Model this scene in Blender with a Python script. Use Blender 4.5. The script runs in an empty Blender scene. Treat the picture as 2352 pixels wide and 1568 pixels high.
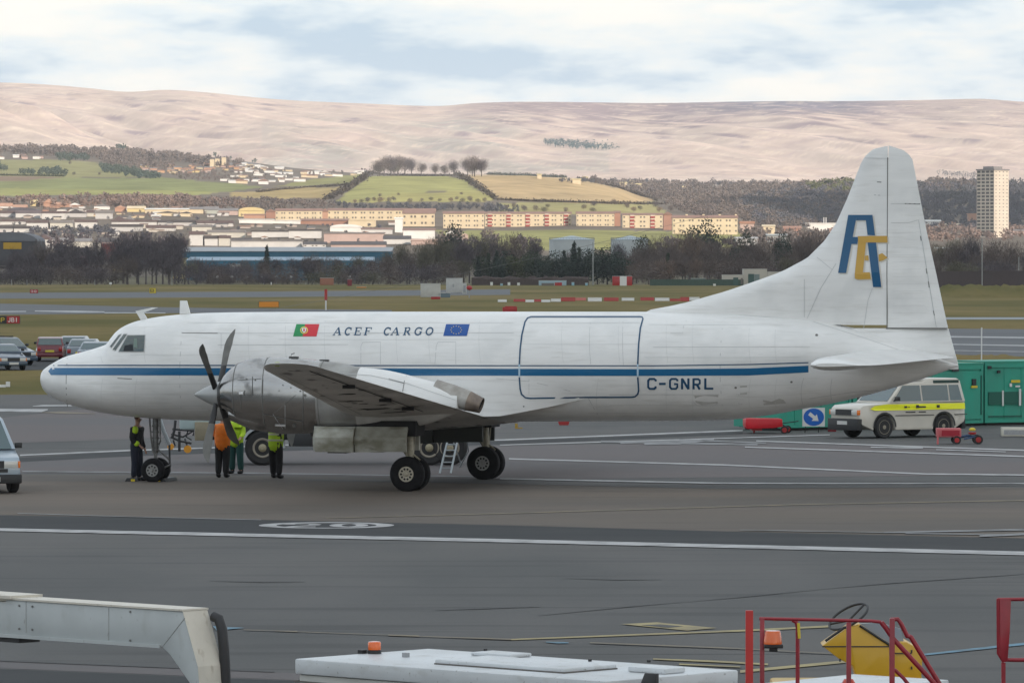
import bpy, bmesh, math, random
from mathutils import Vector, Matrix
sc = bpy.context.scene
COL = sc.collection
rnd = random.Random(7)
R = math.radians
sin, cos, pi = math.sin, math.cos, math.pi
# ------------------------------------------------------------------ camera
F, CX, CY, VH, CH = 12260.0, 1176.0, 784.0, 600.5, 5.86      # focal length and centre in 2352 px units
PITCH = math.atan((CY - VH) / F)
cd = bpy.data.cameras.new('camera'); cam = bpy.data.objects.new('camera', cd); COL.objects.link(cam)
cd.lens = F / 2352 * 36; cd.sensor_width = 36; cd.clip_start = 1; cd.clip_end = 30000
cam.location = (0, 0, CH); cam.rotation_euler = (pi / 2 - PITCH, 0, 0); sc.camera = cam
# ------------------------------------------------------------------ world
SUN_EL, SUN_AZ = 20.0, 40.0          # sun low behind the camera, to its right
w = bpy.data.worlds.new("World"); sc.world = w; w.use_nodes = True
nt = w.node_tree; nt.nodes.clear()
def N(t, **k):
    n = nt.nodes.new(t)
    for a, b in k.items(): setattr(n, a, b)
    return n
sky = N('ShaderNodeTexSky', sky_type='NISHITA'); sky.sun_disc = False
sky.sun_elevation = R(SUN_EL); sky.sun_rotation = R(180 - SUN_AZ)
sky.altitude = 10; sky.air_density = 1.0; sky.dust_density = 1.0
tc = N('ShaderNodeTexCoord')
sep = N('ShaderNodeSeparateXYZ'); nt.links.new(tc.outputs['Generated'], sep.inputs[0])
def wnoise(sx, sz, scale, det, off):
    mp = N('ShaderNodeMapping'); mp.inputs['Scale'].default_value = (sx, sx, sz); mp.inputs['Location'].default_value = off
    nt.links.new(tc.outputs['Generated'], mp.inputs[0])
    n = N('ShaderNodeTexNoise'); n.inputs['Scale'].default_value = scale; n.inputs['Detail'].default_value = det
    n.inputs['Roughness'].default_value = .5
    nt.links.new(mp.outputs[0], n.inputs['Vector']); return n
n1 = wnoise(20, 84, 1.0, 8, (3.1, 1.2, 4.35)); n2 = wnoise(75, 240, 1.0, 7, (0, 5.3, .7))
mx = N('ShaderNodeMath', operation='MULTIPLY_ADD'); mx.inputs[1].default_value = .35
nt.links.new(n2.outputs[0], mx.inputs[0]); nt.links.new(n1.outputs[0], mx.inputs[2])
ram = N('ShaderNodeValToRGB'); ce = ram.color_ramp
ce.elements[0].position = .52; ce.elements[0].color = (5.2, 7.2, 9.4, 1)
ce.elements[1].position = .80; ce.elements[1].color = (12.6, 12.2, 11.5, 1)
e = ce.elements.new(.64); e.color = (9.4, 10.5, 11.4, 1)
nt.links.new(mx.outputs[0], ram.inputs[0])
mixc = N('ShaderNodeMix', data_type='RGBA'); mixc.inputs['Factor'].default_value = .78
nt.links.new(sky.outputs[0], mixc.inputs[6]); nt.links.new(ram.outputs[0], mixc.inputs[7])
bg = N('ShaderNodeBackground'); bg.inputs['Strength'].default_value = .1
nt.links.new(mixc.outputs[2], bg.inputs[0])
wo = N('ShaderNodeOutputWorld'); nt.links.new(bg.outputs[0], wo.inputs[0])
# ------------------------------------------------------------------ sun
sd = bpy.data.lights.new('sun', 'SUN'); so = bpy.data.objects.new('sun', sd); COL.objects.link(so)
sd.energy = 5.0; sd.angle = R(.5); sd.color = (1, .85, .70)
SUNV = Vector((sin(R(SUN_AZ)) * cos(R(SUN_EL)), -cos(R(SUN_AZ)) * cos(R(SUN_EL)), sin(R(SUN_EL))))   # towards the sun
so.rotation_euler = (-SUNV).to_track_quat('-Z', 'Y').to_euler()
sc.view_settings.view_transform = 'Standard'; sc.view_settings.look = 'None'
sc.view_settings.exposure = 0.08; sc.view_settings.gamma = 1
sc.cycles.use_denoising = True; sc.cycles.max_bounces = 6; sc.cycles.diffuse_bounces = 3; sc.cycles.volume_bounces = 0
sc.cycles.transparent_max_bounces = 8
# ------------------------------------------------------------------ helpers
def ray(u, v):
    x, z = (u - CX) / F, (CY - v) / F
    c, s = cos(PITCH), sin(PITCH)
    return Vector((x, c + z * s, z * c - s))
def A(u, v, Y):                       # point seen at pixel (u,v) standing at depth Y
    d = ray(u, v); return Vector((d.x * Y / d.y, Y, CH + d.z * Y / d.y))
def G(u, v, z=0.0):                   # point seen at (u,v) on the level z
    d = ray(u, v); t = (z - CH) / d.z; return Vector((d.x * t, d.y * t, z))
def interp(x, xs, ys):
    if x <= xs[0]: return ys[0]
    for i in range(1, len(xs)):
        if x <= xs[i]:
            t = (x - xs[i - 1]) / (xs[i] - xs[i - 1]); return ys[i - 1] + t * (ys[i] - ys[i - 1])
    return ys[-1]
def pchip(x, xs, ys):
    n = len(xs)
    if x <= xs[0]: return ys[0]
    if x >= xs[-1]: return ys[-1]
    h = [xs[i + 1] - xs[i] for i in range(n - 1)]; d = [(ys[i + 1] - ys[i]) / h[i] for i in range(n - 1)]
    def m(i):
        if i == 0: return d[0]
        if i == n - 1: return d[-1]
        if d[i - 1] * d[i] <= 0: return 0
        a, b = 2 * h[i] + h[i - 1], h[i] + 2 * h[i - 1]
        return (a + b) / (a / d[i - 1] + b / d[i])
    for i in range(n - 1):
        if x <= xs[i + 1]:
            t = (x - xs[i]) / h[i]
            return ((2*t**3-3*t*t+1)*ys[i] + (t**3-2*t*t+t)*h[i]*m(i) + (-2*t**3+3*t*t)*ys[i+1] + (t**3-t*t)*h[i]*m(i+1))
MC = {}
def mat(name, col, rough=.6, metal=0, var=0, scale=5, col2=None, bump=0, stretch=(1, 1, 1), det=5, spec=.5, coat=0, alpha=None, emit=None, lo=.35, hi=.65):
    if name in MC: return MC[name]
    m = bpy.data.materials.new(name); m.use_nodes = True; t = m.node_tree; p = t.nodes['Principled BSDF']
    p.inputs['Base Color'].default_value = (*col, 1); p.inputs['Roughness'].default_value = rough
    p.inputs['Metallic'].default_value = metal; p.inputs['Specular IOR Level'].default_value = spec
    p.inputs['Coat Weight'].default_value = coat
    if emit: p.inputs['Emission Color'].default_value = (*emit[:3], 1); p.inputs['Emission Strength'].default_value = emit[3]
    if var or col2:
        if not col2: col2 = tuple(c * (1 - var) for c in col)
        c = t.nodes.new('ShaderNodeTexCoord'); mp = t.nodes.new('ShaderNodeMapping'); mp.inputs['Scale'].default_value = stretch
        n = t.nodes.new('ShaderNodeTexNoise'); n.inputs['Scale'].default_value = scale; n.inputs['Detail'].default_value = det
        r = t.nodes.new('ShaderNodeValToRGB'); r.color_ramp.elements[0].position = lo; r.color_ramp.elements[1].position = hi
        r.color_ramp.elements[0].color = (*col, 1); r.color_ramp.elements[1].color = (*col2, 1)
        t.links.new(c.outputs['Object'], mp.inputs[0]); t.links.new(mp.outputs[0], n.inputs['Vector'])
        t.links.new(n.outputs[0], r.inputs[0]); t.links.new(r.outputs[0], p.inputs['Base Color'])
        if bump:
            b = t.nodes.new('ShaderNodeBump'); b.inputs['Strength'].default_value = bump; b.inputs['Distance'].default_value = .02
            t.links.new(n.outputs[0], b.inputs['Height']); t.links.new(b.outputs[0], p.inputs['Normal'])
    MC[name] = m; return m
def layer(m, col, scale, stretch=(1, 1, 1), lo=.5, hi=.7, fac=1.0, det=6, off=(0, 0, 0)):
    """one more blotch layer of its own colour over a material"""
    t = m.node_tree; p = t.nodes['Principled BSDF']; inp = p.inputs['Base Color']
    mix = t.nodes.new('ShaderNodeMix'); mix.data_type = 'RGBA'
    if inp.links: t.links.new(inp.links[0].from_socket, mix.inputs[6])
    else: mix.inputs[6].default_value = inp.default_value
    c = t.nodes.new('ShaderNodeTexCoord'); mp = t.nodes.new('ShaderNodeMapping'); mp.inputs['Scale'].default_value = stretch; mp.inputs['Location'].default_value = off
    n = t.nodes.new('ShaderNodeTexNoise'); n.inputs['Scale'].default_value = scale; n.inputs['Detail'].default_value = det
    r = t.nodes.new('ShaderNodeMapRange'); r.inputs[1].default_value = lo; r.inputs[2].default_value = hi; r.inputs[4].default_value = fac
    t.links.new(c.outputs['Object'], mp.inputs[0]); t.links.new(mp.outputs[0], n.inputs['Vector']); t.links.new(n.outputs[0], r.inputs[0])
    t.links.new(r.outputs[0], mix.inputs[0]); mix.inputs[7].default_value = (*col, 1); t.links.new(mix.outputs[2], inp)
    return m
class MB:
    def __init__(s): s.V = []; s.F = []; s.M = []
    def face(s, pts, m=0):
        n = len(s.V); s.V += [tuple(p) for p in pts]; s.F.append(tuple(range(n, n + len(pts)))); s.M.append(m)
    def grid(s, rows, m=0, close=False, cap0=False, cap1=False, flip=False):
        n = len(s.V); k = len(rows[0])
        for r_ in rows: s.V += [tuple(p) for p in r_]
        for i in range(len(rows) - 1):
            for j in range(k if close else k - 1):
                a, b = n + i * k + j, n + i * k + (j + 1) % k
                f = (a, b, b + k, a + k); s.F.append(f[::-1] if flip else f); s.M.append(m)
        if cap0: s.F.append(tuple(n + j for j in (range(k) if flip else reversed(range(k))))); s.M.append(m)
        if cap1:
            q = n + (len(rows) - 1) * k; s.F.append(tuple(q + j for j in (reversed(range(k)) if flip else range(k)))); s.M.append(m)
    def box(s, x0, x1, y0, y1, z0, z1, m=0, rot=0, at=(0, 0, 0)):
        c, d = cos(rot), sin(rot)
        P = [(x, y, z) for z in (z0, z1) for x, y in ((x0, y0), (x1, y0), (x1, y1), (x0, y1))]
        P = [(x * c - y * d + at[0], x * d + y * c + at[1], z + at[2]) for x, y, z in P]
        n = len(s.V); s.V += P
        for f in ((3, 2, 1, 0), (4, 5, 6, 7), (0, 1, 5, 4), (1, 2, 6, 5), (2, 3, 7, 6), (3, 0, 4, 7)):
            s.F.append(tuple(n + i for i in f)); s.M.append(m)
    def prism(s, poly, a, b, ax='y', m=0):
        """extrude a 2-D polygon (x,z for ax=y; y,z for ax=x; x,y for ax=z) from a to b"""
        def P(p, h): return {'y': (p[0], h, p[1]), 'x': (h, p[0], p[1]), 'z': (p[0], p[1], h)}[ax]
        k = len(poly); n = len(s.V)
        s.V += [P(p, a) for p in poly] + [P(p, b) for p in poly]
        s.F += [tuple(n + i for i in range(k)), tuple(n + k + i for i in reversed(range(k)))]; s.M += [m, m]
        for i in range(k):
            j = (i + 1) % k; s.F.append((n + j, n + i, n + k + i, n + k + j)); s.M.append(m)
    def tube(s, pts, r, n=8, m=0, cap=True):
        pts = [Vector(p) for p in pts]; rr = r if isinstance(r, (list, tuple)) else [r] * len(pts); rows = []
        up = Vector((0, 0, 1))
        for i, p in enumerate(pts):
            d = (pts[min(i + 1, len(pts) - 1)] - pts[max(i - 1, 0)]).normalized()
            a = d.cross(up if abs(d.z) < .95 else Vector((1, 0, 0))).normalized(); b = d.cross(a)
            rows.append([p + (a * cos(2 * pi * k / n) + b * sin(2 * pi * k / n)) * rr[i] for k in range(n)])
        s.grid(rows, m, True, cap, cap)
    def disc(s, c, ax, prof, n=24, m=0):
        """lathe: prof = [(offset along ax, radius)]"""
        c = Vector(c); ax = Vector(ax).normalized()
        a = ax.cross(Vector((0, 0, 1)) if abs(ax.z) < .9 else Vector((1, 0, 0))).normalized(); b = ax.cross(a)
        rows = [[c + ax * o + (a * cos(2 * pi * k / n) + b * sin(2 * pi * k / n)) * max(r_, 1e-4) for k in range(n)] for o, r_ in prof]
        s.grid(rows, m, True, True, True)
    def build(s, name, mats, parent=None, smooth=None, loc=None, rz=0, bevel=0, seg=2):
        me = bpy.data.meshes.new(name); me.from_pydata(s.V, [], s.F)
        for m in (mats if isinstance(mats, (list, tuple)) else [mats]): me.materials.append(m)
        me.polygons.foreach_set('material_index', s.M)
        bm = bmesh.new(); bm.from_mesh(me); bmesh.ops.recalc_face_normals(bm, faces=bm.faces)
        if bevel:
            bmesh.ops.remove_doubles(bm, verts=bm.verts, dist=1e-5)
            es = [e_ for e_ in bm.edges if len(e_.link_faces) == 2 and e_.calc_face_angle(0) > .5]
            bmesh.ops.bevel(bm, geom=es, offset=bevel, segments=seg, affect='EDGES', profile=.5, clamp_overlap=True)
        bm.to_mesh(me); bm.free(); me.update()
        if smooth is None and bevel: smooth = 40
        if smooth:
            for p in me.polygons: p.use_smooth = True
            me.set_sharp_from_angle(angle=R(smooth))
        o = bpy.data.objects.new(name, me); COL.objects.link(o)
        if parent: o.parent = parent
        if loc is not None: o.location = loc
        if rz: o.rotation_euler[2] = rz
        return o
def tag(o, label=None, cat=None, group=None, kind=None):
    if label: o['label'] = label
    if cat: o['category'] = cat
    if group: o['group'] = group
    if kind: o['kind'] = kind
    return o
def empty(name, loc=(0, 0, 0), rz=0):
    o = bpy.data.objects.new(name, None); COL.objects.link(o); o.location = loc; o.rotation_euler = (0, 0, rz); o.empty_display_size = .5; return o
def copy_tree(o, parent=None):
    c = o.copy(); COL.objects.link(c); c.parent = parent
    for ch in KIDS.get(o.name, [x for x in bpy.data.objects if x.parent == o]): copy_tree(ch, c)
    return c
KIDS = {}
def remember(o):
    KIDS[o.name] = [x for x in bpy.data.objects if x.parent == o]
    for k in KIDS[o.name]: remember(k)
# ================================================================== AIRCRAFT
TH = -R(14.45)
AX0, AY0 = -9.489 - 3.216 * cos(-TH), 142.073 + 3.216 * sin(-TH)
plane = empty('cargo_aircraft', (AX0, AY0, 0), TH)
tag(plane, 'white twin-engined propeller cargo aircraft with a blue stripe, parked on the apron', 'aircraft')
CA, SA = cos(TH), sin(TH)
def L(u, v, y):                       # pixel -> (station, height) in the aircraft's own plane y
    d = ray(u, v)
    # local y of a world point: -(X-AX0)*SA + (Y-AY0)*CA
    t = (y + (0 - AX0) * SA - (0 - AY0) * CA) / (-d.x * SA + d.y * CA)
    X, Y = d.x * t, d.y * t
    return (X - AX0) * CA + (Y - AY0) * SA, CH + d.z * t
TOP = [(94,867),(97,855),(108.8,842.6),(125,832.7),(150,819.5),(198,806),(236,794.5),(254,786.6),(264,773),(277,757),(297,744.5),(323,735.5),(379,725.6),(461.6,719),(560,716.8),(700,716),(1500,716),(1600,717.5),(1700,721.5),(1800,728),(1880,737),(1960,753),(2040,776),(2120,806),(2180,830),(2202,838)]
BOT = [(94,869),(99,889),(112,905),(132,917),(165,930),(231,946.5),(297,956),(363,961.5),(461.6,965.5),(560,966.5),(1560,966),(1665,964),(1753,955),(1841,939.6),(1929,922.5),(2017,900.5),(2104,874.5),(2170,852.5),(2202,840)]
tz = [L(u, v, 0) for u, v in TOP]; bz = [L(u, v, 0) for u, v in BOT]
S_END = 24.8
WS = ([0,.05,.15,.35,.7,1.2,2,3,4,5,16.5,17.8,19,20.5,22,23.3,24.3,24.82], [.02,.22,.36,.55,.76,.95,1.16,1.33,1.42,1.45,1.45,1.42,1.31,1.08,.76,.44,.18,.03])
def ftop(s): return pchip(s, [a for a, _ in tz], [b for _, b in tz])
def fbot(s): return pchip(s, [a for a, _ in bz], [b for _, b in bz])
def fw(s): return pchip(s, *WS)
def fzc(s):
    t, b = ftop(s), fbot(s); k = interp(s, [0, 1.2, 2, 4, 16, 22, 24.8], [.5, .42, .36, .49, .5, .62, .5])
    return b + (t - b) * k
def yat(s, z):                        # half breadth of the fuselage skin at (station, height)
    s = max(tz[0][0] + .001, min(s, 24.8)); zc = fzc(s); h = (ftop(s) - zc) if z > zc else (zc - fbot(s))
    q = abs(z - zc) / max(h, 1e-3)
    e_ = interp(s, [1.5, 2.3, 3.5, 5], [2, 2.25, 2.1, 2])
    return fw(s) * max(0, 1 - min(q, 1) ** e_) ** (1 / e_)
FAIR = []
for u, v, yb in ((860, 962, 1.0), (940, 960, 1.52), (1010, 958, 1.58), (1077, 957, 1.56), (1148, 955.5, 1.48), (1200, 946, 1.39), (1258, 935, 1.26), (1300, 925.5, 1.16), (1342, 916, 0)):
    s_, z_ = L(u, v, -max(yb, 1.2)); FAIR.append((s_, z_, max(yb, yat(s_, z_) + .004)))
def yskin(s, z):                      # fuselage skin or wing root fairing, whichever stands further out
    y = yat(s, z)
    if FAIR[0][0] < s < FAIR[-1][0] and z < 2.95:
        zb = interp(s, [f[0] for f in FAIR], [f[1] for f in FAIR]); yb = interp(s, [f[0] for f in FAIR], [f[2] for f in FAIR])
        if z > zb: y = max(y, yb + (yat(s, 2.95) - yb) * (z - zb) / (2.95 - zb))
    return y
def surf(u, v, off=.006):
    y = -1.3
    for _ in range(25):
        s, z = L(u, v, y); y = .5 * y - .5 * yskin(s, z)
    return Vector((s, y - off, z))
paint = mat('aircraft_white', (.80, .80, .785), .32, var=.07, scale=1.6, stretch=(.5, 1, 2.5), coat=.3)
layer(paint, (.50, .49, .45), 2.2, (.5, 1, 5), .54, .76, .42); layer(paint, (.62, .63, .62), .9, (1, 1, 1), .5, .62, .35, 3)
belly = mat('aircraft_belly', (.60, .59, .55), .45, col2=(.42, .40, .35), scale=2.5, stretch=(.5, 1, 3))
seamm = mat('panel_seam', (.50, .51, .51), .6); seamd = mat('panel_seam_dark', (.16, .16, .15), .6)
blue = mat('livery_blue', (.004, .12, .27), .3, coat=.3); blued = mat('livery_dark_blue', (.012, .07, .15), .35)
metal = mat('bare_metal', (.44, .44, .435), .22, .97, col2=(.34, .335, .33), scale=1.6, stretch=(.5, 1, 2), lo=.4, hi=.62)
layer(metal, (.10, .098, .095), 1.9, (1, 1, 1.4), .58, .74, .8)
layer(metal, (.30, .27, .24), 16, (.5, 1, 1), .64, .70, .5)
dirty = mat('dirty_grey_underside', (.66, .64, .61), .5, 0, col2=(.46, .45, .43), scale=1.1, stretch=(.7, .5, 1))
layer(dirty, (.07, .065, .06), 2.3, (1, .45, 1), .60, .68, .8); layer(dirty, (.85, .83, .8), 1.1, (1, .5, 1), .62, .74, .6, off=(9, 3, 2))
gearm = mat('gear_cream', (.45, .42, .33), .45, col2=(.28, .26, .2), scale=8)
rubber = mat('black_rubber', (.012, .012, .014), .8, var=.4, scale=9, spec=.25)
darkm = mat('dark_void', (.012, .012, .013), .8)
door_m = mat('gear_door_grime', (.42, .42, .375), .5, col2=(.20, .195, .145), scale=1.8, stretch=(1, 1, 1.5))
layer(door_m, (.12, .11, .07), 2.6, (.8, 1, 2), .58, .75, .8)
# fuselage skin
b = MB(); rows = []
st = [0.0] + [.02, .05, .1, .17, .26, .37, .5, .65, .8, 1.0]
s = 1.12
while s < 4.6: st.append(s); s += .11
while s < 16.5: st.append(s); s += .5
while s < 24.7: st.append(s); s += .25
st.append(24.81)
s0 = tz[0][0]
for s in st:
    s = max(s, s0 + .001) if s < .01 else s
    zc = fzc(s); t, bo, wd = ftop(s), fbot(s), fw(s); r_ = []
    e_ = interp(s, [1.5, 2.3, 3.5, 5], [2, 2.25, 2.1, 2])
    for k in range(64):
        a = 2 * pi * k / 64; h = (t - zc) if sin(a) > 0 else (zc - bo)
        r_.append((s, wd * abs(cos(a)) ** (2 / e_) * (1 if cos(a) > 0 else -1), zc + h * abs(sin(a)) ** (2 / e_) * (1 if sin(a) > 0 else -1)))
    rows.append(r_)
b.grid(rows, 0, True, True, True)
fus = b.build('fuselage', paint, plane, smooth=50)
def ribbon(pts, w_, mb, m=0, off=.006, fn=None, closed=False, step=9):
    """thin painted band along a pixel polyline, laid on the skin"""
    fn = fn or surf; P = [Vector(p) for p in pts]
    if closed: P.append(P[0])
    Q = [P[0]]
    for a, b_ in zip(P, P[1:]):
        n = max(1, int((b_ - a).length / step)); Q += [a + (b_ - a) * (i + 1) / n for i in range(n)]
    r0, r1 = [], []
    for i, p in enumerate(Q):
        if closed and i in (0, len(Q) - 1): d = (Q[1] - Q[-2])
        else: d = Q[min(i + 1, len(Q) - 1)] - Q[max(i - 1, 0)]
        d.normalize(); n = Vector((-d.y, d.x)) * w_ / 2
        r0.append(fn(*(p + n), off)); r1.append(fn(*(p - n), off))
    mb.grid([r0, r1], m)
def band(cols, mb, m=0, off=.006, n=4, step=12):
    """filled band: cols = [(u, vtop, vbottom)]"""
    us = [c[0] for c in cols]; rows = [[] for _ in range(n + 1)]; u = us[0]; U = []
    for a, b_ in zip(us, us[1:]):
        k = max(1, int((b_ - a) / step)); U += [a + (b_ - a) * i / k for i in range(k)]
    U.append(us[-1])
    for u in U:
        a, b_ = interp(u, us, [c[1] for c in cols]), interp(u, us, [c[2] for c in cols])
        for i in range(n + 1): rows[i].append(surf(u, a + (b_ - a) * i / n, off))
    mb.grid(rows, m)
    mb.grid([[(p.x, -p.y, p.z) for p in r_] for r_ in rows], m, flip=True)
b = MB()
band([(111, 852, 852.2), (117, 844.5, 861), (300, 844.2, 861.6), (1500, 847.6, 863), (1720, 845.7, 862), (1857, 839.4, 854.8)], b)
b.build('cheat_line', blue, fus, smooth=60)
b = MB()
band([(122, 837.6, 840), (300, 837.2, 840.2), (1500, 838.6, 840.9), (1720, 835.6, 838), (1857, 831.3, 833.6)], b)
b.build('pinstripe', blued, fus, smooth=60)
# panel seams, all faces of one skin pattern
b = MB()
def vert(u, v0, v1, k=0, w_=1.1, bow=0):
    ribbon([(u + bow * ((i / 8 - .5) * 2) ** 2, v0 + (v1 - v0) * i / 8) for i in range(9)], w_, b, k, .004, step=30)
for u, v0, v1, bw in ((152, 822, 934, 3), (413, 762, 962, 5), (508, 765, 800, 0), (1354, 728, 836, 3), (1654, 725, 960, 9), (1840, 868, 935, 6), (1908, 870, 924, 3), (1430, 725, 838, 2), (1215, 870, 905, 0)):
    vert(u, v0, v1, 0 if u != 152 else 1, 1.3 if u in (152, 413, 1654) else .9, bw)
for p_ in ([(418, 764), (505, 764)], [(505, 765), (640, 765)], [(500, 792), (800, 791)], [(640, 765), (1180, 764)], [(1540, 765), (1568, 765), (1570, 750), (1582, 722)],
           [(1400, 906), (1652, 906)], [(1594, 906), (1594, 925), (1602, 931), (1640, 931), (1650, 925)], [(1140, 869), (1220, 876), (1310, 898)],
           [(1350, 912), (1379, 964)], [(1690, 906), (1697, 905), (1697, 928), (1705, 928)], [(1860, 915), (1960, 900), (2017, 896)], [(1500, 797), (1860, 796)],
           [(829, 836), (829, 795), (833, 786), (874, 785), (874, 836)], [(999, 836), (1002, 795), (1006, 785), (1047, 785), (1047, 836)],
           [(1665, 721), (1854, 734), (1986, 776), (2090, 812), (2180, 835)]):
    ribbon(p_, 1.0, b, 0, .004, step=14)
for p_ in ([(270, 868), (294, 869.5), (303, 870)], [(418, 764), (500, 765)]): ribbon(p_, 1.6 if p_[0][0] < 300 else 1.3, b, 1, .008)
ribbon([(428, 941.5), (478, 941.8)], 2.6, b, 2, .006)
for u in (232, 330, 570, 655, 745, 910, 985, 1100, 1290, 1420, 1530, 1590, 1720, 1780): vert(u, max(722, interp(u, [p[0] for p in TOP], [p[1] for p in TOP]) + 8), 832, 3, .8, 4)
for u in (232, 310, 1370, 1530, 1590, 1720, 1780): vert(u, 868, interp(u, [p[0] for p in BOT], [p[1] for p in BOT]) - 5, 3, .8, 5)
for v, u0, u1 in ((741, 430, 1180), (779, 640, 1180), (815, 300, 520), (820, 1480, 1840), (745, 1490, 1800), (881, 180, 480), (905, 200, 470), (932, 260, 470), (884, 1660, 1850), (930, 1400, 1700), (948, 1350, 1680), (741, 1215, 1470), (790, 1200, 1465), (885, 1360, 1465)): ribbon([(u0, v), ((u0 + u1) / 2, v + .6), (u1, v)], .8, b, 3, .004, step=16)
b.build('panel_seams', [seamm, seamd, mat('stencil_white', (.8, .8, .8), .5), mat('panel_seam_faint', (.62, .63, .62), .5)], fus)
b = MB()
for P_ in ([(1595, 908), (1650, 907), (1648, 926), (1612, 930), (1598, 924)], [(1700, 886), (1716, 885), (1716, 905), (1700, 906)], [(1752, 918), (1772, 922), (1790, 915), (1800, 918), (1806, 926), (1754, 930)]): b.face([surf(u, v, .003) for u, v in P_])
b.build('skin_patch', mat('patch_grey', (.55, .545, .52), .45, var=.12, scale=3), fus)
b = MB()
for u, v, r_ in ((1690, 890, 3), (1818, 877, 3), (1876, 769, 3.5), (1052, 964, 2), (1203, 933, 2), (604, 866, 2)):
    b.face([surf(u + r_ * cos(a * pi / 4), v + r_ * .8 * sin(a * pi / 4), .01) for a in range(8)])
b.build('vent_port', seamd, fus)
# cargo door outline
def rpath(pts, r_=0): return pts
b = MB(); Wd = 3.4
ribbon([(1193, 837), (1195, 800), (1199, 768), (1206, 739), (1212, 730), (1220, 727), (1470, 727), (1475, 727.6), (1477, 731.5), (1471, 753), (1467, 790), (1465, 836)], Wd, b, off=.012, step=6)
ribbon([(1465, 866), (1466, 880), (1467, 897), (1465, 905), (1459, 910.5), (1450, 912), (1340, 912.4), (1218, 914.5), (1207, 913), (1198, 905), (1195, 893), (1193, 866)], Wd, b, off=.012, step=6)
b.build('cargo_door_outline', blued, fus)
b = MB()
ribbon([(1193, 845), (1193, 864)], 4, b, off=.012); ribbon([(1465, 845), (1465, 864)], 4, b, off=.012)
ribbon([(1193, 836), (1193, 842)], 4, b, off=.012); ribbon([(1465, 836), (1465, 842)], 4, b, off=.012)
b.build('cargo_door_gap', mat('pale_blue', (.45, .62, .75), .4), fus)
# glyphs -------------------------------------------------------------
def arc(cx, cy, rx, ry, a0, a1, n=12): return [(cx + rx * cos(R(a0 + (a1 - a0) * i / n)), cy + ry * sin(R(a0 + (a1 - a0) * i / n))) for i in range(n + 1)]
SER = {  # serif capitals: (points, width)
 'A': [([(.08, .03), (.52, 1)], .09), ([(.5, 1), (.9, .03)], .2), ([(.26, .34), (.74, .34)], .08), ([(-.05, .03), (.28, .03)], .08), ([(.66, .03), (1.08, .03)], .08)],
 'C': [(arc(.52, .5, .43, .46, 48, 312), .17), ([(.9, .62), (.9, .98)], .08), ([(.8, .86), (.9, .8)], .1)],
 'E': [([(.25, 0), (.25, 1)], .2), ([(.05, .97), (.9, .97)], .09), ([(.05, .04), (.95, .04)], .1), ([(.25, .52), (.68, .52)], .08), ([(.88, .97), (.88, .72)], .08), ([(.93, .04), (.93, .3)], .08), ([(.68, .38), (.68, .64)], .07)],
 'F': [([(.25, 0), (.25, 1)], .2), ([(.05, .97), (.92, .97)], .09), ([(.05, .03), (.5, .03)], .08), ([(.25, .52), (.68, .52)], .08), ([(.9, .97), (.9, .72)], .08), ([(.68, .38), (.68, .64)], .07)],
 'R': [([(.25, 0), (.25, 1)], .2), ([(.05, .97), (.55, .97)], .09), (arc(.55, .74, .24, .235, 90, -90, 8), .15), ([(.25, .5), (.55, .5)], .08), ([(.5, .5), (.9, .04)], .19), ([(.05, .03), (.45, .03)], .08), ([(.8, .04), (1.05, .04)], .08)],
 'G': [(arc(.5, .5, .43, .46, 48, 320), .17), ([(.85, .42), (.85, .08)], .16), ([(.62, .43), (1.0, .43)], .08), ([(.88, .64), (.88, .98)], .08)],
 'O': [(arc(.5, .5, .4, .46, 0, 360, 18), .17)]}
SAN = {
 'C': [([(.93, .72), (.93, .85), (.76, .95), (.24, .95), (.07, .8), (.07, .2), (.24, .05), (.76, .05), (.93, .15), (.93, .28)], .19)],
 '-': [([(0, .5), (1, .5)], .2)],
 'G': [([(.93, .74), (.93, .85), (.76, .95), (.24, .95), (.07, .8), (.07, .2), (.24, .05), (.76, .05), (.93, .2), (.93, .48), (.55, .48)], .19)],
 'N': [([(.1, 0), (.1, 1)], .2), ([(.1, .98), (.9, .02)], .2), ([(.9, 0), (.9, 1)], .2)],
 'R': [([(.1, 0), (.1, 1)], .2), ([(.1, .93), (.7, .93), (.9, .82), (.9, .55), (.7, .44), (.1, .44)], .18), ([(.5, .44), (.9, 0)], .2)],
 'L': [([(.1, 0), (.1, 1)], .2), ([(.1, .07), (1, .07)], .18)],
 '1': [([(.5, 0), (.5, 1)], .22)], 'J': [([(.8, 1), (.8, .2), (.6, .05), (.3, .05), (.1, .2)], .2)],
 'P': [([(.1, 0), (.1, 1)], .2), ([(.1, .93), (.7, .93), (.9, .82), (.9, .55), (.7, .44), (.1, .44)], .18)],
 'A': [([(.05, 0), (.5, 1)], .2), ([(.5, 1), (.95, 0)], .2), ([(.2, .35), (.8, .35)], .18)],
 'B': [([(.1, 0), (.1, 1)], .2), ([(.1, .93), (.7, .93), (.85, .8), (.85, .62), (.7, .5), (.1, .5)], .18), ([(.7, .5), (.92, .38), (.92, .15), (.75, .06), (.1, .06)], .18)],
 '0': [(arc(.5, .5, .4, .45, 0, 360, 14), .18)],
 '2': [([(.1, .75), (.2, .93), (.75, .93), (.9, .75), (.85, .55), (.1, .07), (.95, .07)], .18)],
 'E': [([(.1, 0), (.1, 1)], .2), ([(.1, .93), (.9, .93)], .18), ([(.1, .5), (.75, .5)], .18), ([(.1, .07), (.9, .07)], .18)],
 'T': [([(.5, 0), (.5, 1)], .2), ([(0, .93), (1, .93)], .18)], 'I': [([(.5, 0), (.5, 1)], .22)],
 'K': [([(.1, 0), (.1, 1)], .2), ([(.9, 1), (.15, .45)], .18), ([(.35, .6), (.95, 0)], .18)]}
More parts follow.
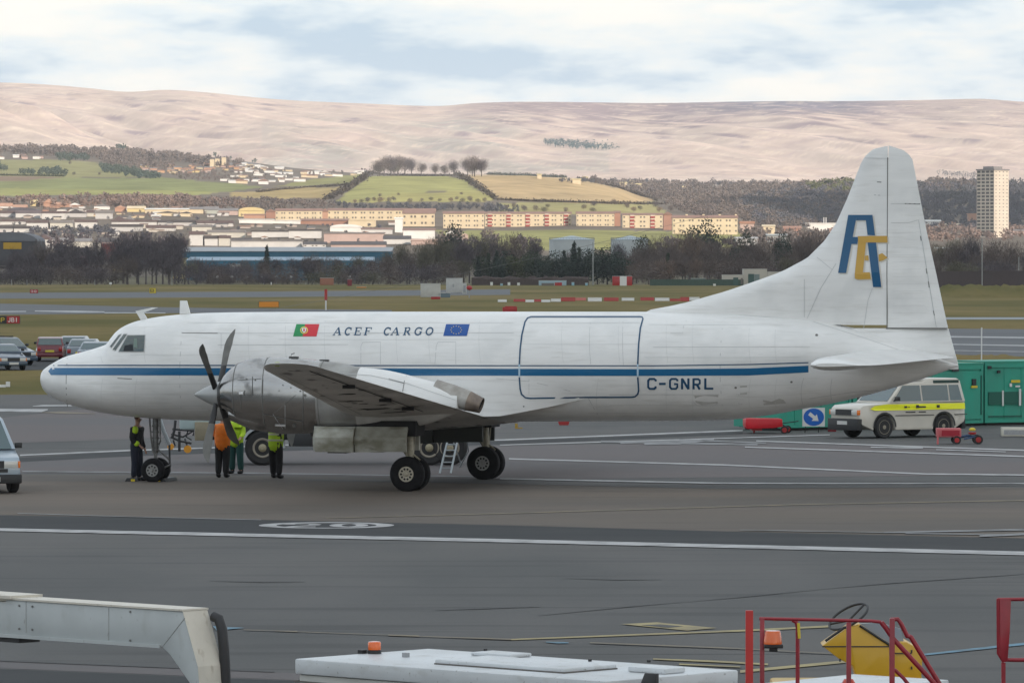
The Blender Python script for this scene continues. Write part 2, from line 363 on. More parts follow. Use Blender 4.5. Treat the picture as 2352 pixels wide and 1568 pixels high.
def glyph(ch, mb, place, font=SAN, m=0, asp=1.0):
    """strokes as quads; place(x,y)->3-D point; asp = letter width / height"""
    for pts, w_ in font.get(ch, []):
        P = [Vector((x * asp, y)) for x, y in pts]; r0, r1 = [], []; cl = (P[0] - P[-1]).length < .02
        for i, p in enumerate(P):
            if cl and i in (0, len(P) - 1): d = P[1] - P[-2]
            else:
                d = Vector((0, 0))
                if i > 0: d += (P[i] - P[i - 1]).normalized()
                if i < len(P) - 1: d += (P[i + 1] - P[i]).normalized()
            d.normalize(); n = Vector((-d.y, d.x)) * w_ / 2
            a, c_ = p + n, p - n; r0.append(place(a.x / asp, a.y)); r1.append(place(c_.x / asp, c_.y))
        mb.grid([r0, r1], m)
def word(letters, mb, v0, v1, shear=0, font=SAN, m=0, fn=None, off=.012):
    fn = fn or surf
    for ch, u0, u1 in letters:
        glyph(ch, mb, lambda x, y: fn(u0 + (u1 - u0) * x + shear * (v0 - v1) * (y - .0) * -1 * -1, v0 + (v1 - v0) * y, off), font, m, (u1 - u0) / (v0 - v1))
b = MB(); k8 = lambda x: 631.6 + .2197 * x
word([('A', k8(607), k8(685)), ('C', k8(722), k8(790)), ('E', k8(820), k8(895)), ('F', k8(925), k8(1000))], b, 769.2, 751.6, .24, SER)
b.build('lettering', blued, fus)
b = MB()
word([('C', k8(1130), k8(1200)), ('A', k8(1210), k8(1292)), ('R', k8(1334), k8(1412)), ('G', k8(1452), k8(1530)), ('O', k8(1566), k8(1648))], b, 769.2, 751.6, .24, SER)
b.build('lettering', blued, fus)
b = MB(); k6 = lambda x: 1406.8 + .2197 * x
word([('C', k6(368), k6(458)), ('-', k6(488), k6(558)), ('G', k6(596), k6(685)), ('N', k6(720), k6(803)), ('R', k6(840), k6(922)), ('L', k6(962), k6(1055))], b, 893.8, 868.6, 0, SAN)
b.build('registration_lettering', blued, fus)
def quad(u0, u1, u2, u3, v0, v1, mb, m=0, off=.01):     # parallelogram top u0..u1, bottom u2..u3
    rows = []
    for i in range(5):
        t = i / 4; v = v0 + (v1 - v0) * t; a, c_ = u0 + (u2 - u0) * t, u1 + (u3 - u1) * t
        rows.append([surf(a + (c_ - a) * j / 6, v, off) for j in range(7)])
    mb.grid(rows, m)
fg, fr_, fy, wh = mat('flag_green', (.01, .26, .08), .4), mat('flag_red', (.62, .025, .04), .4), mat('flag_yellow', (.8, .62, .12), .4), mat('paint_white', (.78, .78, .76), .4)
b = MB(); quad(k8(225), k8(317), k8(190), k8(290), 744, 772.2, b, 0); quad(k8(317), k8(465), k8(290), k8(435), 744, 772.2, b, 1)
cu, cv = k8(306), 758
def ring(mb, cu, cv, r0x, r0y, r1x, r1y, m, off, n=16):
    mb.grid([[surf(cu + rx * cos(2 * pi * i / n), cv + ry * sin(2 * pi * i / n), off) for i in range(n + 1)] for rx, ry in ((r0x, r0y), (r1x, r1y))], m)
ring(b, cu, cv, 7, 6.4, 9, 8.3, 2, .016); b.face([surf(cu + x, cv + y, .018) for x, y in ((-5, -5), (5, -5), (5, 2), (0, 6), (-5, 2))], 3); b.face([surf(cu + x, cv + y, .022) for x, y in ((-2, -3), (2, -3), (2, 1), (0, 3), (-2, 1))], 1)
o = b.build('portuguese_flag', [fg, fr_, fy, wh], fus)
b = MB(); quad(k8(1790), k8(2037), k8(1760), k8(2007), 744, 771.2, b, 0)
for i in range(12):
    a = 2 * pi * i / 12; cu, cv = k8(1896) + 12 * cos(a), 757.5 + 9 * sin(a)
    b.face([surf(cu + (1.5 if j % 2 == 0 else .6) * sin(2 * pi * j / 10), cv - (1.5 if j % 2 == 0 else .6) * cos(2 * pi * j / 10), .016) for j in range(10)], 1)
b.build('european_flag', [mat('flag_blue', (.008, .08, .32), .4), fy], fus)
# cockpit windows
glass = mat('cockpit_glass', (.045, .07, .068), .06, spec=.8, coat=.5)
frame = mat('window_frame', (.50, .51, .50), .4)
def patch(P, mb, m=0, off=.01, n=6, side=-1):      # quad patch laid on the skin: P = tl,tr,br,bl
    P = [Vector(p) for p in P]; rows = []
    for i in range(n + 1):
        a = P[0].lerp(P[3], i / n); c_ = P[1].lerp(P[2], i / n); rows.append([surf(*a.lerp(c_, j / n), off) for j in range(n + 1)])
    if side > 0: rows = [[(p.x, -p.y, p.z) for p in r_] for r_ in rows]
    mb.grid(rows, m)
c1 = lambda x, y: (.3297 * x, 631.6 + .3297 * y)
for P in ([c1(890, 420), c1(1010, 418), c1(1002, 532), c1(828, 531)], [c1(862, 411), c1(885, 412), c1(806, 522), c1(786, 516)], [c1(826, 418), c1(846, 412), c1(778, 503), c1(766, 496)]):
    P = [Vector(p) for p in P]; cc = sum(P, Vector((0, 0))) / 4
    for sd_ in (-1, 1):
        b = MB(); patch([cc + (p - cc) * 1.0 + (p - cc).normalized() * 2.2 for p in P], b, 0, .008, side=sd_)
        fo = b.build('cockpit_window', frame, fus, smooth=60)
        b = MB(); patch(P, b, 0, .018, side=sd_); b.build('pane', glass, fo, smooth=60)
b = MB(); patch([c1(935, 440), c1(955, 440), c1(960, 510), c1(932, 500)], b, 0, .022); patch([c1(870, 490), c1(925, 480), c1(930, 528), c1(860, 528)], b, 1, .022)
b.build('cockpit_seat', [mat('curtain_green', (.16, .22, .19), .7), mat('seat_dark', (.02, .025, .03), .8)], fus)
# wing root fairing
def airfoil(c, t, n=14, camber=.02):
    up, lo = [], []
    for i in range(n + 1):
        x = (1 - cos(pi * i / n)) / 2; y = 5 * t * (.2969 * x ** .5 - .126 * x - .3516 * x * x + .2843 * x ** 3 - .1036 * x ** 4); k = camber * 4 * x * (1 - x)
        up.append((x * c, (k + y) * c)); lo.append((x * c, (k - y) * c))
    return up + lo[::-1][1:-1]
tipL, tipT = L(595, 841, -16.0), L(726, 844, -16.0); inL = L(783, 940, -4.5); inT = L(1062, 941, -4.5)
def wing_at(y):
    t = (y - 4.5) / 11.5
    le = inL[0] + (tipL[0] - inL[0]) * t; te = inT[0] + (tipT[0] - inT[0]) * t; zl = inL[1] + (tipL[1] - inL[1]) * t
    return le, te, zl
wing_mats = [dirty, mat('wing_top_metal', (.50, .51, .51), .38, .5, var=.25, scale=1.5, stretch=(1, .4, 1))]
def wing_side(sg):
    b = MB(); rows = []
    ys = [.6, 1.5, 3, 4.5, 6, 8, 10, 12, 14, 15.3, 15.75, 16.0, 16.12]
    for y in ys:
        le, te, zl = wing_at(y); c = te - le; th = interp(y, [0, 4.5, 16], [.15, .14, .11])
        if y > 15.3: q = (y - 15.3) / .85; k = math.sqrt(max(0, 1 - q * q)); m_ = le + c * .45; le, te = m_ - (m_ - le) * (.35 + .65 * k), m_ + (te - m_) * (.35 + .65 * k); th *= k + .03; c = te - le; zl += .05 * q
        rows.append([(le + x, sg * y, zl + z) for x, z in airfoil(c, th)])
    b.grid(rows, 0, True, True, True)
    for i, f in enumerate(b.F):
        pass
    o = b.build('wing', wing_mats, plane, smooth=50)
    for p in o.data.polygons: p.material_index = 1 if p.normal.z > .05 else 0
    # flap / aileron gaps and tank access details under the wing
    g = MB()
    def under(y, f, off=.012):
        le, te, zl = wing_at(y); c = te - le; th = interp(y, [0, 4.5, 16], [.15, .14, .11]); x = f
        yy = 5 * th * (.2969 * x ** .5 - .126 * x - .3516 * x * x + .2843 * x ** 3 - .1036 * x ** 4); k = .02 * 4 * x * (1 - x)
        return Vector((le + f * c, sg * y, zl + (k - yy) * c - off))
    def gap(y0, f0, y1, f1, w_):
        n = 10; P = [under(y0 + (y1 - y0) * i / n, f0 + (f1 - f0) * i / n) for i in range(n + 1)]
        d = Vector((w_, 0, 0)) if abs(y1 - y0) > .4 else Vector((0, w_, 0)); g.grid([[p - d / 2 for p in P], [p + d / 2 for p in P]])
    gap(5, .72, 15.2, .72, .05); gap(10, .72, 10.02, .98, .05); gap(5, .2, 15, .2, .012); gap(15.2, .72, 15.2, .98, .04)
    gap(5.2, .72, 5.2, .98, .04); gap(7.5, .72, 7.52, .98, .03)
    for y, f in ((11.8, .66), (8.4, .66), (6.2, .66)): p = under(y, f); g.box(p.x - .05, p.x + .26, p.y - .02, p.y + .02, p.z - .07, p.z + .02)
    qq = random.Random(5)
    for y, f, r_ in ((9.9, .47, .10), (8.3, .33, .13), (7.1, .55, .10), (6.3, .38, .14), (6.0, .6, .1), (7.6, .42, .07), (5.3, .48, .12)):
        J = [.5 + qq.random() for _ in range(10)]; y0 = y; g.face([(lambda a, c_: (under(y0 + c_, f + a / 2.4, .008)))(r_ * 2.0 * J[k] * cos(k * pi / 5), r_ * J[k] * sin(k * pi / 5)) for k in range(10)])
    g.build('aileron_gap', darkm, o)
    return o
wl = wing_side(-1); wr = wing_side(1)
b = MB(); p = Vector((*L(638, 836, -15.9), 0)); b.disc((p.x, -15.95, p.y), (1, 0, 0), [(-.09, .01), (-.05, .05), (.04, .055), (.12, .01)], 12)
b.build('navigation_light', mat('nav_green_glass', (.35, .42, .10), .2, emit=None), wl, smooth=60)
# wing-fuselage fairing (white upper fillet that sweeps aft)
b = MB(); rows = []
for s_, z_, yb in FAIR:
    r_ = [(s_, -(yat(s_, z_) - .25), z_ + .02)]
    for k in range(8):
        t = k / 7; z = z_ + (2.95 - z_) * t; ys = yat(s_, z); ln = yb + (yat(s_, 2.95) - yb) * t; r_.append((s_, -max(ys + .004 * (1 - t), ln), z))
    r_.append((s_, -(yat(s_, 2.95) - .2), 2.95)); rows.append(r_)
b.grid(rows, 0, True, True, True); b.build('wing_root_fairing', paint, plane, smooth=35)
b = MB(); b.grid([[(x, -y, z) for x, y, z in r_] for r_ in rows], 0, True, True, True); b.build('wing_root_fairing', paint, plane, smooth=35)
# nacelles
NT = [(511,875.5),(514,866),(520,858),(525.5,852),(533,844.5),(545,836),(567,826),(594,821.5),(635,820.2),(690,823),(759,830),(832,843),(875,847.7),(922,857),(970,870),(1017,882),(1056,896)]
NB = [(511,937),(520,941),(531,951),(553,970),(594,981),(640,990),(700,994),(760,994),(850,990),(929,982),(981,974),(1017,961),(1056,946)]
nt_, nb_ = [L(u, v, -3.81) for u, v in NT], [L(u, v, -3.81) for u, v in NB]
n0, n1 = nt_[0][0], nt_[-1][0]
NW = ([n0, n0 + .08, n0 + .4, n0 + 1, n0 + 2.2, n0 + 3.5, n0 + 5, n0 + 6.2], [.33, .40, .51, .62, .68, .68, .50, .30])
def nac(sg):
    top = MB(); bot = MB(); n = 40
    us = [n0 + (n1 - n0) * i / n for i in range(n + 1)]; us = [n0, n0 + .03, n0 + .08] + us[1:]
    s_split = L(831, 845, -3.81)[0]
    def ringp(s_):
        t = pchip(s_, [a for a, _ in nt_], [q for _, q in nt_]); bo = pchip(s_, [a for a, _ in nb_], [q for _, q in nb_]); wd = pchip(s_, *NW)
        zc = bo + (t - bo) * .5
        return [(s_, sg * 3.81 + wd * abs(cos(2 * pi * k / 40)) ** .88 * (1 if cos(2 * pi * k / 40) > 0 else -1), zc + (t - bo) / 2 * sin(2 * pi * k / 40)) for k in range(40)]
    a = [s_ for s_ in us if s_ <= s_split] + [s_split]; c_ = [s_split] + [s_ for s_ in us if s_ > s_split]
    top.grid([ringp(s_) for s_ in a], 0, True, True, False)
    o = top.build('engine_nacelle', [metal, mat('grimy_cowl_grey', (.38, .38, .365), .4, .5, col2=(.26, .255, .24), scale=2)], plane, smooth=45)
    for p in o.data.polygons:
        c = p.center
        if c.x > n0 + 2.75: p.material_index = 1
    bot.grid([ringp(s_) for s_ in c_], 0, True, False, True)
    f = bot.build('nacelle_fairing', [paint, mat('nacelle_grey', (.58, .58, .56), .5, col2=(.42, .41, .39), scale=2)], o, smooth=45)
    for p in f.data.polygons:
        if p.center.z < wing_at(4.5)[2] + .05: p.material_index = 1
    # cowl seams, intake lip, vents
    g = MB()
    for s_ in (n0 + .42, n0 + 1.25, n0 + 2.75):
        rr = ringp(s_); r2 = ringp(s_ + .02); k = 1.008
        g.grid([[(x, sg * 3.81 + (y - sg * 3.81) * k, 2.3 + (z - 2.3) * 1.006) for x, y, z in q] for q in (rr, r2)], 0, True)
    g.build('cowl_seams', seamd, o)
    g = MB()
    zc = (nt_[0][1] + nb_[0][1]) / 2
    g.disc((n0 - .02, sg * 3.81, zc), (1, 0, 0), [(-.03, .33), (-.01, .37), (.05, .36), (.09, .30)], 28); g.build('intake_ring', mat('dark_metal', (.08, .08, .08), .4, .6), o, smooth=40)
    # scoop under the chin
    g = MB()
    cz = nb_[2][1]
    rows = []
    for s_, w_, z0, z1 in ((n0 + .20, .20, cz - .06, cz + .14), (n0 + .25, .30, cz - .17, cz + .2), (n0 + .8, .36, cz - .40, cz + .1), (n0 + 1.6, .36, cz - .50, cz + .1), (n0 + 2.4, .32, cz - .48, cz)):
        rows.append([(s_, sg * 3.81 + w_ * cos(2 * pi * k / 20), (z0 + z1) / 2 + (z1 - z0) / 2 * sin(2 * pi * k / 20)) for k in range(20)])
    g.grid(rows, 0, True, True, True); g.build('oil_cooler_scoop', metal, o, smooth=45)
    # seams and access lines drawn on the nacelle skin, port side
    def nskin(u, v, off=.01):
        y = -4.4
        for _ in range(20):
            s_, z = L(u, v, y); s2 = max(n0, min(s_, n1)); t_ = pchip(s2, [a for a, _ in nt_], [q for _, q in nt_]); bo_ = pchip(s2, [a for a, _ in nb_], [q for _, q in nb_]); wd = pchip(s2, *NW)
            q = min(1, abs(z - (t_ + bo_) / 2) / max((t_ - bo_) / 2, .01)); y = .5 * y + .5 * (-3.81 - wd * max(0, 1 - q * q) ** .44)
        return Vector((s_, y - off, z))
    if sg < 0:
        g = MB()
        for P_, w_, m_ in (([(784, 857), (851, 861.5), (929, 878), (1046, 918)], 1.1, 0), ([(934, 862), (929, 875), (925, 899)], 1.3, 1), ([(893, 870), (929, 879)], 2.6, 1), ([(696, 880), (696, 992)], 1.4, 1), ([(580, 864), (579, 908)], 1.2, 1), ([(604, 870), (603, 908)], 1.0, 1),
                          ([(627, 951), (679, 907)], 1.0, 1), ([(602, 950), (660, 962), (696, 968)], 1.4, 1), ([(545, 907), (561, 907), (562, 896)], 1.6, 1), ([(545, 873), (600, 869)], .9, 1), ([(560, 908), (600, 909), (650, 912)], .8, 1), ([(627, 951), (650, 985)], .8, 0), ([(655, 930), (655, 990)], .8, 0), ([(552, 905), (554, 940)], .8, 1)):
            ribbon(P_, w_, g, m_, .012, fn=nskin, step=8)
        for u_, v_, r_ in ((566, 870, 2), (586, 872, 2), (676, 977, 4.5), (700, 908, 3.5), (722, 900, 2), (650, 884, 1.5), (668, 890, 1.5), (690, 898, 2), (764, 857, 2.5), (641, 897, 1.4)): g.face([nskin(u_ + r_ * cos(k * pi / 4), v_ + r_ * sin(k * pi / 4), .016) for k in range(8)], 1)
        ribbon([(632, 976), (656, 977)], 4.5, g, 2, .016, fn=nskin); ribbon([(549, 902), (559, 902)], 6, g, 2, .014, fn=nskin)
        g.build('nacelle_seams', [seamm, seamd, MC['stencil_white']], o)
    # exhaust
    g = MB(); e0 = L(1040, 908, -3.81); e1 = L(1106, 931, -3.81); a_ = Vector((e0[0], sg * 3.81, e0[1])); c_ = Vector((e1[0], sg * 3.81, e1[1])); d = c_ - a_; dl = d.length
    g.disc(a_, d, [(-.5, .26), (0, .275), (dl * .55, .262)], 24, 0); g.disc(a_, d, [(dl * .55, .258), (dl, .20), (dl + .0, .175), (dl - .5, .16)], 24, 1)
    x = g.build('exhaust_pipe', [mat('exhaust_metal', (.42, .40, .37), .4, .7, col2=(.3, .28, .25), scale=4), mat('exhaust_burnt', (.26, .21, .17), .5, .6, col2=(.17, .14, .12), scale=5)], o, smooth=45)
    g = MB(); g.disc(a_ + d * .93, d, [(0, .17), (.01, .17)], 20); g.build('exhaust_mouth', darkm, x)
    # little fittings on top of the cowl
    g = MB()
    for u, v in ((675, 822), (745, 829), (760, 838)):
        q = L(u, v, -3.81); g.box(q[0] - .12, q[0] + .12, sg * 3.81 - .05, sg * 3.81 + .05, q[1] - .05, q[1] + .04)
    q = L(668, 820, -3.81); g.tube([(q[0], sg * 3.81, q[1]), (q[0] + .02, sg * 3.81, q[1] + .08), (q[0] + .1, sg * 3.81, q[1] + .1)], .012, 6)
    g.build('cowl_fitting', MC['dark_metal'], o)
    # spinner + blades
    hub = Vector((*L(500, 906, -3.81), 0)); hz = hub.y; hs = hub.x; tip = L(446, 908.6, -3.81)[0]
    g = MB(); g.disc((hs, sg * 3.81, hz), (1, 0, 0), [(tip - hs, .01), (tip - hs + .05, .05), (tip - hs + .18, .12), (tip - hs + .36, .21), (tip - hs + .55, .29), (.02, .335), (n0 - hs - .03, .34)], 32)
    sp = g.build('spinner', mat('spinner_grey', (.36, .37, .37), .35, .3, coat=.2), o, smooth=40)
    for i, an in enumerate((54, 139, 236, 318)):
        a_ = R(an) if sg < 0 else R(an - 8)
        ra, tb = Vector((0, cos(a_), sin(a_))), Vector((0, -sin(a_), cos(a_)))
        g = MB(); rows = []
        for r_, c_, tk, sk in ((.22, .10, .10, 0), (.45, .13, .09, 0), (.60, .16, .06, 0), (.9, .17, .035, 0), (1.3, .205, .022, .01), (1.60, .235, .016, .0), (1.74, .205, .012, -.01), (1.9, .15, .009, -.05), (2.05, .03, .004, -.10)):
            cdir = (Vector((1, 0, 0)) * cos(R(14)) + tb * sin(R(14))).normalized(); nd = cdir.cross(ra)
            o_ = Vector((hs, sg * 3.81, hz)) + ra * r_ + cdir * -sk
            rows.append([o_ + cdir * c_ / 2 * cos(2 * pi * k / 12) + nd * tk * sin(2 * pi * k / 12) for k in range(12)])
        g.grid(rows[3:], 0, True, True, True); bl = g.build('propeller_blade', mat('blade_grey', (.17, .17, .16), .7, .0, var=.2, scale=4, spec=.2), sp, smooth=50)
        g = MB(); g.grid(rows[:4], 0, True, True, True); g.build('blade_root', mat('blade_black', (.02, .02, .021), .5), sp, smooth=50)
    # gear doors
    for side in (-1, 1):
        g = MB(); yo = sg * 3.81 + side * .62
        P = [L(u, 1000, -4.5)[0] for u in (717, 724, 813, 817, 932)]; zt = L(800, 984, -4.5)[1]; zm = L(800, 1004, -4.5)[1]; zb = L(800, 1038, -4.5)[1]
        rows = []
        for s_, bul, dz in ((P[0], .0, .04), (P[1], .10, .0), (P[2], .17, 0), (P[3] - .03, .06, -.005), (P[4], .05, .02)):
            q = yo + side * bul
            rows.append([(s_, yo - side * .1, zt + .05), (s_, q - side * .10, zt - .02), (s_, q + side * .02, zm), (s_, q + side * .02, (zm + zb) / 2), (s_, q - side * .04, zb + dz), (s_, q - side * .10, zb + dz), (s_, q - side * .10, zm), (s_, yo - side * .16, zt)])
        g.grid(rows[:3], 0, True, True, True); g.grid(rows[3:], 0, True, True, True)
        g.build('gear_door', door_m if sg < 0 else mat('far_door_dark', (.05, .055, .05), .6), o, smooth=30)  # starboard doors get a much darker colour than the port ones
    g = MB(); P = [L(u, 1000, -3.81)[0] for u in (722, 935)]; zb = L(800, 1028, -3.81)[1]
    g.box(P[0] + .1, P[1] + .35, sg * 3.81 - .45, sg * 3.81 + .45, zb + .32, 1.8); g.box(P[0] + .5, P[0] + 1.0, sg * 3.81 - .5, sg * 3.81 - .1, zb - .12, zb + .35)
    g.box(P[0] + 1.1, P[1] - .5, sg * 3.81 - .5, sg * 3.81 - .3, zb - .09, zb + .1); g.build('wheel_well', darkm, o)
    return o
nl, nr = nac(-1), nac(1)
# main and nose gear
def wheel(parent, c, r_, wd, hubm, r_h, spokes=10):
    x, y, z = c; t = MB(); h = wd / 2
    t.disc(c, (0, 1, 0), [(-h * .8, r_h * .9), (-h * .95, r_h * 1.1), (-h, r_ * .8), (-h * .75, r_ * .95), (-h * .35, r_), (h * .35, r_), (h * .75, r_ * .95), (h, r_ * .8), (h * .95, r_h * 1.1), (h * .8, r_h * .9)], 36)
    w_ = t.build('wheel', rubber, parent, smooth=40)
    g = MB(); g.disc((x, y - h * .78, z), (0, 1, 0), [(0, r_h * .2), (-.01, r_h * .5), (-.012, r_h * .55), (-.012, r_h * .98), (.04, r_h * 1.02)], 30, 0)
    g.disc((x, y - h * .80, z), (0, 1, 0), [(-.07, .03), (-.06, r_h * .2), (-.01, r_h * .3)], 16, 0)
    for k in range(spokes):
        a_ = 2 * pi * k / spokes; cx_, cz_ = x + r_h * .66 * cos(a_), z + r_h * .66 * sin(a_); q = r_h * .13
        g.face([(cx_ + q * cos(j * pi / 3) * 1.2, y - h * .78 - .016, cz_ + q * sin(j * pi / 3) * 1.2) for j in range(6)], 1)
    g.build('rim', [hubm, darkm], w_, smooth=30)
    return w_
S_M = 3.216 + 8.066
cream = mat('hub_cream', (.52, .48, .38), .45, var=.25, scale=9); hubg = mat('hub_grey', (.30, .30, .29), .4, .3)
for sg in (-1, 1):
    yc = sg * 3.81; g = MB()
    g.tube([(S_M, yc, 1.75), (S_M + .03, yc, .95), (S_M + .03, yc, .45)], [.10, .09, .065], 14)
    g.tube([(S_M + .03, yc - .33, .45), (S_M + .03, yc + .33, .45)], .06, 10)
    g.tube([(S_M + .03, yc, 1.0), (S_M + .28, yc, .8), (S_M + .06, yc, .5)], .03, 8)
    g.tube([(S_M - .5, yc - .1, 1.6), (S_M - .02, yc, .85)], .035, 8); g.tube([(S_M - .05, yc - .14, 1.6), (S_M - .02, yc - .1, .5)], .015, 6); g.tube([(S_M + .15, yc + .1, 1.6), (S_M + .05, yc + .1, .5)], .015, 6)
    gg = g.build('main_gear', gearm, plane, smooth=50)
    wheel(gg, (S_M + .03, yc - .28, .445), .45, .29, cream if sg < 0 else hubg, .2); wheel(gg, (S_M + .03, yc + .28, .445), .45, .29, cream, .2)
g = MB(); zs = 3.216
g.tube([(zs, 0, 1.8), (zs, 0, .75)], [.085, .075], 14); g.tube([(zs, 0, .8), (zs, 0, .3)], .05, 12)
g.tube([(zs - .14, -.1, 1.75), (zs - .1, -.1, 1.2), (zs - .04, -.06, .75)], .025, 6); g.tube([(zs + .14, -.08, 1.75), (zs + .16, -.08, 1.1), (zs + .05, -.04, .75)], .022, 6)
g.tube([(zs + .08, 0, .85), (zs + .36, 0, .62), (zs + .42, 0, .45), (zs + .1, 0, .33)], .028, 8); g.tube([(zs - .08, -.05, .9), (zs + .12, -.05, .5)], .02, 6); g.tube([(zs, -.2, .31), (zs, .2, .31)], .05, 10)
for k in range(5): g.disc((zs, 0, .85 + k * .16), (0, 0, 1), [(-.02, .11), (.02, .11)], 12)
gg = g.build('nose_gear', mat('gear_grey', (.20, .20, .195), .45, .4, var=.5, scale=9), plane, smooth=40)
wheel(gg, (zs, -.22, .315), .325, .2, hubg, .17, 8); wheel(gg, (zs, .22, .315), .325, .2, hubg, .17, 8)
# fin
FL = [(1478,714),(1560,699),(1665,669.5),(1740,644),(1797,623),(1854,592.6),(1893.6,553),(1920,513.5),(1946,456),(1968,399),(1978,374),(1986,360),(2003.5,343.5),(2020,337.5),(2038.6,335.6)]
FTR = [(2038.6,335.6),(2056,338.5),(2073.7,344),(2087,354),(2095.7,366),(2104.5,410),(2126.5,522),(2148.5,619),(2175,742),(2201,838)]
fl = [L(u, v, 0) for u, v in FL]; ft = [L(u, v, 0) for u, v in FTR]
zmax = fl[-1][1]; flz = [z for _, z in fl]; fls = [s_ for s_, _ in fl]; ftz = [z for _, z in ft][::-1]; fts = [s_ for s_, _ in ft][::-1]
hinge = L(2040, 500, 0)[0]; zr = L(2100, 754, 0)[1]
def fin_row(z, a, c_, n=10, th_mul=1.0, sgn=(1, -1)):
    le, te = interp(z, flz, fls), interp(z, ftz, fts); ch = min(te - le, 4.2); tmax = .115 * ch * .5
    if z > zmax - .8: tmax *= math.sqrt(max(.003, 1 - ((z - zmax + .8) / .82) ** 2))
    out = []
    for sg in sgn:
        P = []
        for i in range(n + 1):
            x = a + (c_ - a) * i / n; q = (x - le) / max(te - le, .01); q = min(max(q, 0), 1)
            yy = tmax * 2.6 * (q ** .5 * .9 * (1 - q)) / .8 if q < 1 else 0
            yy = min(yy, tmax) if q < .5 else tmax * min(1, 2.6 * .9 * q ** .5 * (1 - q) / .8)
            P.append((x, sg * yy * th_mul, z))
        out.append(P)
    return out[0] + out[1][::-1][0:]
b = MB(); rows = []
zlo = 3.9
for i in range(61):
    z = zlo + (zmax - .002 - zlo) * (i / 60) ** .9
    le, te = interp(z, flz, fls), interp(z, ftz, fts)
    if z < flz[0]: le = fls[0]
    c_ = hinge - .012 if z > zr else te
    if le >= c_ - .05: le = c_ - .05
    rows.append(fin_row(z, le, c_))
lo = [r_ for r_ in rows if r_[0][2] <= zr + .0]; hi = [r_ for r_ in rows if r_[0][2] > zr + .0]
b.grid(lo, 0, True, True, True); b.grid(hi, 0, True, True, True)
# lower tail body under the rudder, closing on the fuselage
fin = b.build('tail_fin', paint, plane, smooth=35)
b = MB(); rows = []
for i in range(40):
    z = zr + .02 + (zmax - .01 - zr) * i / 39
    te = interp(z, ftz, fts); rows.append(fin_row(z, hinge + .012, max(te, hinge + .03)))
b.grid(rows, 0, True, True, True); rud = b.build('rudder', paint, plane, smooth=35)
# thin tail cone skirt below fin
b = MB(); rows = []
for i in range(14):
    z = 3.1 + (zr - 3.1) * i / 13; te = interp(z, ftz, fts) if z > ftz[0] else fts[0]; a = 19.6
    wd = interp(z, [3.1, 3.5, 3.9, zr], [.16, .34, .26, .14]); P = [(a + (te - a) * j / 12, wd * (1 - (j / 12) ** 2.2) + .015, z) for j in range(13)]
    rows.append(P + [(x, -y, z_) for x, y, z_ in P[::-1]])
b.grid(rows, 0, True, True, True); b.build('tail_cone', paint, plane, smooth=35)
def finp(u, v, off=.012):             # point on the port side of the fin at a pixel
    y = -.15
    for _ in range(8):
        s_, z = L(u, v, y); le, te = interp(z, flz, fls), interp(z, ftz, fts); ch = min(te - le, 4.2); tm = .0575 * ch
        q = min(max((s_ - le) / max(te - le, .01), 0), 1); y = -tm * min(1, 2.6 * .9 * q ** .5 * (1 - q) / .8)
        if q < .5: y = -min(tm, tm * 2.6 * (q ** .5 * .9 * (1 - q)) / .8)
    return Vector((s_, y - off, z))
c5 = lambda x, y: (1665.2 + .4393 * x, 315.8 + .4393 * y)
def fpoly(pts, mb, m, off):           # pts: strip of quads given as two equal polylines
    a, c_ = pts; rows = []
    for k in range(5): rows.append([finp(*(Vector(c5(*p)).lerp(Vector(c5(*q)), k / 4)), off) for p, q in zip(a, c_)])
    mb.grid(rows, m)
b = MB()
def dens(p, q, n=6): return [(p[0] + (q[0] - p[0]) * i / n, p[1] + (q[1] - p[1]) * i / n) for i in range(n + 1)]
for m, dx, dy, off in ((2, 8, 6, .008), (0, 0, 0, .018)):
    T = lambda P: [(x + dx, y + dy) for x, y in P]
    fpoly((T(dens((645, 405), (592, 708))), T(dens((690, 405), (634, 708)))), b, m, off)
    fpoly((T(dens((689, 405), (735, 405))), T(dens((686, 433), (738, 433)))), b, m, off)
    fpoly((T(dens((734, 405), (746, 510))), T(dens((772, 405), (785, 512)))), b, m, off)
    fpoly((T(dens((746, 545), (775, 782))), T(dens((790, 545), (818, 782)))), b, m, off)
    fpoly((T(dens((660, 520), (700, 520))), T(dens((656, 557), (692, 557)))), b, m, off)
for m, dx, dy, off in ((2, 8, 7, .009), (1, 0, 0, .022)):
    T = lambda P: [(x + dx, y + dy) for x, y in P]
    fpoly((T(dens((695, 516), (849, 514))), T(dens((697, 549), (851, 549)))), b, m, off)
    fpoly((T(dens((697, 548), (679, 715))), T(dens((738, 548), (722, 705)))), b, m, off)
    fpoly((T([(679, 712), (700, 706), (758, 704)]), T([(680, 738), (700, 742), (764, 740)]))  , b, m, off)
    fpoly((T([(733, 618), (750, 616)]), T([(731, 642), (752, 642)])), b, m, off)
    fpoly((T([(804, 612), (822, 604), (850, 627)]), T([(806, 648), (826, 643), (850, 629)])), b, m, off)
b.build('tail_emblem', [mat('emblem_blue', (.003, .085, .20), .35, coat=.2), mat('livery_gold', (.55, .33, .06), .4), mat('emblem_shadow', (.62, .60, .54), .5)], fin)
b = MB()
def fl_(P, w_=1.1, m=0, off=.006): ribbon([c5(*p) for p in P], w_, b, m, off, fn=finp)
fl_([(730, 108), (856, 110)]); fl_([(868, 346), (1022, 346)]); fl_([(940, 346), (1020, 348)], 2.2, 1); fl_([(1012, 430), (1060, 720), (1105, 992)], 1.3)
fl_([(1022, 515), (1026, 540)], 2, 1); fl_([(1052, 685), (1056, 712)], 2, 1); fl_([(1063, 750), (1068, 785)], 2, 1); fl_([(1090, 905), (1095, 930)], 2, 1)
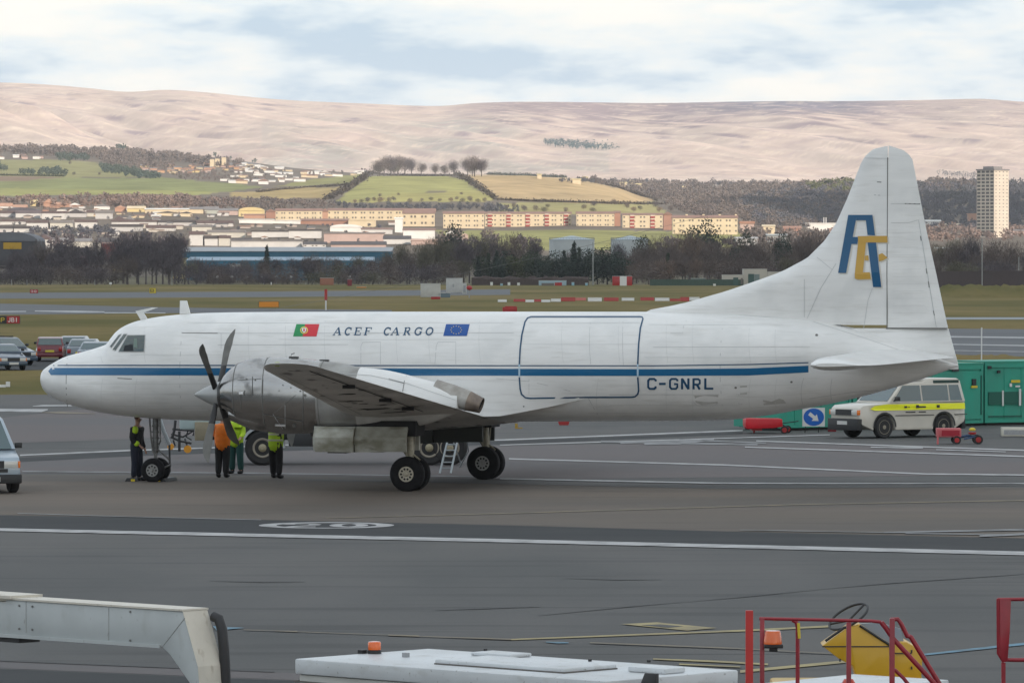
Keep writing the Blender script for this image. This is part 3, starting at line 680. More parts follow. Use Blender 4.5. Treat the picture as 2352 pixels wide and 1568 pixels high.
fl_([(795, 233), (818, 234)], 2, 1); fl_([(780, 300), (790, 301)], 2); fl_([(800, 302), (812, 303)], 2); fl_([(868, 446), (960, 446), (1008, 432)])
fl_([(415, 740), (415, 940)]); fl_([(430, 945), (500, 790), (580, 660)], 1.2); fl_([(480, 625), (560, 690)], 1); fl_([(725, 1000), (748, 850), (770, 790)], 1)
for i in range(12): fl_([(875, 500 + i * 38), (1000 + i * 5, 498 + i * 38)], .6, 2)
b.build('fin_seams', [seamm, seamd, mat('panel_seam_faint', (.62, .63, .62), .5)], fin)
b = MB(); rows = [[(hinge - .01 + x, y, z) for x, y in ((0, -.165 * k), (.022, -.165 * k))] for z, k in ((zr, 1.0), (zmax - .3, .55))]; b.grid(rows)
q0, q1 = L(2037, 754, 0), L(2177, 754, 0); b.box(q0[0], q1[0] - .02, -.13, .13, q0[1] - .015, q0[1] + .02); b.build('hinge_gap', seamd, rud)
# tailplane
rL, rT = L(1968, 824, -.4), L(2185, 837, -.4); tL, tT = L(1852, 842, -5.45), L(2012, 847, -5.45)
for sg in (-1, 1):
    b = MB(); rows = []
    for y in (.2, 1, 2, 3, 4, 4.9, 5.3, 5.5, 5.57):
        t = (y - .4) / 5.05; le, te, z = rL[0] + (tL[0] - rL[0]) * t, rT[0] + (tT[0] - rT[0]) * t, rL[1] + .04 + (tL[1] - rL[1]) * t; th = .15 + .05 * t
        if y > 4.9: q = (y - 4.9) / .68; k = math.sqrt(max(0, 1 - q * q)); m_ = le + (te - le) * .4; le, te = m_ - (m_ - le) * (.55 + .45 * k), m_ + (te - m_) * (.55 + .45 * k); th *= .25 + .75 * k
        rows.append([(le + x, sg * y, z + zz) for x, zz in airfoil(te - le, th, 14, .012)])
    b.grid(rows, 0, True, True, True); tp = b.build('tailplane', paint, plane, smooth=40)
    b = MB(); t = .9; le, te = rL[0] + (tL[0] - rL[0]) * t, rT[0] + (tT[0] - rT[0]) * t
# aerials
b = MB(); P = [L(*c1(*p), 0) for p in ((1253, 272), (1255, 178), (1302, 178), (1326, 270))]; b.prism(P, -.03, .03); b.build('blade_aerial', paint, plane, bevel=.01)
b = MB(); P = [L(*c1(*p), 0) for p in ((985, 318), (950, 258), (946, 250), (975, 245), (1060, 226), (1100, 226), (1000, 262), (1028, 308))]; b.prism(P, -.025, .025); b.build('swept_aerial', paint, plane)
b = MB(); p0 = L(1960, 402, 0); p1 = (6.2, ftop(6.2) + .02)
b.tube([(p0[0] + (p1[0] - p0[0]) * i / 12, -.02, p0[1] + (p1[1] - p0[1]) * i / 12 - .25 * sin(pi * i / 12)) for i in range(13)], .004, 4)
for t in (.018, .045): b.disc((p0[0] + (p1[0] - p0[0]) * t, -.02, p0[1] + (p1[1] - p0[1]) * t - .01), (1, 0, .4), [(-.06, .008), (0, .03), (.06, .008)], 8)
b.build('aerial_wire', seamd, plane)
# ================================================================== SETTING
def sheet(name, pts, z, m, kind='structure', px=True):
    P = [G(*p, z) if px else Vector((*p, z)) for p in pts]
    b = MB(); b.face(P); return tag(b.build(name, m), kind=kind)
grass_m = mat('airfield_grass', (.185, .143, .055), .95, col2=(.110, .100, .032), scale=.035, stretch=(1, .45, 1), det=10, lo=.38, hi=.6, spec=.05)
layer(grass_m, (.26, .19, .09), .02, (.5, .22, 1), .5, .66, .8, 8); layer(grass_m, (.05, .06, .02), .3, (1, .5, 1), .55, .75, .5)
asph = mat('apron_asphalt', (.086, .088, .087), .85, col2=(.115, .113, .110), scale=.22, stretch=(1, .25, 1), det=12, spec=.2, lo=.35, hi=.65)
layer(asph, (.055, .056, .057), .55, (.25, 1.6, 1), .52, .70, .6); layer(asph, (.13, .125, .118), .07, (1, .5, 1), .52, .6, .5, 8); layer(asph, (.045, .045, .046), .9, (.06, 2.5, 1), .60, .70, .6, 5, (4, 7, 1)); layer(asph, (.14, .14, .135), 26, (1, 1, 1), .5, .8, .35, 3); layer(asph, (.05, .05, .05), 9, (1, 1, 1), .56, .75, .3, 4)
conc = mat('old_apron_surface', (.165, .140, .117), .88, col2=(.128, .117, .106), scale=.09, stretch=(.4, 1.2, 1), det=10, spec=.1, lo=.38, hi=.62)
layer(conc, (.20, .165, .14), .16, (.3, 1, 1), .52, .7, .6); layer(conc, (.06, .058, .055), .6, (.3, 1.5, 1), .6, .75, .4); layer(conc, (.17, .165, .16), 20, lo=.55, hi=.8, fac=.25, det=3)
darkas = mat('dark_asphalt', (.042, .045, .048), .85, col2=(.053, .055, .057), scale=.6, stretch=(.3, 1, 1), det=9, spec=.15)
redas = mat('reddish_asphalt', (.135, .115, .112), .88, col2=(.115, .110, .112), scale=.08, stretch=(.3, 1, 1), det=9, spec=.3)
taxi = mat('taxiway_asphalt', (.11, .118, .125), .85, col2=(.085, .09, .098), scale=.05, stretch=(.3, 1, 1), det=8, spec=.4)
line_w = mat('marking_white', (.42, .42, .42), .8, col2=(.22, .22, .22), scale=1.5, det=9, lo=.45, hi=.7)
line_f = mat('marking_faded', (.24, .245, .25), .85, col2=(.13, .13, .13), scale=1.2, det=9, lo=.42, hi=.66)
line_y = mat('marking_yellow', (.36, .30, .15), .85, col2=(.20, .17, .11), scale=1.5, det=9, lo=.42, hi=.7)
line_t = mat('marking_tan', (.22, .18, .12), .85, col2=(.14, .125, .10), scale=1.5, det=8)
line_b = mat('marking_blue', (.12, .26, .36), .8, col2=(.10, .15, .18), scale=2, det=8)
tag((lambda b: (b.box(-4000, 4000, -700, 1345, -.6, 0), b.build('ground', grass_m))[1])(MB()), kind='structure')
sheet('apron', [(-700, 906), (900, 905), (1500, 872), (2000, 842), (3000, 836)], .004, asph)
ap = bpy.data.objects['apron']; me = ap.data    # extend the apron towards and behind the camera
b = MB(); P = [G(*p, .004) for p in [(-700, 907), (900, 905), (1500, 872), (2000, 842), (3000, 836)]]
b.face([(-120, -60, .004), (120, -60, .004)] + P[::-1]); bpy.data.objects.remove(ap); tag(b.build('apron', asph), kind='structure')
sheet('apron_old_surface', [(-60, 1181), (300, 1187), (600, 1193), (1150, 1205), (1650, 1219), (2420, 1237), (2420, 1120), (1700, 1113), (1148, 1102), (600, 1092), (-60, 1088)], .008, conc)
sheet('apron_old_surface', [(-60, 1084), (600, 1090), (1148, 1100), (2420, 1090), (2420, 1036), (1740, 1014), (1148, 1024), (450, 1036), (-60, 1054)], .008, redas)
sheet('apron_old_surface', [(-60, 1020), (300, 1008), (450, 1000), (1150, 985), (1150, 940), (200, 938), (-60, 966)], .008, redas)
sheet('apron_dark_strip', [(-60, 1182), (300, 1188), (600, 1194), (1150, 1206), (1650, 1220), (2420, 1238), (2420, 1274), (1148, 1243), (-60, 1213)], .010, darkas)
sheet('apron_dark_strip', [(-60, 1056), (310, 1036), (720, 1024), (1148, 1013), (1706, 992), (1706, 996), (1148, 1020), (720, 1033), (310, 1047), (-60, 1066)], .010, darkas)
sheet('apron_dark_strip', [(1148, 1101), (1660, 1113), (2120, 1113), (2420, 1111), (2420, 1113), (2120, 1119), (1660, 1122), (1148, 1111), (700, 1103), (700, 1100)], .012, asph)  # shade under the aircraft, painted as a strip of darker asphalt
sheet('apron_pale_strip', [(-60, 1515), (631, 1543), (720, 1547), (720, 1563), (631, 1559), (-60, 1531)], .008, redas)
sheet('apron_dark_strip', [(-60, 1533), (631, 1561), (800, 1566), (800, 1700), (-60, 1700)], .010, darkas)
def mark(name, segs, m, z=.016):      # painted line of n pieces: (u0,v0,w0,u1,v1,w1) px widths
    b = MB()
    for s_ in segs:
        z += .0012
        for p, q in zip(s_, s_[1:]):
            n = max(1, int(abs(q[0] - p[0]) / 150)); 
            for i in range(n):
                a = [p[k] + (q[k] - p[k]) * i / n for k in range(3)]; c_ = [p[k] + (q[k] - p[k]) * (i + 1) / n for k in range(3)]
                b.face([G(a[0], a[1] - a[2] / 2, z), G(c_[0], c_[1] - c_[2] / 2, z), G(c_[0], c_[1] + c_[2] / 2, z), G(a[0], a[1] + a[2] / 2, z)])
    return tag(b.build(name, m), kind='structure')
mark('apron_edge_line', [[(-60, 1214, 6.5), (1148, 1240.5, 7.5), (2420, 1271.5, 8.5)]], line_w, .018)
mark('painted_line', [[(46, 1045, 3), (308, 1033.5, 3), (456, 1029, 2.6), (720, 1019, 2.2), (1148, 1010, 3), (1706, 988, 3)], [(1148, 1021.5, 2), (1500, 1011, 2.2), (1906, 998, 1.8)],
    [(1169, 1053, 3), (1660, 1067, 3), (2120, 1087.6, 3), (2420, 1091, 3)], [(1148, 1098.5, 3), (1660, 1109, 3), (1900, 1109.5, 2.4), (2420, 1109.5, 2)],
    [(1737, 1012, 2.5), (2420, 1036, 3)], [(1711, 1026, 2.5), (2420, 1050, 3)], [(2000, 1026.5, 2.4), (2120, 1028, 3)], [(2150, 1032, 2), (2310, 1037, 2)]], line_w)
mark('faded_line', [[(51, 1082, 2.5), (600, 1086, 2.5), (1100, 1094, 2)], [(40, 1178, 1.5), (300, 1186, 1.2), (600, 1193, 1.2)], [(1380, 1013.5, 4), (1740, 1020.5, 4)], [(1425, 1016, 6), (1610, 1010, 3)], [(1480, 1019, 5), (1560, 1017, 6), (1640, 1009, 3)], [(1560, 1009, 3), (1760, 1017, 3)],
    [(2030, 1222, 3), (2420, 1214, 4)], [(2080, 1224, 2), (2420, 1228, 2)], [(2250, 1230, 4), (2420, 1223, 5)], [(1700, 1216, 1.4), (2050, 1222, 1.6)]], line_f)
mark('painted_line', [[(-60, 941, 6), (95, 942.5, 7), (110, 940, 2)], [(75, 932.5, 1), (100, 931, 3.5), (165, 931, 3)]], line_w)
mark('yellow_line', [[(748, 1189, 1.3), (1148, 1178.6, 2), (1839, 1157.7, 2.4), (2420, 1147, 2.4)], [(93, 946.5, .5), (140, 947, 5), (218, 949.5, 1)]], line_t)
mark('yellow_line', [[(1174, 1467.5, 3), (1717, 1446.6, 4), (1907, 1437, 4.5)], [(1700, 1541, 6), (1942, 1518, 6)], [(1500, 1512, 3), (1665, 1518.6, 4), (1764, 1524.5, 4)], [(1560, 1524, 3), (1700, 1530, 3)]], line_y)
mark('yellow_line', [[(631, 1447.6, 2), (683, 1449, 3)], [(683, 1449.5, 1), (890, 1457, 1)], [(891, 1457, 3), (963, 1459.5, 3)], [(963, 1460, 1), (1174, 1467, 3)], [(560, 1445, 1.2), (631, 1447, 1.2)], [(1355, 1474.5, 2), (1700, 1488, 2)], [(1700, 1488, 1.5), (2100, 1510, 1.5)]], line_t)
sheet('yellow_panel_marking', [(1425, 1432), (1508, 1428), (1647, 1441), (1578, 1447)], .018, line_y)
sheet('yellow_panel_gap', [(1472, 1434.5), (1515, 1432.6), (1570, 1437), (1535, 1440)], .022, asph)
mark('blue_line', [[(2123, 1502, 4), (2420, 1470, 6)], [(1254, 1473, 2), (1280, 1474.5, 4), (1306, 1475, 2)]], line_b)
sheet('blue_marking', [(489, 1437), (561, 1440.6), (498, 1447)], .02, line_b)
mark('pavement_crack', [[(1235, 1412, .8), (1450, 1391, 1.4), (1580, 1380, .5), (1711, 1369, 1.3), (1900, 1350, .6), (2044, 1338, 1.4), (2420, 1312, .8)], [(1300, 1326, .5), (1420, 1330, 1.3), (1520, 1329, .5)], [(-60, 1513, 2), (631, 1541, 2)], [(480, 1332, .6), (600, 1335, 1.4), (700, 1334, .6)], [(1000, 1399, .8), (1120, 1395, 1.6), (1240, 1391, .8)]], mat('crack_dark', (.062, .063, .064), .9))
# stand number painted in an oval
b = MB(); c_ = G(750, 1205.5, .018); r_ = (G(905, 1205.5).x - G(595, 1205.5).x) / 2
b.grid([[(c_.x + r_ * k * cos(2 * pi * i / 40), c_.y + r_ * .95 * k * sin(2 * pi * i / 40), .018) for i in range(41)] for k in (.74, 1)], 0)
for ch, x0 in (('2', -.62), ('0', .08)): glyph(ch, b, lambda x, y: (c_.x + r_ * (x0 + .5 * x), c_.y + r_ * (-.5 + 1.0 * y), .018), SAN, 0, .5)
tag(b.build('stand_number_marking', line_w), kind='structure')
# taxiways and the car park road
sheet('taxiway', [(-200, 673), (626, 669.5), (1172, 664), (1172, 677), (626, 682), (-200, 687)], .006, taxi)
sheet('taxiway', [(-200, 694), (0, 697), (428, 706.5), (900, 712), (900, 719), (428, 718.5), (0, 722.5), (-200, 724)], .006, taxi)
mark('taxiway_line', [[(80, 714, 2), (180, 715.5, 4), (240, 716, 2)], [(240, 718, 2), (380, 718.6, 2)], [(-60, 716, 3), (60, 715, 2)]], line_w)
sheet('taxiway', [(2100, 754), (2500, 757), (2500, 822), (2100, 812)], .006, taxi)
sheet('taxiway', [(2100, 728.5), (2500, 728.5), (2500, 733.5), (2100, 733.5)], .006, mat('pale_taxiway', (.24, .26, .28), .8))
mark('taxiway_line', [[(2100, 772, 3), (2500, 777, 3)], [(2100, 789, 2), (2500, 796, 3)], [(2100, 803, 1), (2500, 810, 1.6)]], line_w)
sheet('car_park_road', [(-200, 822), (300, 822), (300, 848), (-200, 852)], .006, darkas)
# rough grass bank by the containers
def mound(name, u0, u1, v, Yd, h, m):
    p0, p1 = G(u0, v), G(u1, v); b = MB(); rows = []
    for i in range(41):
        t = i / 40; x = p0.x + (p1.x - p0.x) * t; row = []
        for j in range(13):
            q = j / 12; y = p0.y + Yd * q; z = -.05 + h * sin(pi * q) * min(1, 5 * t, 5 * (1 - t)) * (.85 + .3 * rnd.random()); row.append((x, y, z))
        rows.append(row)
    b.grid(rows); return tag(b.build(name, m, smooth=60), kind='structure')
mound('grass_bank', 2150, 2500, 684, 70, 1.9, grass_m)
mound('grass_bank', 2030, 2420, 838, 12, .5, grass_m)
# ------------------------------------------------------------------ rising land
TY = [1340, 1500, 1650, 1800, 2000, 2200, 2400, 2600, 2800, 3000, 3350, 3700, 4100, 4600, 5100, 5900]
near = [654.4, 649, 641, 616, 588, 562, 540]
TU = [-900, 0, 400, 700, 850, 1050, 1200, 1300, 1400, 1500, 1700, 1950, 2352, 3200]
nr_ = [654.4, 649, 642, 622, 600, 582, 568]
TT = [near + [515, 492, 470, 448, 424, 398, 368, 345, 340], near + [515, 492, 470, 448, 424, 398, 368, 345, 340], near + [518, 496, 476, 448, 428, 408, 388, 364, 352], near + [525, 500, 480, 456, 432, 418, 404, 393, 388],
      near + [528, 503, 478, 448, 407, 412, 408, 402, 398], near + [528, 503, 476, 445, 406, 412, 410, 405, 400], near + [530, 505, 480, 450, 403, 412, 412, 408, 404], near + [530, 505, 482, 455, 413, 418, 415, 412, 408],
      near + [530, 506, 486, 462, 432, 428, 424, 420, 415], near + [530, 508, 495, 482, 470, 455, 440, 428, 420], near + [533, 515, 505, 490, 475, 455, 437, 428, 428],
      nr_ + [558, 552, 548, 540, 505, 455, 424, 428, 432], nr_ + [558, 552, 548, 540, 500, 450, 420, 424, 430], nr_ + [558, 552, 548, 540, 500, 450, 420, 424, 430]]
def Vt(u, Y): return interp(u, TU, [pchip(Y, TY, r_) for r_ in TT]) if False else _vt(u, Y)
_colc = {}
def _vt(u, Y):
    k = round(Y, 3)
    if k not in _colc: _colc[k] = [pchip(Y, TY, r_) for r_ in TT]
    u = max(TU[0], min(TU[-1], u))
    return pchip(u, TU, _colc[k]) if TU[0] < u < TU[-1] else _colc[k][0 if u <= TU[0] else -1]
def T(u, v):                          # terrain point seen at a pixel
    a = 1345.0
    while a < 5900 and Vt(u, a) > v: a += 60
    lo, hi = a - 60, a
    for _ in range(8):
        m_ = (lo + hi) / 2
        if Vt(u, m_) > v: lo = m_
        else: hi = m_
    hi = round(min(hi, 5880)); return A(u, Vt(u, hi), hi)
def inside(u, v, poly):
    c_ = False; j = len(poly) - 1
    for i in range(len(poly)):
        if (poly[i][1] > v) != (poly[j][1] > v) and u < (poly[j][0] - poly[i][0]) * (v - poly[i][1]) / (poly[j][1] - poly[i][1]) + poly[i][0]: c_ = not c_
        j = i
    return c_
FIELDS = [([(-300, 366), (130, 367), (250, 377), (335, 393), (375, 410), (200, 406), (-300, 403)], (.23, .22, .10)),
    ([(-300, 404), (60, 404), (150, 407), (60, 415), (-300, 420)], (.20, .14, .10)),
    ([(-300, 420), (60, 415), (150, 407), (380, 411), (520, 420), (610, 430), (520, 440), (300, 434), (-300, 432)], (.20, .215, .088)),
    ([(-300, 432), (300, 434), (520, 440), (470, 446), (200, 448), (-300, 452)], (.27, .27, .10)),
    ([(530, 443), (640, 433), (745, 429), (790, 431), (755, 456), (600, 458), (530, 452)], (.34, .26, .12)),
    ([(620, 430), (700, 415), (835, 398), (838, 404), (800, 420), (720, 426)], (.24, .23, .09)),
    ([(852, 404), (1030, 405), (1065, 412), (1100, 436), (980, 440), (900, 445), (770, 464), (800, 440)], (.30, .29, .11)),
    ([(770, 464), (900, 445), (1100, 436), (1135, 456), (1125, 464)], (.33, .30, .11)),
    ([(1072, 402), (1200, 400), (1335, 410), (1440, 440), (1503, 461), (1400, 469), (1150, 461)], (.42, .31, .17)),
    ([(1140, 466), (1500, 464), (1535, 490), (1140, 490)], (.30, .27, .12)),
    ([(1000, 529), (1710, 531), (1700, 572), (1080, 572)], (.24, .235, .09)), ([(1250, 545), (1340, 540), (1360, 560), (1220, 572)], (.28, .27, .10))]
def vcol_mesh(name, rows, cols, m, kind='structure'):
    b = MB(); b.grid(rows); o = b.build(name, m, smooth=80); a = o.data.color_attributes.new('land', 'FLOAT_COLOR', 'POINT')
    flat = [c_ for r_ in cols for c_ in r_]; a.data.foreach_set('color', [x for c_ in flat for x in (*c_, 1)]); return tag(o, kind=kind)
def vmat(name, sc_, amt, stretch=(1, 1, 1)):
    m = bpy.data.materials.new(name); m.use_nodes = True; t = m.node_tree; p = t.nodes['Principled BSDF']; p.inputs['Roughness'].default_value = .95; p.inputs['Specular IOR Level'].default_value = .1
    at = t.nodes.new('ShaderNodeAttribute'); at.attribute_name = 'land'; c = t.nodes.new('ShaderNodeTexCoord'); mp = t.nodes.new('ShaderNodeMapping'); mp.inputs['Scale'].default_value = stretch
    n = t.nodes.new('ShaderNodeTexNoise'); n.inputs['Scale'].default_value = sc_; n.inputs['Detail'].default_value = 9; n.inputs['Roughness'].default_value = .6
    r = t.nodes.new('ShaderNodeMapRange'); r.inputs[1].default_value = .3; r.inputs[2].default_value = .7; r.inputs[3].default_value = 1 - amt; r.inputs[4].default_value = 1 + amt
    mu = t.nodes.new('ShaderNodeVectorMath'); mu.operation = 'SCALE'
    t.links.new(c.outputs['Object'], mp.inputs[0]); t.links.new(mp.outputs[0], n.inputs[0]); t.links.new(n.outputs[0], r.inputs[0]); t.links.new(at.outputs['Color'], mu.inputs[0]); t.links.new(r.outputs[0], mu.inputs['Scale']); t.links.new(mu.outputs[0], p.inputs['Base Color'])
    return m
from mathutils import noise as mn
rows, cols = [], []
Ys = []; y = 1340.0
while y < 5890: Ys.append(round(y)); y *= 1.0105
US = list(range(-3700, -900, 350)) + list(range(-900, -60, 70)) + list(range(-60, 2420, 9)) + list(range(2420, 3201, 70)) + list(range(3400, 6200, 350))
for Y in Ys:
    r_, c_ = [], []
    for u in US:
        v = Vt(u, Y); p = A(u, v, Y)
        if Y > 1500: p.z += 1.0 * mn.noise(Vector((p.x / 60, Y / 90, 1))) * min(1, (Y - 1500) / 300)
        if Y < 1400: p.z = min(p.z, .02) - .03
        col = (.15, .125, .10)
        jit = 1.6 * mn.noise(Vector((u / 25, v / 9, 3)))
        if Y > 1900:
            for poly, fc in FIELDS:
                if inside(u, v + jit, poly): col = fc; break
        if Y < 1700: col = (.13, .115, .07)
        k = 1 + .25 * mn.noise(Vector((p.x / 40, Y / 120, 7))); r_.append(p); c_.append(tuple(x * k for x in col))
    rows.append(r_); cols.append(c_)
vcol_mesh('farmland', rows, cols, vmat('farmland_mat', .05, .25))
# ------------------------------------------------------------------ hills
RU = [-900, 0, 80, 200, 300, 380, 470, 550, 700, 850, 1000, 1100, 1200, 1400, 1500, 1650, 1800, 2000, 2150, 2250, 2352, 3200]
RV = [196, 190, 193, 203, 212, 208, 213, 221, 233, 239, 244, 237, 234, 235.5, 237, 235, 233, 232, 229.5, 227.5, 234, 250]
BU, BV = [-900, 0, 300, 600, 900, 1200, 1700, 2352, 3200], [350, 350, 372, 402, 425, 430, 440, 446, 446]
rows, cols = [], []
NY = 220
for i in range(NY + 8):
    t = min(i / NY, 1.0); Y = 5900 + 3400 * t + (max(0, i - NY) * 120); r_, c_ = [], []
    for u in list(range(-3700, -900, 280)) + list(range(-900, -60, 60)) + list(range(-60, 2420, 7)) + list(range(2420, 3201, 60)) + list(range(3400, 6200, 280)):
        vr, vb = pchip(u, RU, RV), pchip(u, BU, BV)
        s_ = interp(t, [0, .25, .5, .75, 1], [0, .20, .46, .76, 1]); v = vb + (vr - vb) * s_
        p = A(u, v, Y); X = p.x
        # gullies running down the face, a nearer spur on the left
        amp = interp(u, [650, 1250], [26, 16]) * min(1, t * 3) * min(1, (1 - t) * 2.2 + .02)
        mac = mn.noise(Vector(((X + (Y - 5900) * .25) / 620, Y / 2600, 77))); wv = 1.5 * mac + mn.noise(Vector((X / 260 + .9 * t, Y / 1500, 2))) * 1.3 + .8 * mn.noise(Vector(((X + (Y - 5900) * .35) / 90, Y / 700, 5))) + .35 * mn.noise(Vector(((X + (Y - 5900) * .4) / 34, Y / 260, 9)))
        p.z += amp * wv
        sp = max(0, 1 - abs(t - .33) / .22) * max(0, 1 - max(0, u + 60) / 420); p.z += 26 * sp * sp * (3 - 2 * sp)
        if i > NY: p.z -= (i - NY) * 14
        n5 = mn.noise(Vector(((X - Y * .6) / 9, Y / 90, 41))); n4 = mn.noise(Vector(((X - Y * .35) / 60, Y / 45, 51))); n1 = mn.noise(Vector((X / 170, Y / 420, 11))); n2 = mn.noise(Vector(((X + Y * .3) / 38, Y / 120, 21))); n3 = mn.noise(Vector(((X + Y * .5) / 16, Y / 60, 31)))
        base = Vector((.60, .465, .39)); gr = Vector((.40, .375, .33)); he = Vector((.27, .20, .225)); wd = Vector((.05, .09, .085))
        k = min(1, max(0, .45 + 1.8 * n1)) * (.8 if 600 < u < 1400 and .2 < t < .75 else .25); col = base.lerp(gr, k)
        k = min(1, max(0, (n2 + .55 * n3) * 2.6 - .6)) * (.9 if t > .55 else .5); col = col.lerp(he, k)
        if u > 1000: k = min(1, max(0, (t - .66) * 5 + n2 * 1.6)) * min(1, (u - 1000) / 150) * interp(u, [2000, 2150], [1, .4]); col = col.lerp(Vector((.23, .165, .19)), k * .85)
        k = min(1, max(0, (t - .80 + .05 * n2) * 9)) * min(1, max(0, (u - 1500) / 220)) * min(1, max(0, (2100 - u) / 180)); col = col.lerp(Vector((.12, .12, .18)), .85 * k)  # cloud shadow along the right ridge top, painted into the land colour
        if n3 > .34: col = col.lerp(Vector((.68, .56, .44)), .6)
        k = min(1, max(0, (n4 + .5 * n5) * 2.2 - .35)); col = col.lerp(he.lerp(base, .45), k * .75); k = min(1, max(0, (-n4 + .6 * n5) * 2.0 - .5)); col = col.lerp(Vector((.70, .57, .47)), k * .6)
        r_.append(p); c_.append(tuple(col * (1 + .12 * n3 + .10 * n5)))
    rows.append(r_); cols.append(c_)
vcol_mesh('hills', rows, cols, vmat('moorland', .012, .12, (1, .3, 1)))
def hillpt(u, v):                     # point on the moor face
    vr, vb = pchip(u, RU, RV), pchip(u, BU, BV); s_ = (v - vb) / (vr - vb); t = interp(s_, [0, .20, .46, .76, 1], [0, .25, .5, .75, 1]); return A(u, v, 5900 + 3400 * t)
# ------------------------------------------------------------------ clouds out of view, shaped to put the airfield and right-hand wood in shade
cm = bpy.data.materials.new('cloud'); cm.use_nodes = True; t = cm.node_tree; t.nodes.clear()
d1 = t.nodes.new('ShaderNodeBsdfDiffuse'); d1.inputs[0].default_value = (.95, .95, .95, 1); d2 = t.nodes.new('ShaderNodeBsdfTranslucent'); d2.inputs[0].default_value = (.93, .95, .97, 1)
ms = t.nodes.new('ShaderNodeMixShader'); ms.inputs[0].default_value = .5; mo = t.nodes.new('ShaderNodeOutputMaterial')
t.links.new(d1.outputs[0], ms.inputs[1]); t.links.new(d2.outputs[0], ms.inputs[2]); t.links.new(ms.outputs[0], mo.inputs[0])
def cloud(x0, x1, y0, y1, H, seed, wav=60):
    k = H / math.tan(R(SUN_EL)); sx, sy = sin(R(SUN_AZ)) * k, -cos(R(SUN_AZ)) * k; b = MB(); n = 36; up, lo = [], []
    for i in range(n + 1):
        a, c_ = [], []
        for j in range(n + 1):
            p, q = i / n, j / n; e_ = min(1, 10 * min(p, 1 - p, q, 1 - q)) ** .5
            x = x0 + (x1 - x0) * p; y = y0 + (y1 - y0) * q; y += wav * mn.noise(Vector((x / 110, seed, 0))) * q; x += wav * mn.noise(Vector((y / 150, seed, 9)))
            h = 70 * e_ * (1 + .8 * mn.noise(Vector((x / 150, y / 150, seed)))); a.append((x + sx, y + sy, H + h)); c_.append((x + sx, y + sy, H - .3 * h - .5))
        up.append(a); lo.append(c_)
    b.grid(up); b.grid(lo, flip=True)
    ring_ = [(0, j) for j in range(n)] + [(i, n) for i in range(n)] + [(n, n - j) for j in range(n)] + [(n - i, 0) for i in range(n)]
    b.grid([[up[i][j] for i, j in ring_], [lo[i][j] for i, j in ring_]], 0, True)
    return tag(b.build('cloud', cm, smooth=70), kind='structure')
cloud(-650, 650, -400, 2060, 760, 3)
cloud(165, 420, 3560, 4150, 760, 8, 40)
# ================================================================== VEGETATION
def crown_mesh(n, rx, rz, zc, sz, asp, seed, droop=0, shape='ball', hollow=.25):
    """foliage or twigs: n small blades spread through an uneven crown"""
    q = random.Random(seed); b = MB(); lobes = []
    for _ in range(7): a = q.random() * 2 * pi; lobes.append((cos(a) * rx * .5 * q.random() ** .5, sin(a) * rx * .5 * q.random() ** .5, zc + (q.random() - .4) * rz * 1.0, .45 + .3 * q.random()))
    for _ in range(n):
        if shape == 'cone':
            t = q.random() ** 1.6; a = q.random() * 2 * pi; r_ = rx * (1 - t) * (.75 + .3 * sin(a * 3 + t * 20)) * q.random() ** .35; c_ = Vector((r_ * cos(a), r_ * sin(a), zc - rz + 2 * rz * t))
        else:
            lx, ly, lz, lr = q.choice(lobes); d = Vector((q.gauss(0, 1), q.gauss(0, 1), q.gauss(0, 1))).normalized(); r_ = (hollow + (1 - hollow) * q.random()) ** .6
            c_ = Vector((lx + d.x * rx * lr * r_ * 1.25, ly + d.y * rx * lr * r_ * 1.25, lz + d.z * rz * lr * r_ * 1.25))
        if shape == 'twig': up = Vector((c_.x * .5, c_.y * .5, rz * .9 + q.random() * rz)).normalized() + Vector((q.gauss(0, .35), q.gauss(0, .35), q.gauss(0, .25)))
        else: up = Vector((q.gauss(0, 1), q.gauss(0, 1), q.gauss(0, .8) - droop))
        up.normalize(); si = up.cross(Vector((q.gauss(0, 1), q.gauss(0, 1), q.gauss(0, 1)))).normalized(); L_, W_ = sz * (.6 + .8 * q.random()), sz * asp * (.6 + .8 * q.random())
        b.face([c_ - si * W_ / 2, c_ + si * W_ * .5 + up * L_ * .1, c_ + si * W_ * .3 + up * L_, c_ - si * W_ * .35 + up * L_ * .9])
    return b
def trunk_b(h, r_, seed, limbs=5, spread=2.2):
    q = random.Random(seed); b = MB(); b.tube([(0, 0, -.3), (q.uniform(-.1, .1), 0, h * .35), (q.uniform(-.2, .2), .1, h * .65), (0, 0, h * .92)], [r_, r_ * .8, r_ * .5, r_ * .12], 6)
    for i in range(limbs):
        a = i * 2.4 + q.random(); z = h * (.3 + .4 * i / limbs); s_ = spread * (.6 + .5 * q.random())
        b.tube([(0, 0, z), (cos(a) * s_ * .5, sin(a) * s_ * .5, z + h * .12), (cos(a) * s_, sin(a) * s_, z + h * .3)], [r_ * .5, r_ * .3, r_ * .08], 5)
    return b
bark = mat('bark', (.085, .070, .065), .9); barkl = mat('bark_pale', (.10, .085, .075), .9)
twig_cols = [mat('twigs_brown', (.155, .120, .105), .95, var=.5, scale=.6), mat('twigs_purple', (.120, .100, .108), .95, var=.5, scale=.6), mat('twigs_olive', (.14, .128, .085), .95, var=.5, scale=.6), mat('twigs_rust', (.20, .142, .108), .95, var=.4, scale=.6)]
conif = [mat('conifer_dark', (.026, .046, .030), .9, var=.5, scale=.7), mat('conifer_mid', (.045, .066, .034), .9, var=.5, scale=.7), mat('evergreen_olive', (.075, .085, .028), .9, var=.5, scale=.8)]
PROTO = {}
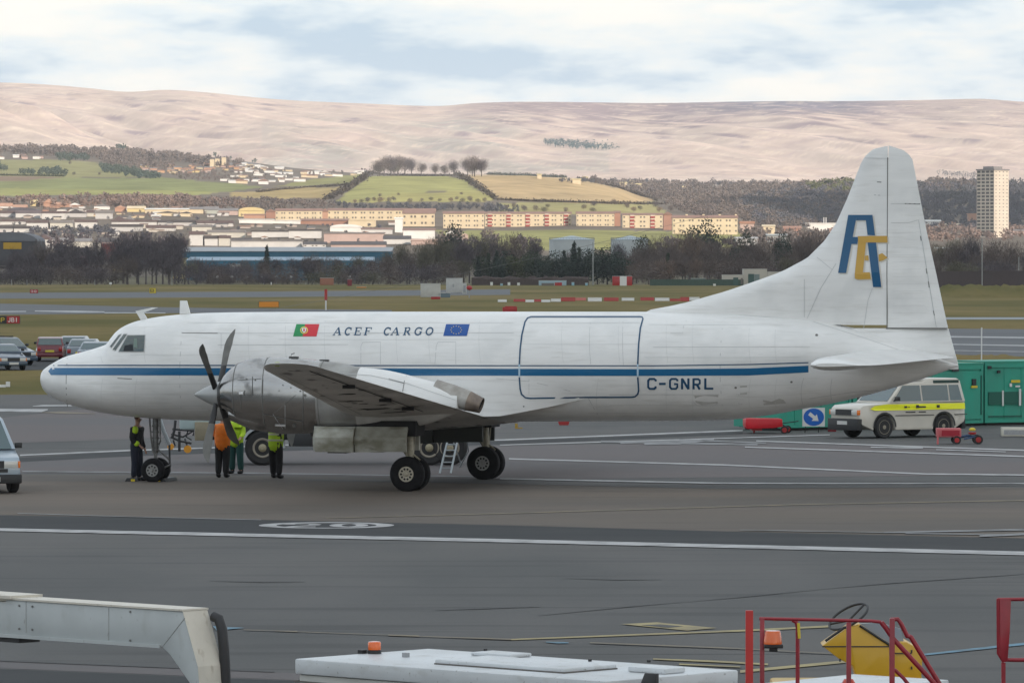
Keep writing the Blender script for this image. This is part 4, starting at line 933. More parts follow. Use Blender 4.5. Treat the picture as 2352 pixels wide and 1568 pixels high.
def proto(kind, k):
    key = (kind, k)
    if key in PROTO: return PROTO[key]
    sd_ = hash(kind) % 7 if False else {'bare': 1, 'fir': 2, 'ever': 3, 'bush': 4}[kind] * 100 + k
    if kind == 'bare': c_ = crown_mesh(2400, 3.6, 4.3, 6.6, .85, .085, sd_, 0, 'twig', .1); t_ = trunk_b(10, .28, sd_, 8, 2.8); m = twig_cols[k % 4]
    elif kind == 'fir': c_ = crown_mesh(1500, 2.6, 5.2, 5.6, .6, .45, sd_, .5, 'cone'); t_ = trunk_b(9, .2, sd_, 0); m = conif[k % 2]
    elif kind == 'ever': c_ = crown_mesh(1700, 3.6, 4.2, 4.6, .48, .55, sd_, 0, 'ball', .45); t_ = trunk_b(6, .22, sd_, 4, 1.8); m = conif[k % 3]
    else: c_ = crown_mesh(1500, 2.6, 1.9, 1.7, .42, .16, sd_, 0, 'twig' if k % 2 else 'ball', .2); t_ = trunk_b(2, .1, sd_, 3, 1); m = twig_cols[k % 4]
    co, to = c_.build('crown', m), t_.build('trunk', bark); PROTO[key] = (co.data, to.data); bpy.data.objects.remove(co); bpy.data.objects.remove(to); return PROTO[key]
def tree(kind, k, p, hs, ws, label, group=None, name=None, crown_m=None):
    cd_, td_ = proto(kind, k); o = empty(name or {'bare': 'bare_tree', 'fir': 'conifer_tree', 'ever': 'evergreen_tree', 'bush': 'bush'}[kind], p, rnd.random() * 6.28); o.scale = (ws, ws, hs)
    for nm, d in (('crown', cd_), ('trunk', td_)):
        c_ = bpy.data.objects.new(nm, d); COL.objects.link(c_); c_.parent = o
    tag(o, label, 'bush' if kind == 'bush' else 'tree', group); return o
# the belt of trees behind the airfield fence: silhouette tops read off the photograph
tops = [(-120, 575), (0, 590), (60, 572), (150, 572), (250, 560), (285, 538), (350, 530), (405, 545), (440, 600), (520, 612), (600, 606), (700, 592), (790, 596), (860, 590), (930, 572), (1000, 556), (1080, 545), (1150, 548), (1245, 572), (1262, 590), (1370, 592), (1405, 580), (1480, 566), (1560, 546), (1600, 540), (1680, 548), (1720, 560), (1780, 548), (1850, 540), (1950, 545), (2120, 560), (2200, 558), (2352, 562), (2480, 560)]
tx, tyv = [a for a, _ in tops], [b_ for _, b_ in tops]
LB = 'leafless winter tree in the dark belt of woodland behind the airfield fence'
ZN = [(40, 'at the far left edge'), (110, 'behind the small red runway sign'), (200, 'under the yellow panelled dark shed'), (290, 'left of the tallest dark clump'), (370, 'above the yellow taxiway sign'), (440, 'at the left end of the blue warehouses'), (520, 'in front of the lower blue warehouse'), (600, 'above the orange sign board'), (680, 'below the white loading doors'),
      (760, 'above the thick red post'), (840, 'above the low orange trestle'), (920, 'right of the blue warehouses'), (985, 'behind the left white cabin'), (1060, 'behind the taller white cabin'), (1150, 'left of the evergreen clump'), (1250, 'above the clipped hedge'), (1350, 'behind the grey mast'), (1440, 'behind the red and white hut'), (1520, 'left of the lone dark conifer'),
      (1600, 'above the framed green screen'), (1680, 'above the green fence'), (1760, 'behind the flat roofed hut'), (1860, 'just left of the fin'), (2130, 'hidden close behind the fin'), (2200, 'behind the lighting columns'), (2260, 'left of the tall tower'), (2330, 'below the tall tower'), (9999, 'at the far right edge')]
def zone(u): return next(t for k, t in ZN if u < k)
def tlab(u, h, row, k): return '%s %s leafless tree, %s of the wood, %s' % ('tall' if h > 11 else 'medium' if h > 8 else 'short', ('brown', 'purplish', 'olive', 'rusty')[k % 4], ('front', 'middle', 'back')[row], zone(u))
for row, (Y, hf, stp) in enumerate(((1352, .50, 30), (1400, .8, 40), (1455, 1.0, 37))):
    u = -90
    while u < 2450:
        u += stp * rnd.uniform(.6, 1.4); Yy = Y + rnd.uniform(-18, 18); vt = interp(u, tx, tyv); h = (655 - vt) * Yy / F * hf * rnd.uniform(.82, 1.08)
        if u < 430: k = rnd.choice([1, 1, 5, 0])
        elif 1440 < u < 1760: k = rnd.choice([0, 3, 4, 0])
        else: k = rnd.choice([0, 1, 2, 4, 5])
        kind = 'bare' if h > 5.5 else 'bush'
        if 1080 < u < 1445 and row < 2: continue
        g = A(u, 650, Yy); s_ = h / (10.8 if kind == 'bare' else 3.6)
        if kind == 'bare': tree('bare', k, (g.x, Yy, 0), s_, max(.75, s_ * rnd.uniform(.85, 1.15)), tlab(u, h, row, k), 'bare trees in the wood behind the airfield')
        else: tree('bush', k, (g.x, Yy, 0), s_, s_ * 1.25, '%s scrub bush edging the wood, %s' % (('brown', 'purplish', 'olive', 'rusty')[k % 4], zone(u)), 'scrub at the edge of the wood')
for u, vt, k, kd in ((1098, 592, 0, 'fir'), (1122, 584, 1, 'fir'), (1140, 578, 0, 'fir'), (1160, 588, 0, 'ever'), (1183, 592, 2, 'ever'), (1205, 588, 2, 'ever'), (1228, 590, 1, 'ever'), (1247, 598, 0, 'ever'), (1110, 600, 1, 'ever'), (1145, 600, 0, 'ever'),
                     (1276, 588, 0, 'ever'), (1296, 576, 0, 'fir'), (1318, 558, 0, 'fir'), (1330, 570, 1, 'fir'), (1350, 583, 0, 'ever'), (1372, 586, 1, 'ever'), (1395, 580, 0, 'ever'), (1418, 590, 0, 'ever'), (1300, 600, 0, 'ever'), (1335, 600, 0, 'ever'), (1432, 606, 1, 'ever'), (1534, 583, 1, 'fir')):
    Y = 1370 + rnd.uniform(-12, 12); h = (655 - vt) * Y / F; g = A(u, 650, Y); s_ = h / (10.9 if kd == 'fir' else 8.6)
    lab = {1318: 'tallest dark conifer with a pointed top, in front of the pale storage tanks', 1534: 'small dark conifer standing alone among brown bare trees, right of the red and white hut'}.get(u)
    tree(kd, k, (g.x, Y, 0), s_, s_ * rnd.uniform(.95, 1.2), lab or '%s %s evergreen in the clump %s' % ('pointed' if kd == 'fir' else 'rounded', ('very dark', 'dark', 'yellowish')[k if kd != 'fir' else 0], 'at its left end' if u < 1130 else 'above the brown clipped hedge' if u < 1215 else 'left of the pale shelter' if u < 1260 else 'above the pale shelter' if u < 1312 else 'at the grey mast' if u < 1380 else 'left of the red and white hut'), 'evergreens in front of the storage tanks' if not lab else None)
for u, vt, Y, kd, k in ((613, 562, 1480, 'fir', 0), (1860, 548, 1470, 'fir', 1), (1690, 575, 1440, 'ever', 0), (1475, 556, 1500, 'ever', 1), (1588, 538, 1520, 'ever', 1), (1625, 520, 1560, 'ever', 0), (1040, 528, 1560, 'ever', 0), (1720, 548, 1450, 'ever', 1), (1800, 545, 1440, 'ever', 0)):
    h = (648 - vt) * Y / F; g = A(u, 648, Y); s_ = h / (10.9 if kd == 'fir' else 8.8)
    tree(kd, k, (g.x, Y, 0), s_, s_ * (.62 if kd == 'ever' else .9), {613: 'tall narrow dark conifer in front of the blue warehouses', 1040: 'dark tall evergreen standing left of the pale storage tanks', 1625: 'dark evergreen rising in front of the cream flats at the right of the tanks', 1475: 'rounded green evergreen overlapping the right storage tank',
        1588: 'broad evergreen between the right storage tank and the cream flats', 1720: 'dark evergreen above the flat roofed airfield hut', 1690: 'very dark low evergreen left of the airfield hut roof', 1800: 'dark evergreen beside the grey shed, left of the aircraft fin', 1860: 'slim dark green conifer close to the leading edge of the fin'}[u])
# trees on the crest of the round hill
def crest(u, vt, vb, wpx, k, lab, grp):
    p = T(u, vb); Y = p.y; h = (vb - vt) * Y / F; s_ = h / 11.0; tree('bare', k, (p.x, Y, p.z - .3), s_, wpx * Y / F / 5.4, lab, grp)
for u, vt, w_, k in ((868, 370, 30, 0), (882, 363, 30, 4), (898, 360, 32, 1), (914, 360, 32, 0), (930, 364, 28, 5), (945, 366, 22, 1), (968, 374, 20, 0), (872, 380, 22, 2), (905, 378, 26, 2)):
    crest(u, vt, 404.5, w_, k, 'tall bare tree in the left clump on the crest of the round green hill', 'left clump of hilltop trees')
for u, vt, w_, k in ((1000, 376, 16, 4), (1022, 378, 20, 0), (1042, 370, 22, 1), (1074, 362, 26, 0), (1090, 360, 28, 4), (1106, 366, 24, 1), (1085, 378, 24, 2)):
    crest(u, vt, 405.5, w_, k, 'tall bare tree in the right clump on the crest of the round green hill', 'right clump of hilltop trees')
# hedges
def hedge(pts, hpx, m, label, n=None):
    b = MB(); q = random.Random(len(label) + int(pts[0][0])); P = []
    for a, c_ in zip(pts, pts[1:]):
        k = max(2, int(math.hypot(c_[0] - a[0], c_[1] - a[1]) / 2.2)); P += [(a[0] + (c_[0] - a[0]) * i / k, a[1] + (c_[1] - a[1]) * i / k) for i in range(k)]
    for u, v in P:
        p = T(u, v); s_ = hpx * p.y / F
        for _ in range(22):
            d = Vector((q.gauss(0, .5), q.gauss(0, .5), abs(q.gauss(0, .42)))) * s_; up = Vector((q.gauss(0, 1), q.gauss(0, 1), q.gauss(0, 1))).normalized(); si = up.cross(Vector((q.gauss(0, 1), q.gauss(0, 1), 1))).normalized(); z = s_ * .42
            c_ = p + d; b.face([c_ - si * z * .5, c_ + si * z * .5, c_ + si * z * .3 + up * z, c_ - si * z * .4 + up * z])
    return tag(b.build('hedge', m), label, 'hedge')
hm, hg = mat('hedge_brown', (.075, .062, .048), .95, var=.4, scale=.2), mat('hedge_green', (.055, .07, .04), .95, var=.4, scale=.2)
hedge([(752, 458), (800, 436), (850, 398)], 11, hm, 'thick dark hedge climbing the left edge of the round green hill')
hedge([(1048, 402), (1080, 418), (1110, 438), (1135, 458)], 9, hm, 'thick dark hedge running down the right edge of the round green hill')
hedge([(1120, 400), (1200, 401), (1300, 408)], 6, hg, 'low hedge along the top of the tan field right of the hilltop trees')
hedge([(1135, 460), (1250, 464), (1400, 468), (1520, 470)], 6, hm, 'long level hedge below the tan hillside field')
hedge([(590, 441), (700, 432), (800, 425), (830, 415)], 4.5, hm, 'thin dark hedge between the tan field and the olive field')
hedge([(840, 398), (900, 404), (960, 405), (1050, 405)], 5, hm, 'dark undergrowth along the foot of the hilltop trees')
hedge([(1330, 411), (1420, 432), (1510, 462)], 6, hm, 'hedge edging the tan field down to the brown wood')
hedge([(-40, 402), (60, 404), (150, 405)], 4, hg, 'low hedge above the ploughed strip at far left')
# single bushes on the slope
for u, v, s_ in ((1095, 0, 0),) and ((968, 463, 5), (990, 461, 6), (1010, 463, 5), (1035, 464, 6), (1048, 459, 5), (1062, 465, 7), (1080, 463, 8), (1098, 466, 7), (1112, 463, 6), (845, 464, 7), (860, 462, 6), (875, 466, 8), (892, 464, 7), (905, 461, 6), (830, 466, 6), (815, 467, 5), (872, 452, 5), (916, 449, 4), (1060, 449, 5), (940, 466, 7),
               (1232, 484, 8), (1250, 488, 9), (1300, 487, 7), (1340, 480, 7), (1362, 488, 8), (1365, 474, 8), (1412, 470, 8), (1440, 478, 9), (1455, 487, 7), (1470, 482, 7), (1505, 476, 8), (1515, 487, 7), (1540, 484, 8), (1160, 482, 7), (1180, 476, 7), (1205, 484, 8), (1258, 477, 6), (170, 402, 5), (228, 402, 4), (398, 403, 5), (414, 411, 6), (160, 377, 4)):
    p = T(u, v); k = s_ * p.y / F / 3.4; tree('bush', int(u) % 4, p, k * 1.4, k * 1.3, 'small dark bush %s' % ('in the green fields at left' if u < 500 else 'at the lower left corner of the round hill' if u < 900 else 'on the lower slope of the round hill' if u < 1040 else 'at the lower right corner of the round hill' if u < 1130 else 'in the field above the red stair towers' if u < 1310 else 'in the field above the brick gable flats' if u < 1430 else 'in the field above the rightmost flats'), 'bushes dotted over the hillside fields')
# distant woods, one mass each
def wood(pts, n, hpx, m, seed=1, fn=None, qn=46, kind='stuff', name='woodland', sq=1.0):
    q = random.Random(seed); b = MB(); fn = fn or T; us, vs = [p[0] for p in pts], [p[1] for p in pts]; c_ = 0
    while c_ < n:
        u, v = q.uniform(min(us), max(us)), q.uniform(min(vs), max(vs))
        if not inside(u, v, pts): continue
        c_ += 1; p = fn(u, v); s_ = hpx * p.y / F * q.uniform(.65, 1.2); r_ = s_ * .42 * sq
        for _ in range(qn):
            d = Vector((q.gauss(0, 1), q.gauss(0, 1), q.gauss(0, 1))).normalized() * q.random() ** .4; o_ = p + Vector((d.x * r_, d.y * r_, s_ * .55 + d.z * s_ * .42)); up = Vector((q.gauss(0, 1), q.gauss(0, 1), q.gauss(0, 1) + .4)).normalized(); si = up.cross(Vector((q.gauss(0, 1), q.gauss(0, 1), .3))).normalized(); z = s_ * .19
            b.face([o_ - si * z * .5, o_ + si * z * .4, o_ + si * z * .3 + up * z, o_ - si * z * .4 + up * z * .9])
        b.tube([p - Vector((0, 0, 1)), p + Vector((0, 0, s_ * .5))], s_ * .03, 3)
    return tag(b.build(name, m), kind=kind)
w1 = mat('far_wood_brown', (.175, .143, .125), .95, col2=(.125, .108, .105), scale=.02); w2 = mat('far_wood_green', (.075, .10, .075), .95, col2=(.05, .08, .07), scale=.03); w3 = mat('far_wood_pink', (.25, .18, .15), .95, col2=(.16, .125, .115), scale=.02); w4 = mat('far_wood_blue', (.095, .095, .118), .95, col2=(.085, .09, .095), scale=.02)
wood([(-60, 344), (100, 346), (250, 352), (400, 362), (560, 382), (520, 388), (400, 372), (250, 366), (100, 358), (-60, 352)], 420, 17, w1, 3)
wood([(230, 368), (400, 372), (400, 388), (300, 392), (240, 380)], 110, 14, w1, 4); wood([(270, 348), (300, 350), (300, 360), (270, 358)], 12, 17, w2, 14); wood([(480, 352), (590, 352), (590, 356), (490, 358)], 4, 10, w2, 15)
wood([(130, 360), (200, 366), (205, 372), (140, 372)], 40, 14, w2, 5); wood([(40, 398), (100, 396), (130, 392), (160, 404), (60, 404)], 60, 13, w2, 6); wood([(-60, 385), (15, 380), (20, 395), (-60, 398)], 25, 15, w2, 7)
wood([(230, 385), (300, 392), (330, 398), (300, 408), (240, 398)], 90, 13, w2, 8); wood([(305, 402), (365, 405), (365, 413), (300, 412)], 45, 15, w2, 9)
wood([(-60, 466), (150, 460), (300, 458), (430, 460), (560, 472), (560, 484), (400, 482), (200, 478), (-60, 476)], 300, 17, w3, 10)
wood([(430, 460), (520, 462), (640, 464), (770, 470), (770, 480), (600, 484), (450, 480)], 200, 13, w1, 11); wood([(380, 398), (470, 396), (560, 408), (640, 412), (540, 420), (430, 416)], 70, 8, w1, 12)
wood([(760, 470), (900, 474), (1100, 472), (1130, 484), (1000, 486), (800, 484)], 130, 11, w4, 13); wood([(1115, 472), (1190, 480), (1190, 492), (1110, 490)], 40, 12, w4, 16)
wood([(1330, 415), (1430, 424), (1700, 426), (1960, 424), (1960, 520), (1800, 530), (1720, 520), (1600, 500), (1540, 478), (1500, 456), (1400, 430)], 1500, 15, w1, 17, sq=1.3)
wood([(1690, 470), (1800, 440), (1960, 428), (1960, 520), (1740, 522)], 620, 17, w4, 18, sq=1.2); wood([(1850, 425), (1960, 422), (1960, 450), (1870, 450)], 60, 20, mat('far_wood_olive', (.11, .12, .05), .95), 19)
wood([(2100, 424), (2420, 424), (2420, 530), (2110, 530)], 900, 16, w4, 20, sq=1.2); wood([(2125, 424), (2240, 424), (2240, 436), (2130, 440)], 60, 18, w1, 21)
wood([(1280, 416), (1800, 424), (1800, 430), (1280, 420)], 130, 10, w4, 22); wood([(2120, 528), (2250, 530), (2420, 534), (2420, 560), (2120, 556)], 130, 20, w3, 23)
wood([(1700, 540), (1960, 545), (1960, 575), (1700, 565)], 130, 22, w1, 24); wood([(1010, 560), (1240, 558), (1240, 590), (1010, 600)], 70, 20, twig_cols[1], 25); wood([(1510, 562), (1700, 560), (1700, 590), (1510, 595)], 50, 20, twig_cols[1], 35)
wood([(0, 560), (200, 555), (420, 560), (440, 600), (0, 600)], 110, 26, twig_cols[1], 26); wood([(60, 535), (260, 528), (260, 545), (80, 550)], 40, 18, w4, 27)
wood([(1243, 327), (1285, 326), (1420, 333), (1425, 345), (1330, 344), (1250, 334)], 260, 10, mat('plantation_blue', (.05, .10, .115), .95), 28, hillpt, 14); wood([(2135, 400), (2160, 395), (2250, 400), (2245, 412)], 90, 6, w4, 29, lambda u, v: hillpt(u, v), 14)
wood([(-20, 502), (250, 502), (530, 508), (530, 560), (-20, 556)], 90, 9, w4, 41); wood([(520, 520), (900, 518), (900, 556), (530, 562)], 55, 9, w4, 42); wood([(300, 386), (480, 376), (700, 396), (830, 398), (690, 416), (520, 420), (420, 404)], 120, 7, w1, 43); wood([(-20, 478), (560, 482), (560, 500), (-20, 498)], 60, 8, w3, 44)
wood([(1000, 545), (1060, 540), (1080, 560), (1010, 566)], 14, 22, w1, 31); wood([(1110, 548), (1140, 545), (1140, 560)], 6, 20, w1, 32)
# ================================================================== BUILDINGS
WM = {}
def wallm(c_): 
    k = 'wall_%s' % '_'.join('%d' % (x * 100) for x in c_)
    return mat(k, c_, .85, var=.12, scale=.25)
cream, white, grey_w, yel, brick, blue_w, dkroof, redroof, greyroof = (.62, .52, .36), (.58, .57, .55), (.40, .40, .40), (.62, .50, .26), (.34, .19, .14), (.03, .14, .22), (.075, .068, .07), (.25, .155, .125), (.20, .19, .19)
orange = (.46, .27, .19); pinkw = (.48, .36, .32); whiteb = (.72, .71, .68)
win_m = mat('window_dark', (.13, .115, .10), .35)
def bld(u0, u1, v0, v1, vr, wc, rc, label, cat='house', group=None, name='house', depth=9, gable='x', wins=0, rows=1, Y=None, winc=None, extra=None):
    """box seen as u0..u1, v0 (eaves)..v1 (ground), ridge at vr"""
    uc = (u0 + u1) / 2; p = A(uc, v1, Y) if Y else T(uc, v1); Y = p.y; k = Y / F; W_, H_ = (u1 - u0) * k, (v1 - v0) * k; R_ = max(.15, (v0 - vr) * k)
    o = empty(name, (p.x, Y, p.z)); b = MB(); b.box(-W_ / 2, W_ / 2, 0, depth, -3, H_); w_ = b.build('wall', wallm(wc), o)
    b = MB(); e_ = .35
    if gable == 'x': b.prism([(-e_, H_ + .02), (depth + e_, H_ + .02), (depth / 2, H_ + R_)], -W_ / 2 - e_, W_ / 2 + e_, 'x')
    elif gable == 'y': b.prism([(-W_ / 2 - e_, H_ + .02), (W_ / 2 + e_, H_ + .02), (0, H_ + R_)], -e_, depth + e_, 'y')
    elif gable == 'arc': b.prism([(-W_ / 2 - .1, H_ + .02)] + [(-W_ / 2 * cos(pi * i / 12), H_ + .02 + R_ * sin(pi * i / 12)) for i in range(1, 12)] + [(W_ / 2 + .1, H_ + .02)], -e_, depth + e_, 'y')
    elif gable == 'mono': b.prism([(-e_, H_ + .02), (depth, H_ + .02), (depth, H_ + R_ + .02), (-e_, H_ + .2)], -W_ / 2 - e_, W_ / 2 + e_, 'x')
    else: b.box(-W_ / 2 - e_, W_ / 2 + e_, -e_, depth + e_, H_ + .02, H_ + R_)
    b.build('roof', wallm(rc), o)
    if wins:
        ww = W_ / (wins * 2.9); wh_ = H_ / (rows * 3.0)
        g = MB(); g.box(-ww / 2, ww / 2, -.06, .05, -wh_ / 2, wh_ / 2); gm = g.build('window', winc or win_m, o); first = True
        for r_ in range(rows):
            for i in range(wins):
                x, z = -W_ / 2 + W_ * (i + .5 + (.16 if i % 2 else -.16)) / wins, H_ * (r_ + .55) / rows
                q = gm if first else gm.copy()
                if not first: COL.objects.link(q)
                first = False; q.location = (x, 0, z)
    if extra: extra(o, W_, H_, depth, k)
    return tag(o, label, cat, group)
def stairs(us):
    def f(o, W_, H_, d, k):
        for u in us:
            g = MB(); x = (u - stairs.u0) * k; z = 0
            for i in range(4): g.box(x - 5 * k, x + 5 * k, -.35, -.02, H_ * (i * .25 + .02), H_ * (i * .25 + .17), 0); g.box(x - 5 * k, x + 5 * k, -.3, -.02, H_ * (i * .25 + .17), H_ * (i * .25 + .25), 1)
            g.build('stair_tower', [mat('stair_red', (.30, .06, .05), .8), wallm((.6, .52, .42))], o)
    return f
def chim(xs):
    def f(o, W_, H_, d, k):
        for x in xs: g = MB(); g.box(W_ * x - .5, W_ * x + .5, d / 2 - .5, d / 2 + .5, H_, H_ + 9 * k); g.build('chimney', wallm(cream), o)
    return f
flats = 'cream flats with a reddish roof, '
bld(633, 739, 484.5, 506, 478.5, cream, redroof, flats + 'left end of the long sunlit row', 'flats', name='apartment_block', wins=12, rows=2)
bld(753, 925, 483.5, 506, 478, cream, redroof, flats + 'longest one, second in the sunlit row', 'flats', name='apartment_block', wins=17, rows=2)
bld(925, 998, 491, 520, 484.5, cream, redroof, 'lower cream block with a porch, just left of the flats with red stair towers', 'flats', name='apartment_block', wins=6, rows=2)
bld(905, 1000, 486, 503, 478.5, cream, redroof, 'cream flats behind the lower block with a porch', 'flats', name='apartment_block', Y=2900)
stairs.u0 = (1018 + 1112) / 2; bld(1018, 1112, 491, 524, 485, cream, redroof, flats + 'left of the first red stair tower', 'flats', name='apartment_block', wins=10, rows=3)
stairs.u0 = (1114 + 1312) / 2; bld(1114, 1312, 491, 521, 486, cream, redroof, 'long cream block of flats with five red and white stair towers', 'flats', name='apartment_block', wins=20, rows=3, extra=stairs([1125, 1168, 1212, 1256, 1300]))
bld(1324, 1411, 491, 522, 485.5, cream, redroof, flats + 'between the red stair towers and a brick gable', 'flats', name='apartment_block', wins=10, rows=3)
bld(1411.6, 1425, 489, 521, 484, brick, redroof, 'narrow brick gable wing between two cream blocks of flats', 'flats', name='apartment_block')
stairs.u0 = (1430 + 1522) / 2; bld(1430, 1522, 494, 525, 489, cream, redroof, 'cream block of flats with two red stair towers, right of the brick gable', 'flats', name='apartment_block', wins=8, rows=3, extra=stairs([1452, 1499]))
bld(1524, 1543, 493, 528, 486, brick, redroof, 'brick gable end beside the rightmost cream flats', 'flats', name='apartment_block', gable='y')
bld(1545, 1694, 501, 537, 494, cream, redroof, 'rightmost long cream block of flats with four chimneys on its roof', 'flats', name='apartment_block', wins=14, rows=3, extra=chim([-.28, -.02, .23, .48]))
bld(611, 632, 486, 502, 480, brick, redroof, 'red brick gable end left of the row of flats', 'flats', name='apartment_block', gable='y')
bld(740, 753, 486, 504, 478, orange, redroof, 'narrow orange gable between the first two blocks of flats', 'flats', name='apartment_block', gable='y')
bld(548, 606, 484, 496, 476, yel, yel, 'bright yellow building with a rounded left end above the white sheds', 'building', name='yellow_building', gable='arc')
bld(560, 608, 494, 502, 491, orange, brick, 'low orange brick range in front of the yellow building', 'building', name='brick_building')
# industrial sheds
SH = [(549, 626, 504.5, 513, 503, whiteb, whiteb, 'box', 'low white sunlit shed below the yellow building'), (626, 690, 507, 514, 505.5, whiteb, whiteb, 'box', 'long thin white shed with a flat roof below the first flats'),
 (690, 800, 507, 516, 502, brick, redroof, 'x', 'long brown roofed shed below the second block of flats'), (800, 862, 506, 520, 502, cream, cream, 'arc', 'cream shed with a domed right end below the flats'),
 (758, 830, 522, 534, 515, whiteb, whiteb, 'arc', 'white arched hall with a rounded roof'), (663, 736, 530, 549, 526, white, dkroof, 'box', 'white shed with a sagging dark roof line'), (578, 661, 532, 546, 529.5, white, dkroof, 'box', 'white shed with a straight dark roof, left of the sagging roof'),
 (744, 880, 536.5, 556, 534, pinkw, greyroof, 'box', 'wide pale pink warehouse with a flat grey roof'), (907, 924, 503, 533, 499, whiteb, whiteb, 'box', 'slim white tower of the factory above the blue warehouse'), (926, 998, 529, 546, 524, whiteb, redroof, 'x', 'bright white factory hall beside the slim white tower'),
 (830, 900, 527, 537, 523, white, redroof, 'x', 'white shed with a red brown roof left of the slim tower'), (881, 942, 549, 560, 541, white, dkroof, 'x', 'small white house with a dark hipped roof and one round window'), (531, 692, 554, 567, 551, white, greyroof, 'box', 'long pale shed with small doors behind the blue warehouse'),
 (697, 748, 561, 568, 555, white, dkroof, 'x', 'small pale house with a dark roof and four windows'), (760, 885, 562, 568, 554, pinkw, dkroof, 'x', 'row of dark roofs with one red section behind the blue warehouse'), (945, 1060, 553, 562, 549, pinkw, pinkw, 'box', 'long low pinkish shed right of the small house with a dark roof'),
 (1025, 1046, 536, 548, 530, white, white, 'y', 'small white gabled hut among bare trees left of the tanks'), (1060, 1075, 540, 552, 536, pinkw, pinkw, 'y', 'tiny pinkish gabled building left of the green slope')]
for u0, u1, v0, v1, vr, wc, rc, g, lab in SH: bld(u0, u1, v0, v1, vr, wc, rc, lab, 'shed' if 'shed' in lab else 'building', name='industrial_shed' if 'house' not in lab else 'small_house', gable=g, depth=14, wins=4 if 'windows' in lab else 0)
# blue warehouses
def wdoor(us):
    def f(o, W_, H_, d, k):
        for a, c_ in us: g = MB(); g.box(W_ * a, W_ * c_, -.12, .05, .2, H_ * .72); g.build('loading_door', wallm(white), o)
    return f
bld(415, 897, 578, 612, 567, blue_w, (.42, .43, .44), 'long upper blue warehouse with a pale sloping roof', 'warehouse', name='blue_warehouse', gable='mono', depth=30, Y=1700, extra=lambda o, W_, H_, d, k: None)
bld(430, 854, 599, 625, 590, (.03, .19, .30), (.33, .42, .50), 'long lower blue warehouse with pale blue roof and white loading doors', 'warehouse', name='blue_warehouse', gable='mono', depth=22, Y=1620, extra=wdoor([(-.27, -.21), (.15, .22)]))
bld(-40, 86, 554, 590, 533, (.06, .06, .065), (.15, .155, .17), 'large dark shed with a curved grey roof at the far left', 'warehouse', name='dark_shed', gable='arc', depth=30, Y=1800, extra=lambda o, W_, H_, d, k: (lambda g: (g.box(W_ * -.12, W_ * .21, -.25, .05, H_ - 18 * k, H_ - 3 * k), g.build('sign_panel', wallm((.50, .30, .01)), o)))(MB()))
bld(13, 90, 487, 494, 477, (.25, .24, .25), (.09, .085, .10), 'low building with a dark rounded roof behind the white houses', 'building', name='domed_hall', gable='arc', depth=14)
LH = [(96, 149, 489, 503, 487, 'box', 'white hall with a chamfered right end'), (115, 164, 511, 526, 508, 'box', 'pale long house, centre of the upper row of three'), (61, 110, 511, 526, 508, 'box', 'pale long house left in the row of three'), (172, 220, 509.5, 524, 507, 'box', 'pale long house right in the row of three'),
 (0, 55, 508, 515, 506.5, 'box', 'long thin white house at the left edge'), (-10, 30, 524, 534, 521, 'box', 'short pale house below the long thin one at the left edge'), (32, 67, 524, 534, 521, 'box', 'short pale house just right of the one at the left edge'), (219, 256, 489, 502, 486, 'box', 'white block with a slanted left wall'),
 (254, 325, 520, 534, 517, 'box', 'wide pale house above the dark tree clump'), (256, 360, 509, 518, 507, 'box', 'very long pale roofline, left part'), (362, 450, 510, 519, 507.5, 'box', 'very long pale roofline, middle part'), (452, 533, 512, 521, 509, 'box', 'very long pale roofline, right part'),
 (441, 484, 520.5, 532, 517.5, 'box', 'white house tucked under the long roofline'), (477, 561, 533, 545, 530, 'box', 'long white building left of the white sheds'), (436, 466, 538, 562, 533, 'box', 'tall pale building with a red panel'), (470, 500, 547, 562, 543, 'box', 'grey two storey building behind the blue warehouse'),
 (502, 526, 546, 562, 543, 'box', 'white square building behind the blue warehouse'), (533, 575, 553, 566, 549, 'x', 'low pale building with a grey roof left of the long shed'), (171, 208, 554, 568, 549, 'x', 'cream house half hidden by bare trees'), (120, 166, 553, 566, 548, 'x', 'grey cream house half hidden by bare trees'),
 (86, 120, 549, 572, 541, 'y', 'pale gabled house right of the curved dark shed'), (336, 400, 523, 533, 519, 'box', 'grey pink house below the long roofline'), (225, 272, 557, 578, 548, 'x', 'dull red roofed house among dark trees'), (0, 36, 489, 500, 486, 'box', 'small white block below the rounded roof'), (36, 92, 489, 501, 485, 'x', 'white row with a small gable below the rounded roof'), (150, 196, 489, 498, 483, 'y', 'white gable beside the chamfered hall'), (200, 214, 488, 497, 484, 'box', 'tiny white block by the slanted block'),
 (262, 285, 504, 510, 498, 'y', 'pointed white gable, left of two'), (287, 305, 504, 510, 498, 'y', 'pointed white gable, right of two')]
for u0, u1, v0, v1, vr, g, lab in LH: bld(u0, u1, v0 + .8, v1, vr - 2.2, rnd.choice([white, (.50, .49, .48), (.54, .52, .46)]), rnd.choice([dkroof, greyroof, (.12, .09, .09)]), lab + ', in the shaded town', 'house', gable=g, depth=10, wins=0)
bld(256, 288, 589, 603, 586, yel, yel, 'dull yellow building seen through bare trees', 'building', name='yellow_building', gable='box', Y=1640); bld(397, 424, 596, 618, 592, yel, yel, 'yellow square building left of the lower blue warehouse', 'building', name='yellow_building', gable='box', Y=1640)
bld(172, 200, 594, 606, 588, (.18, .03, .04), (.12, .03, .03), 'dark red shed seen through the trees', 'shed', name='red_shed', gable='x', Y=1640); bld(232, 272, 560, 576, 556, (.30, .09, .08), brick, 'red brick house above the yellow building', 'house', gable='x', Y=1760)
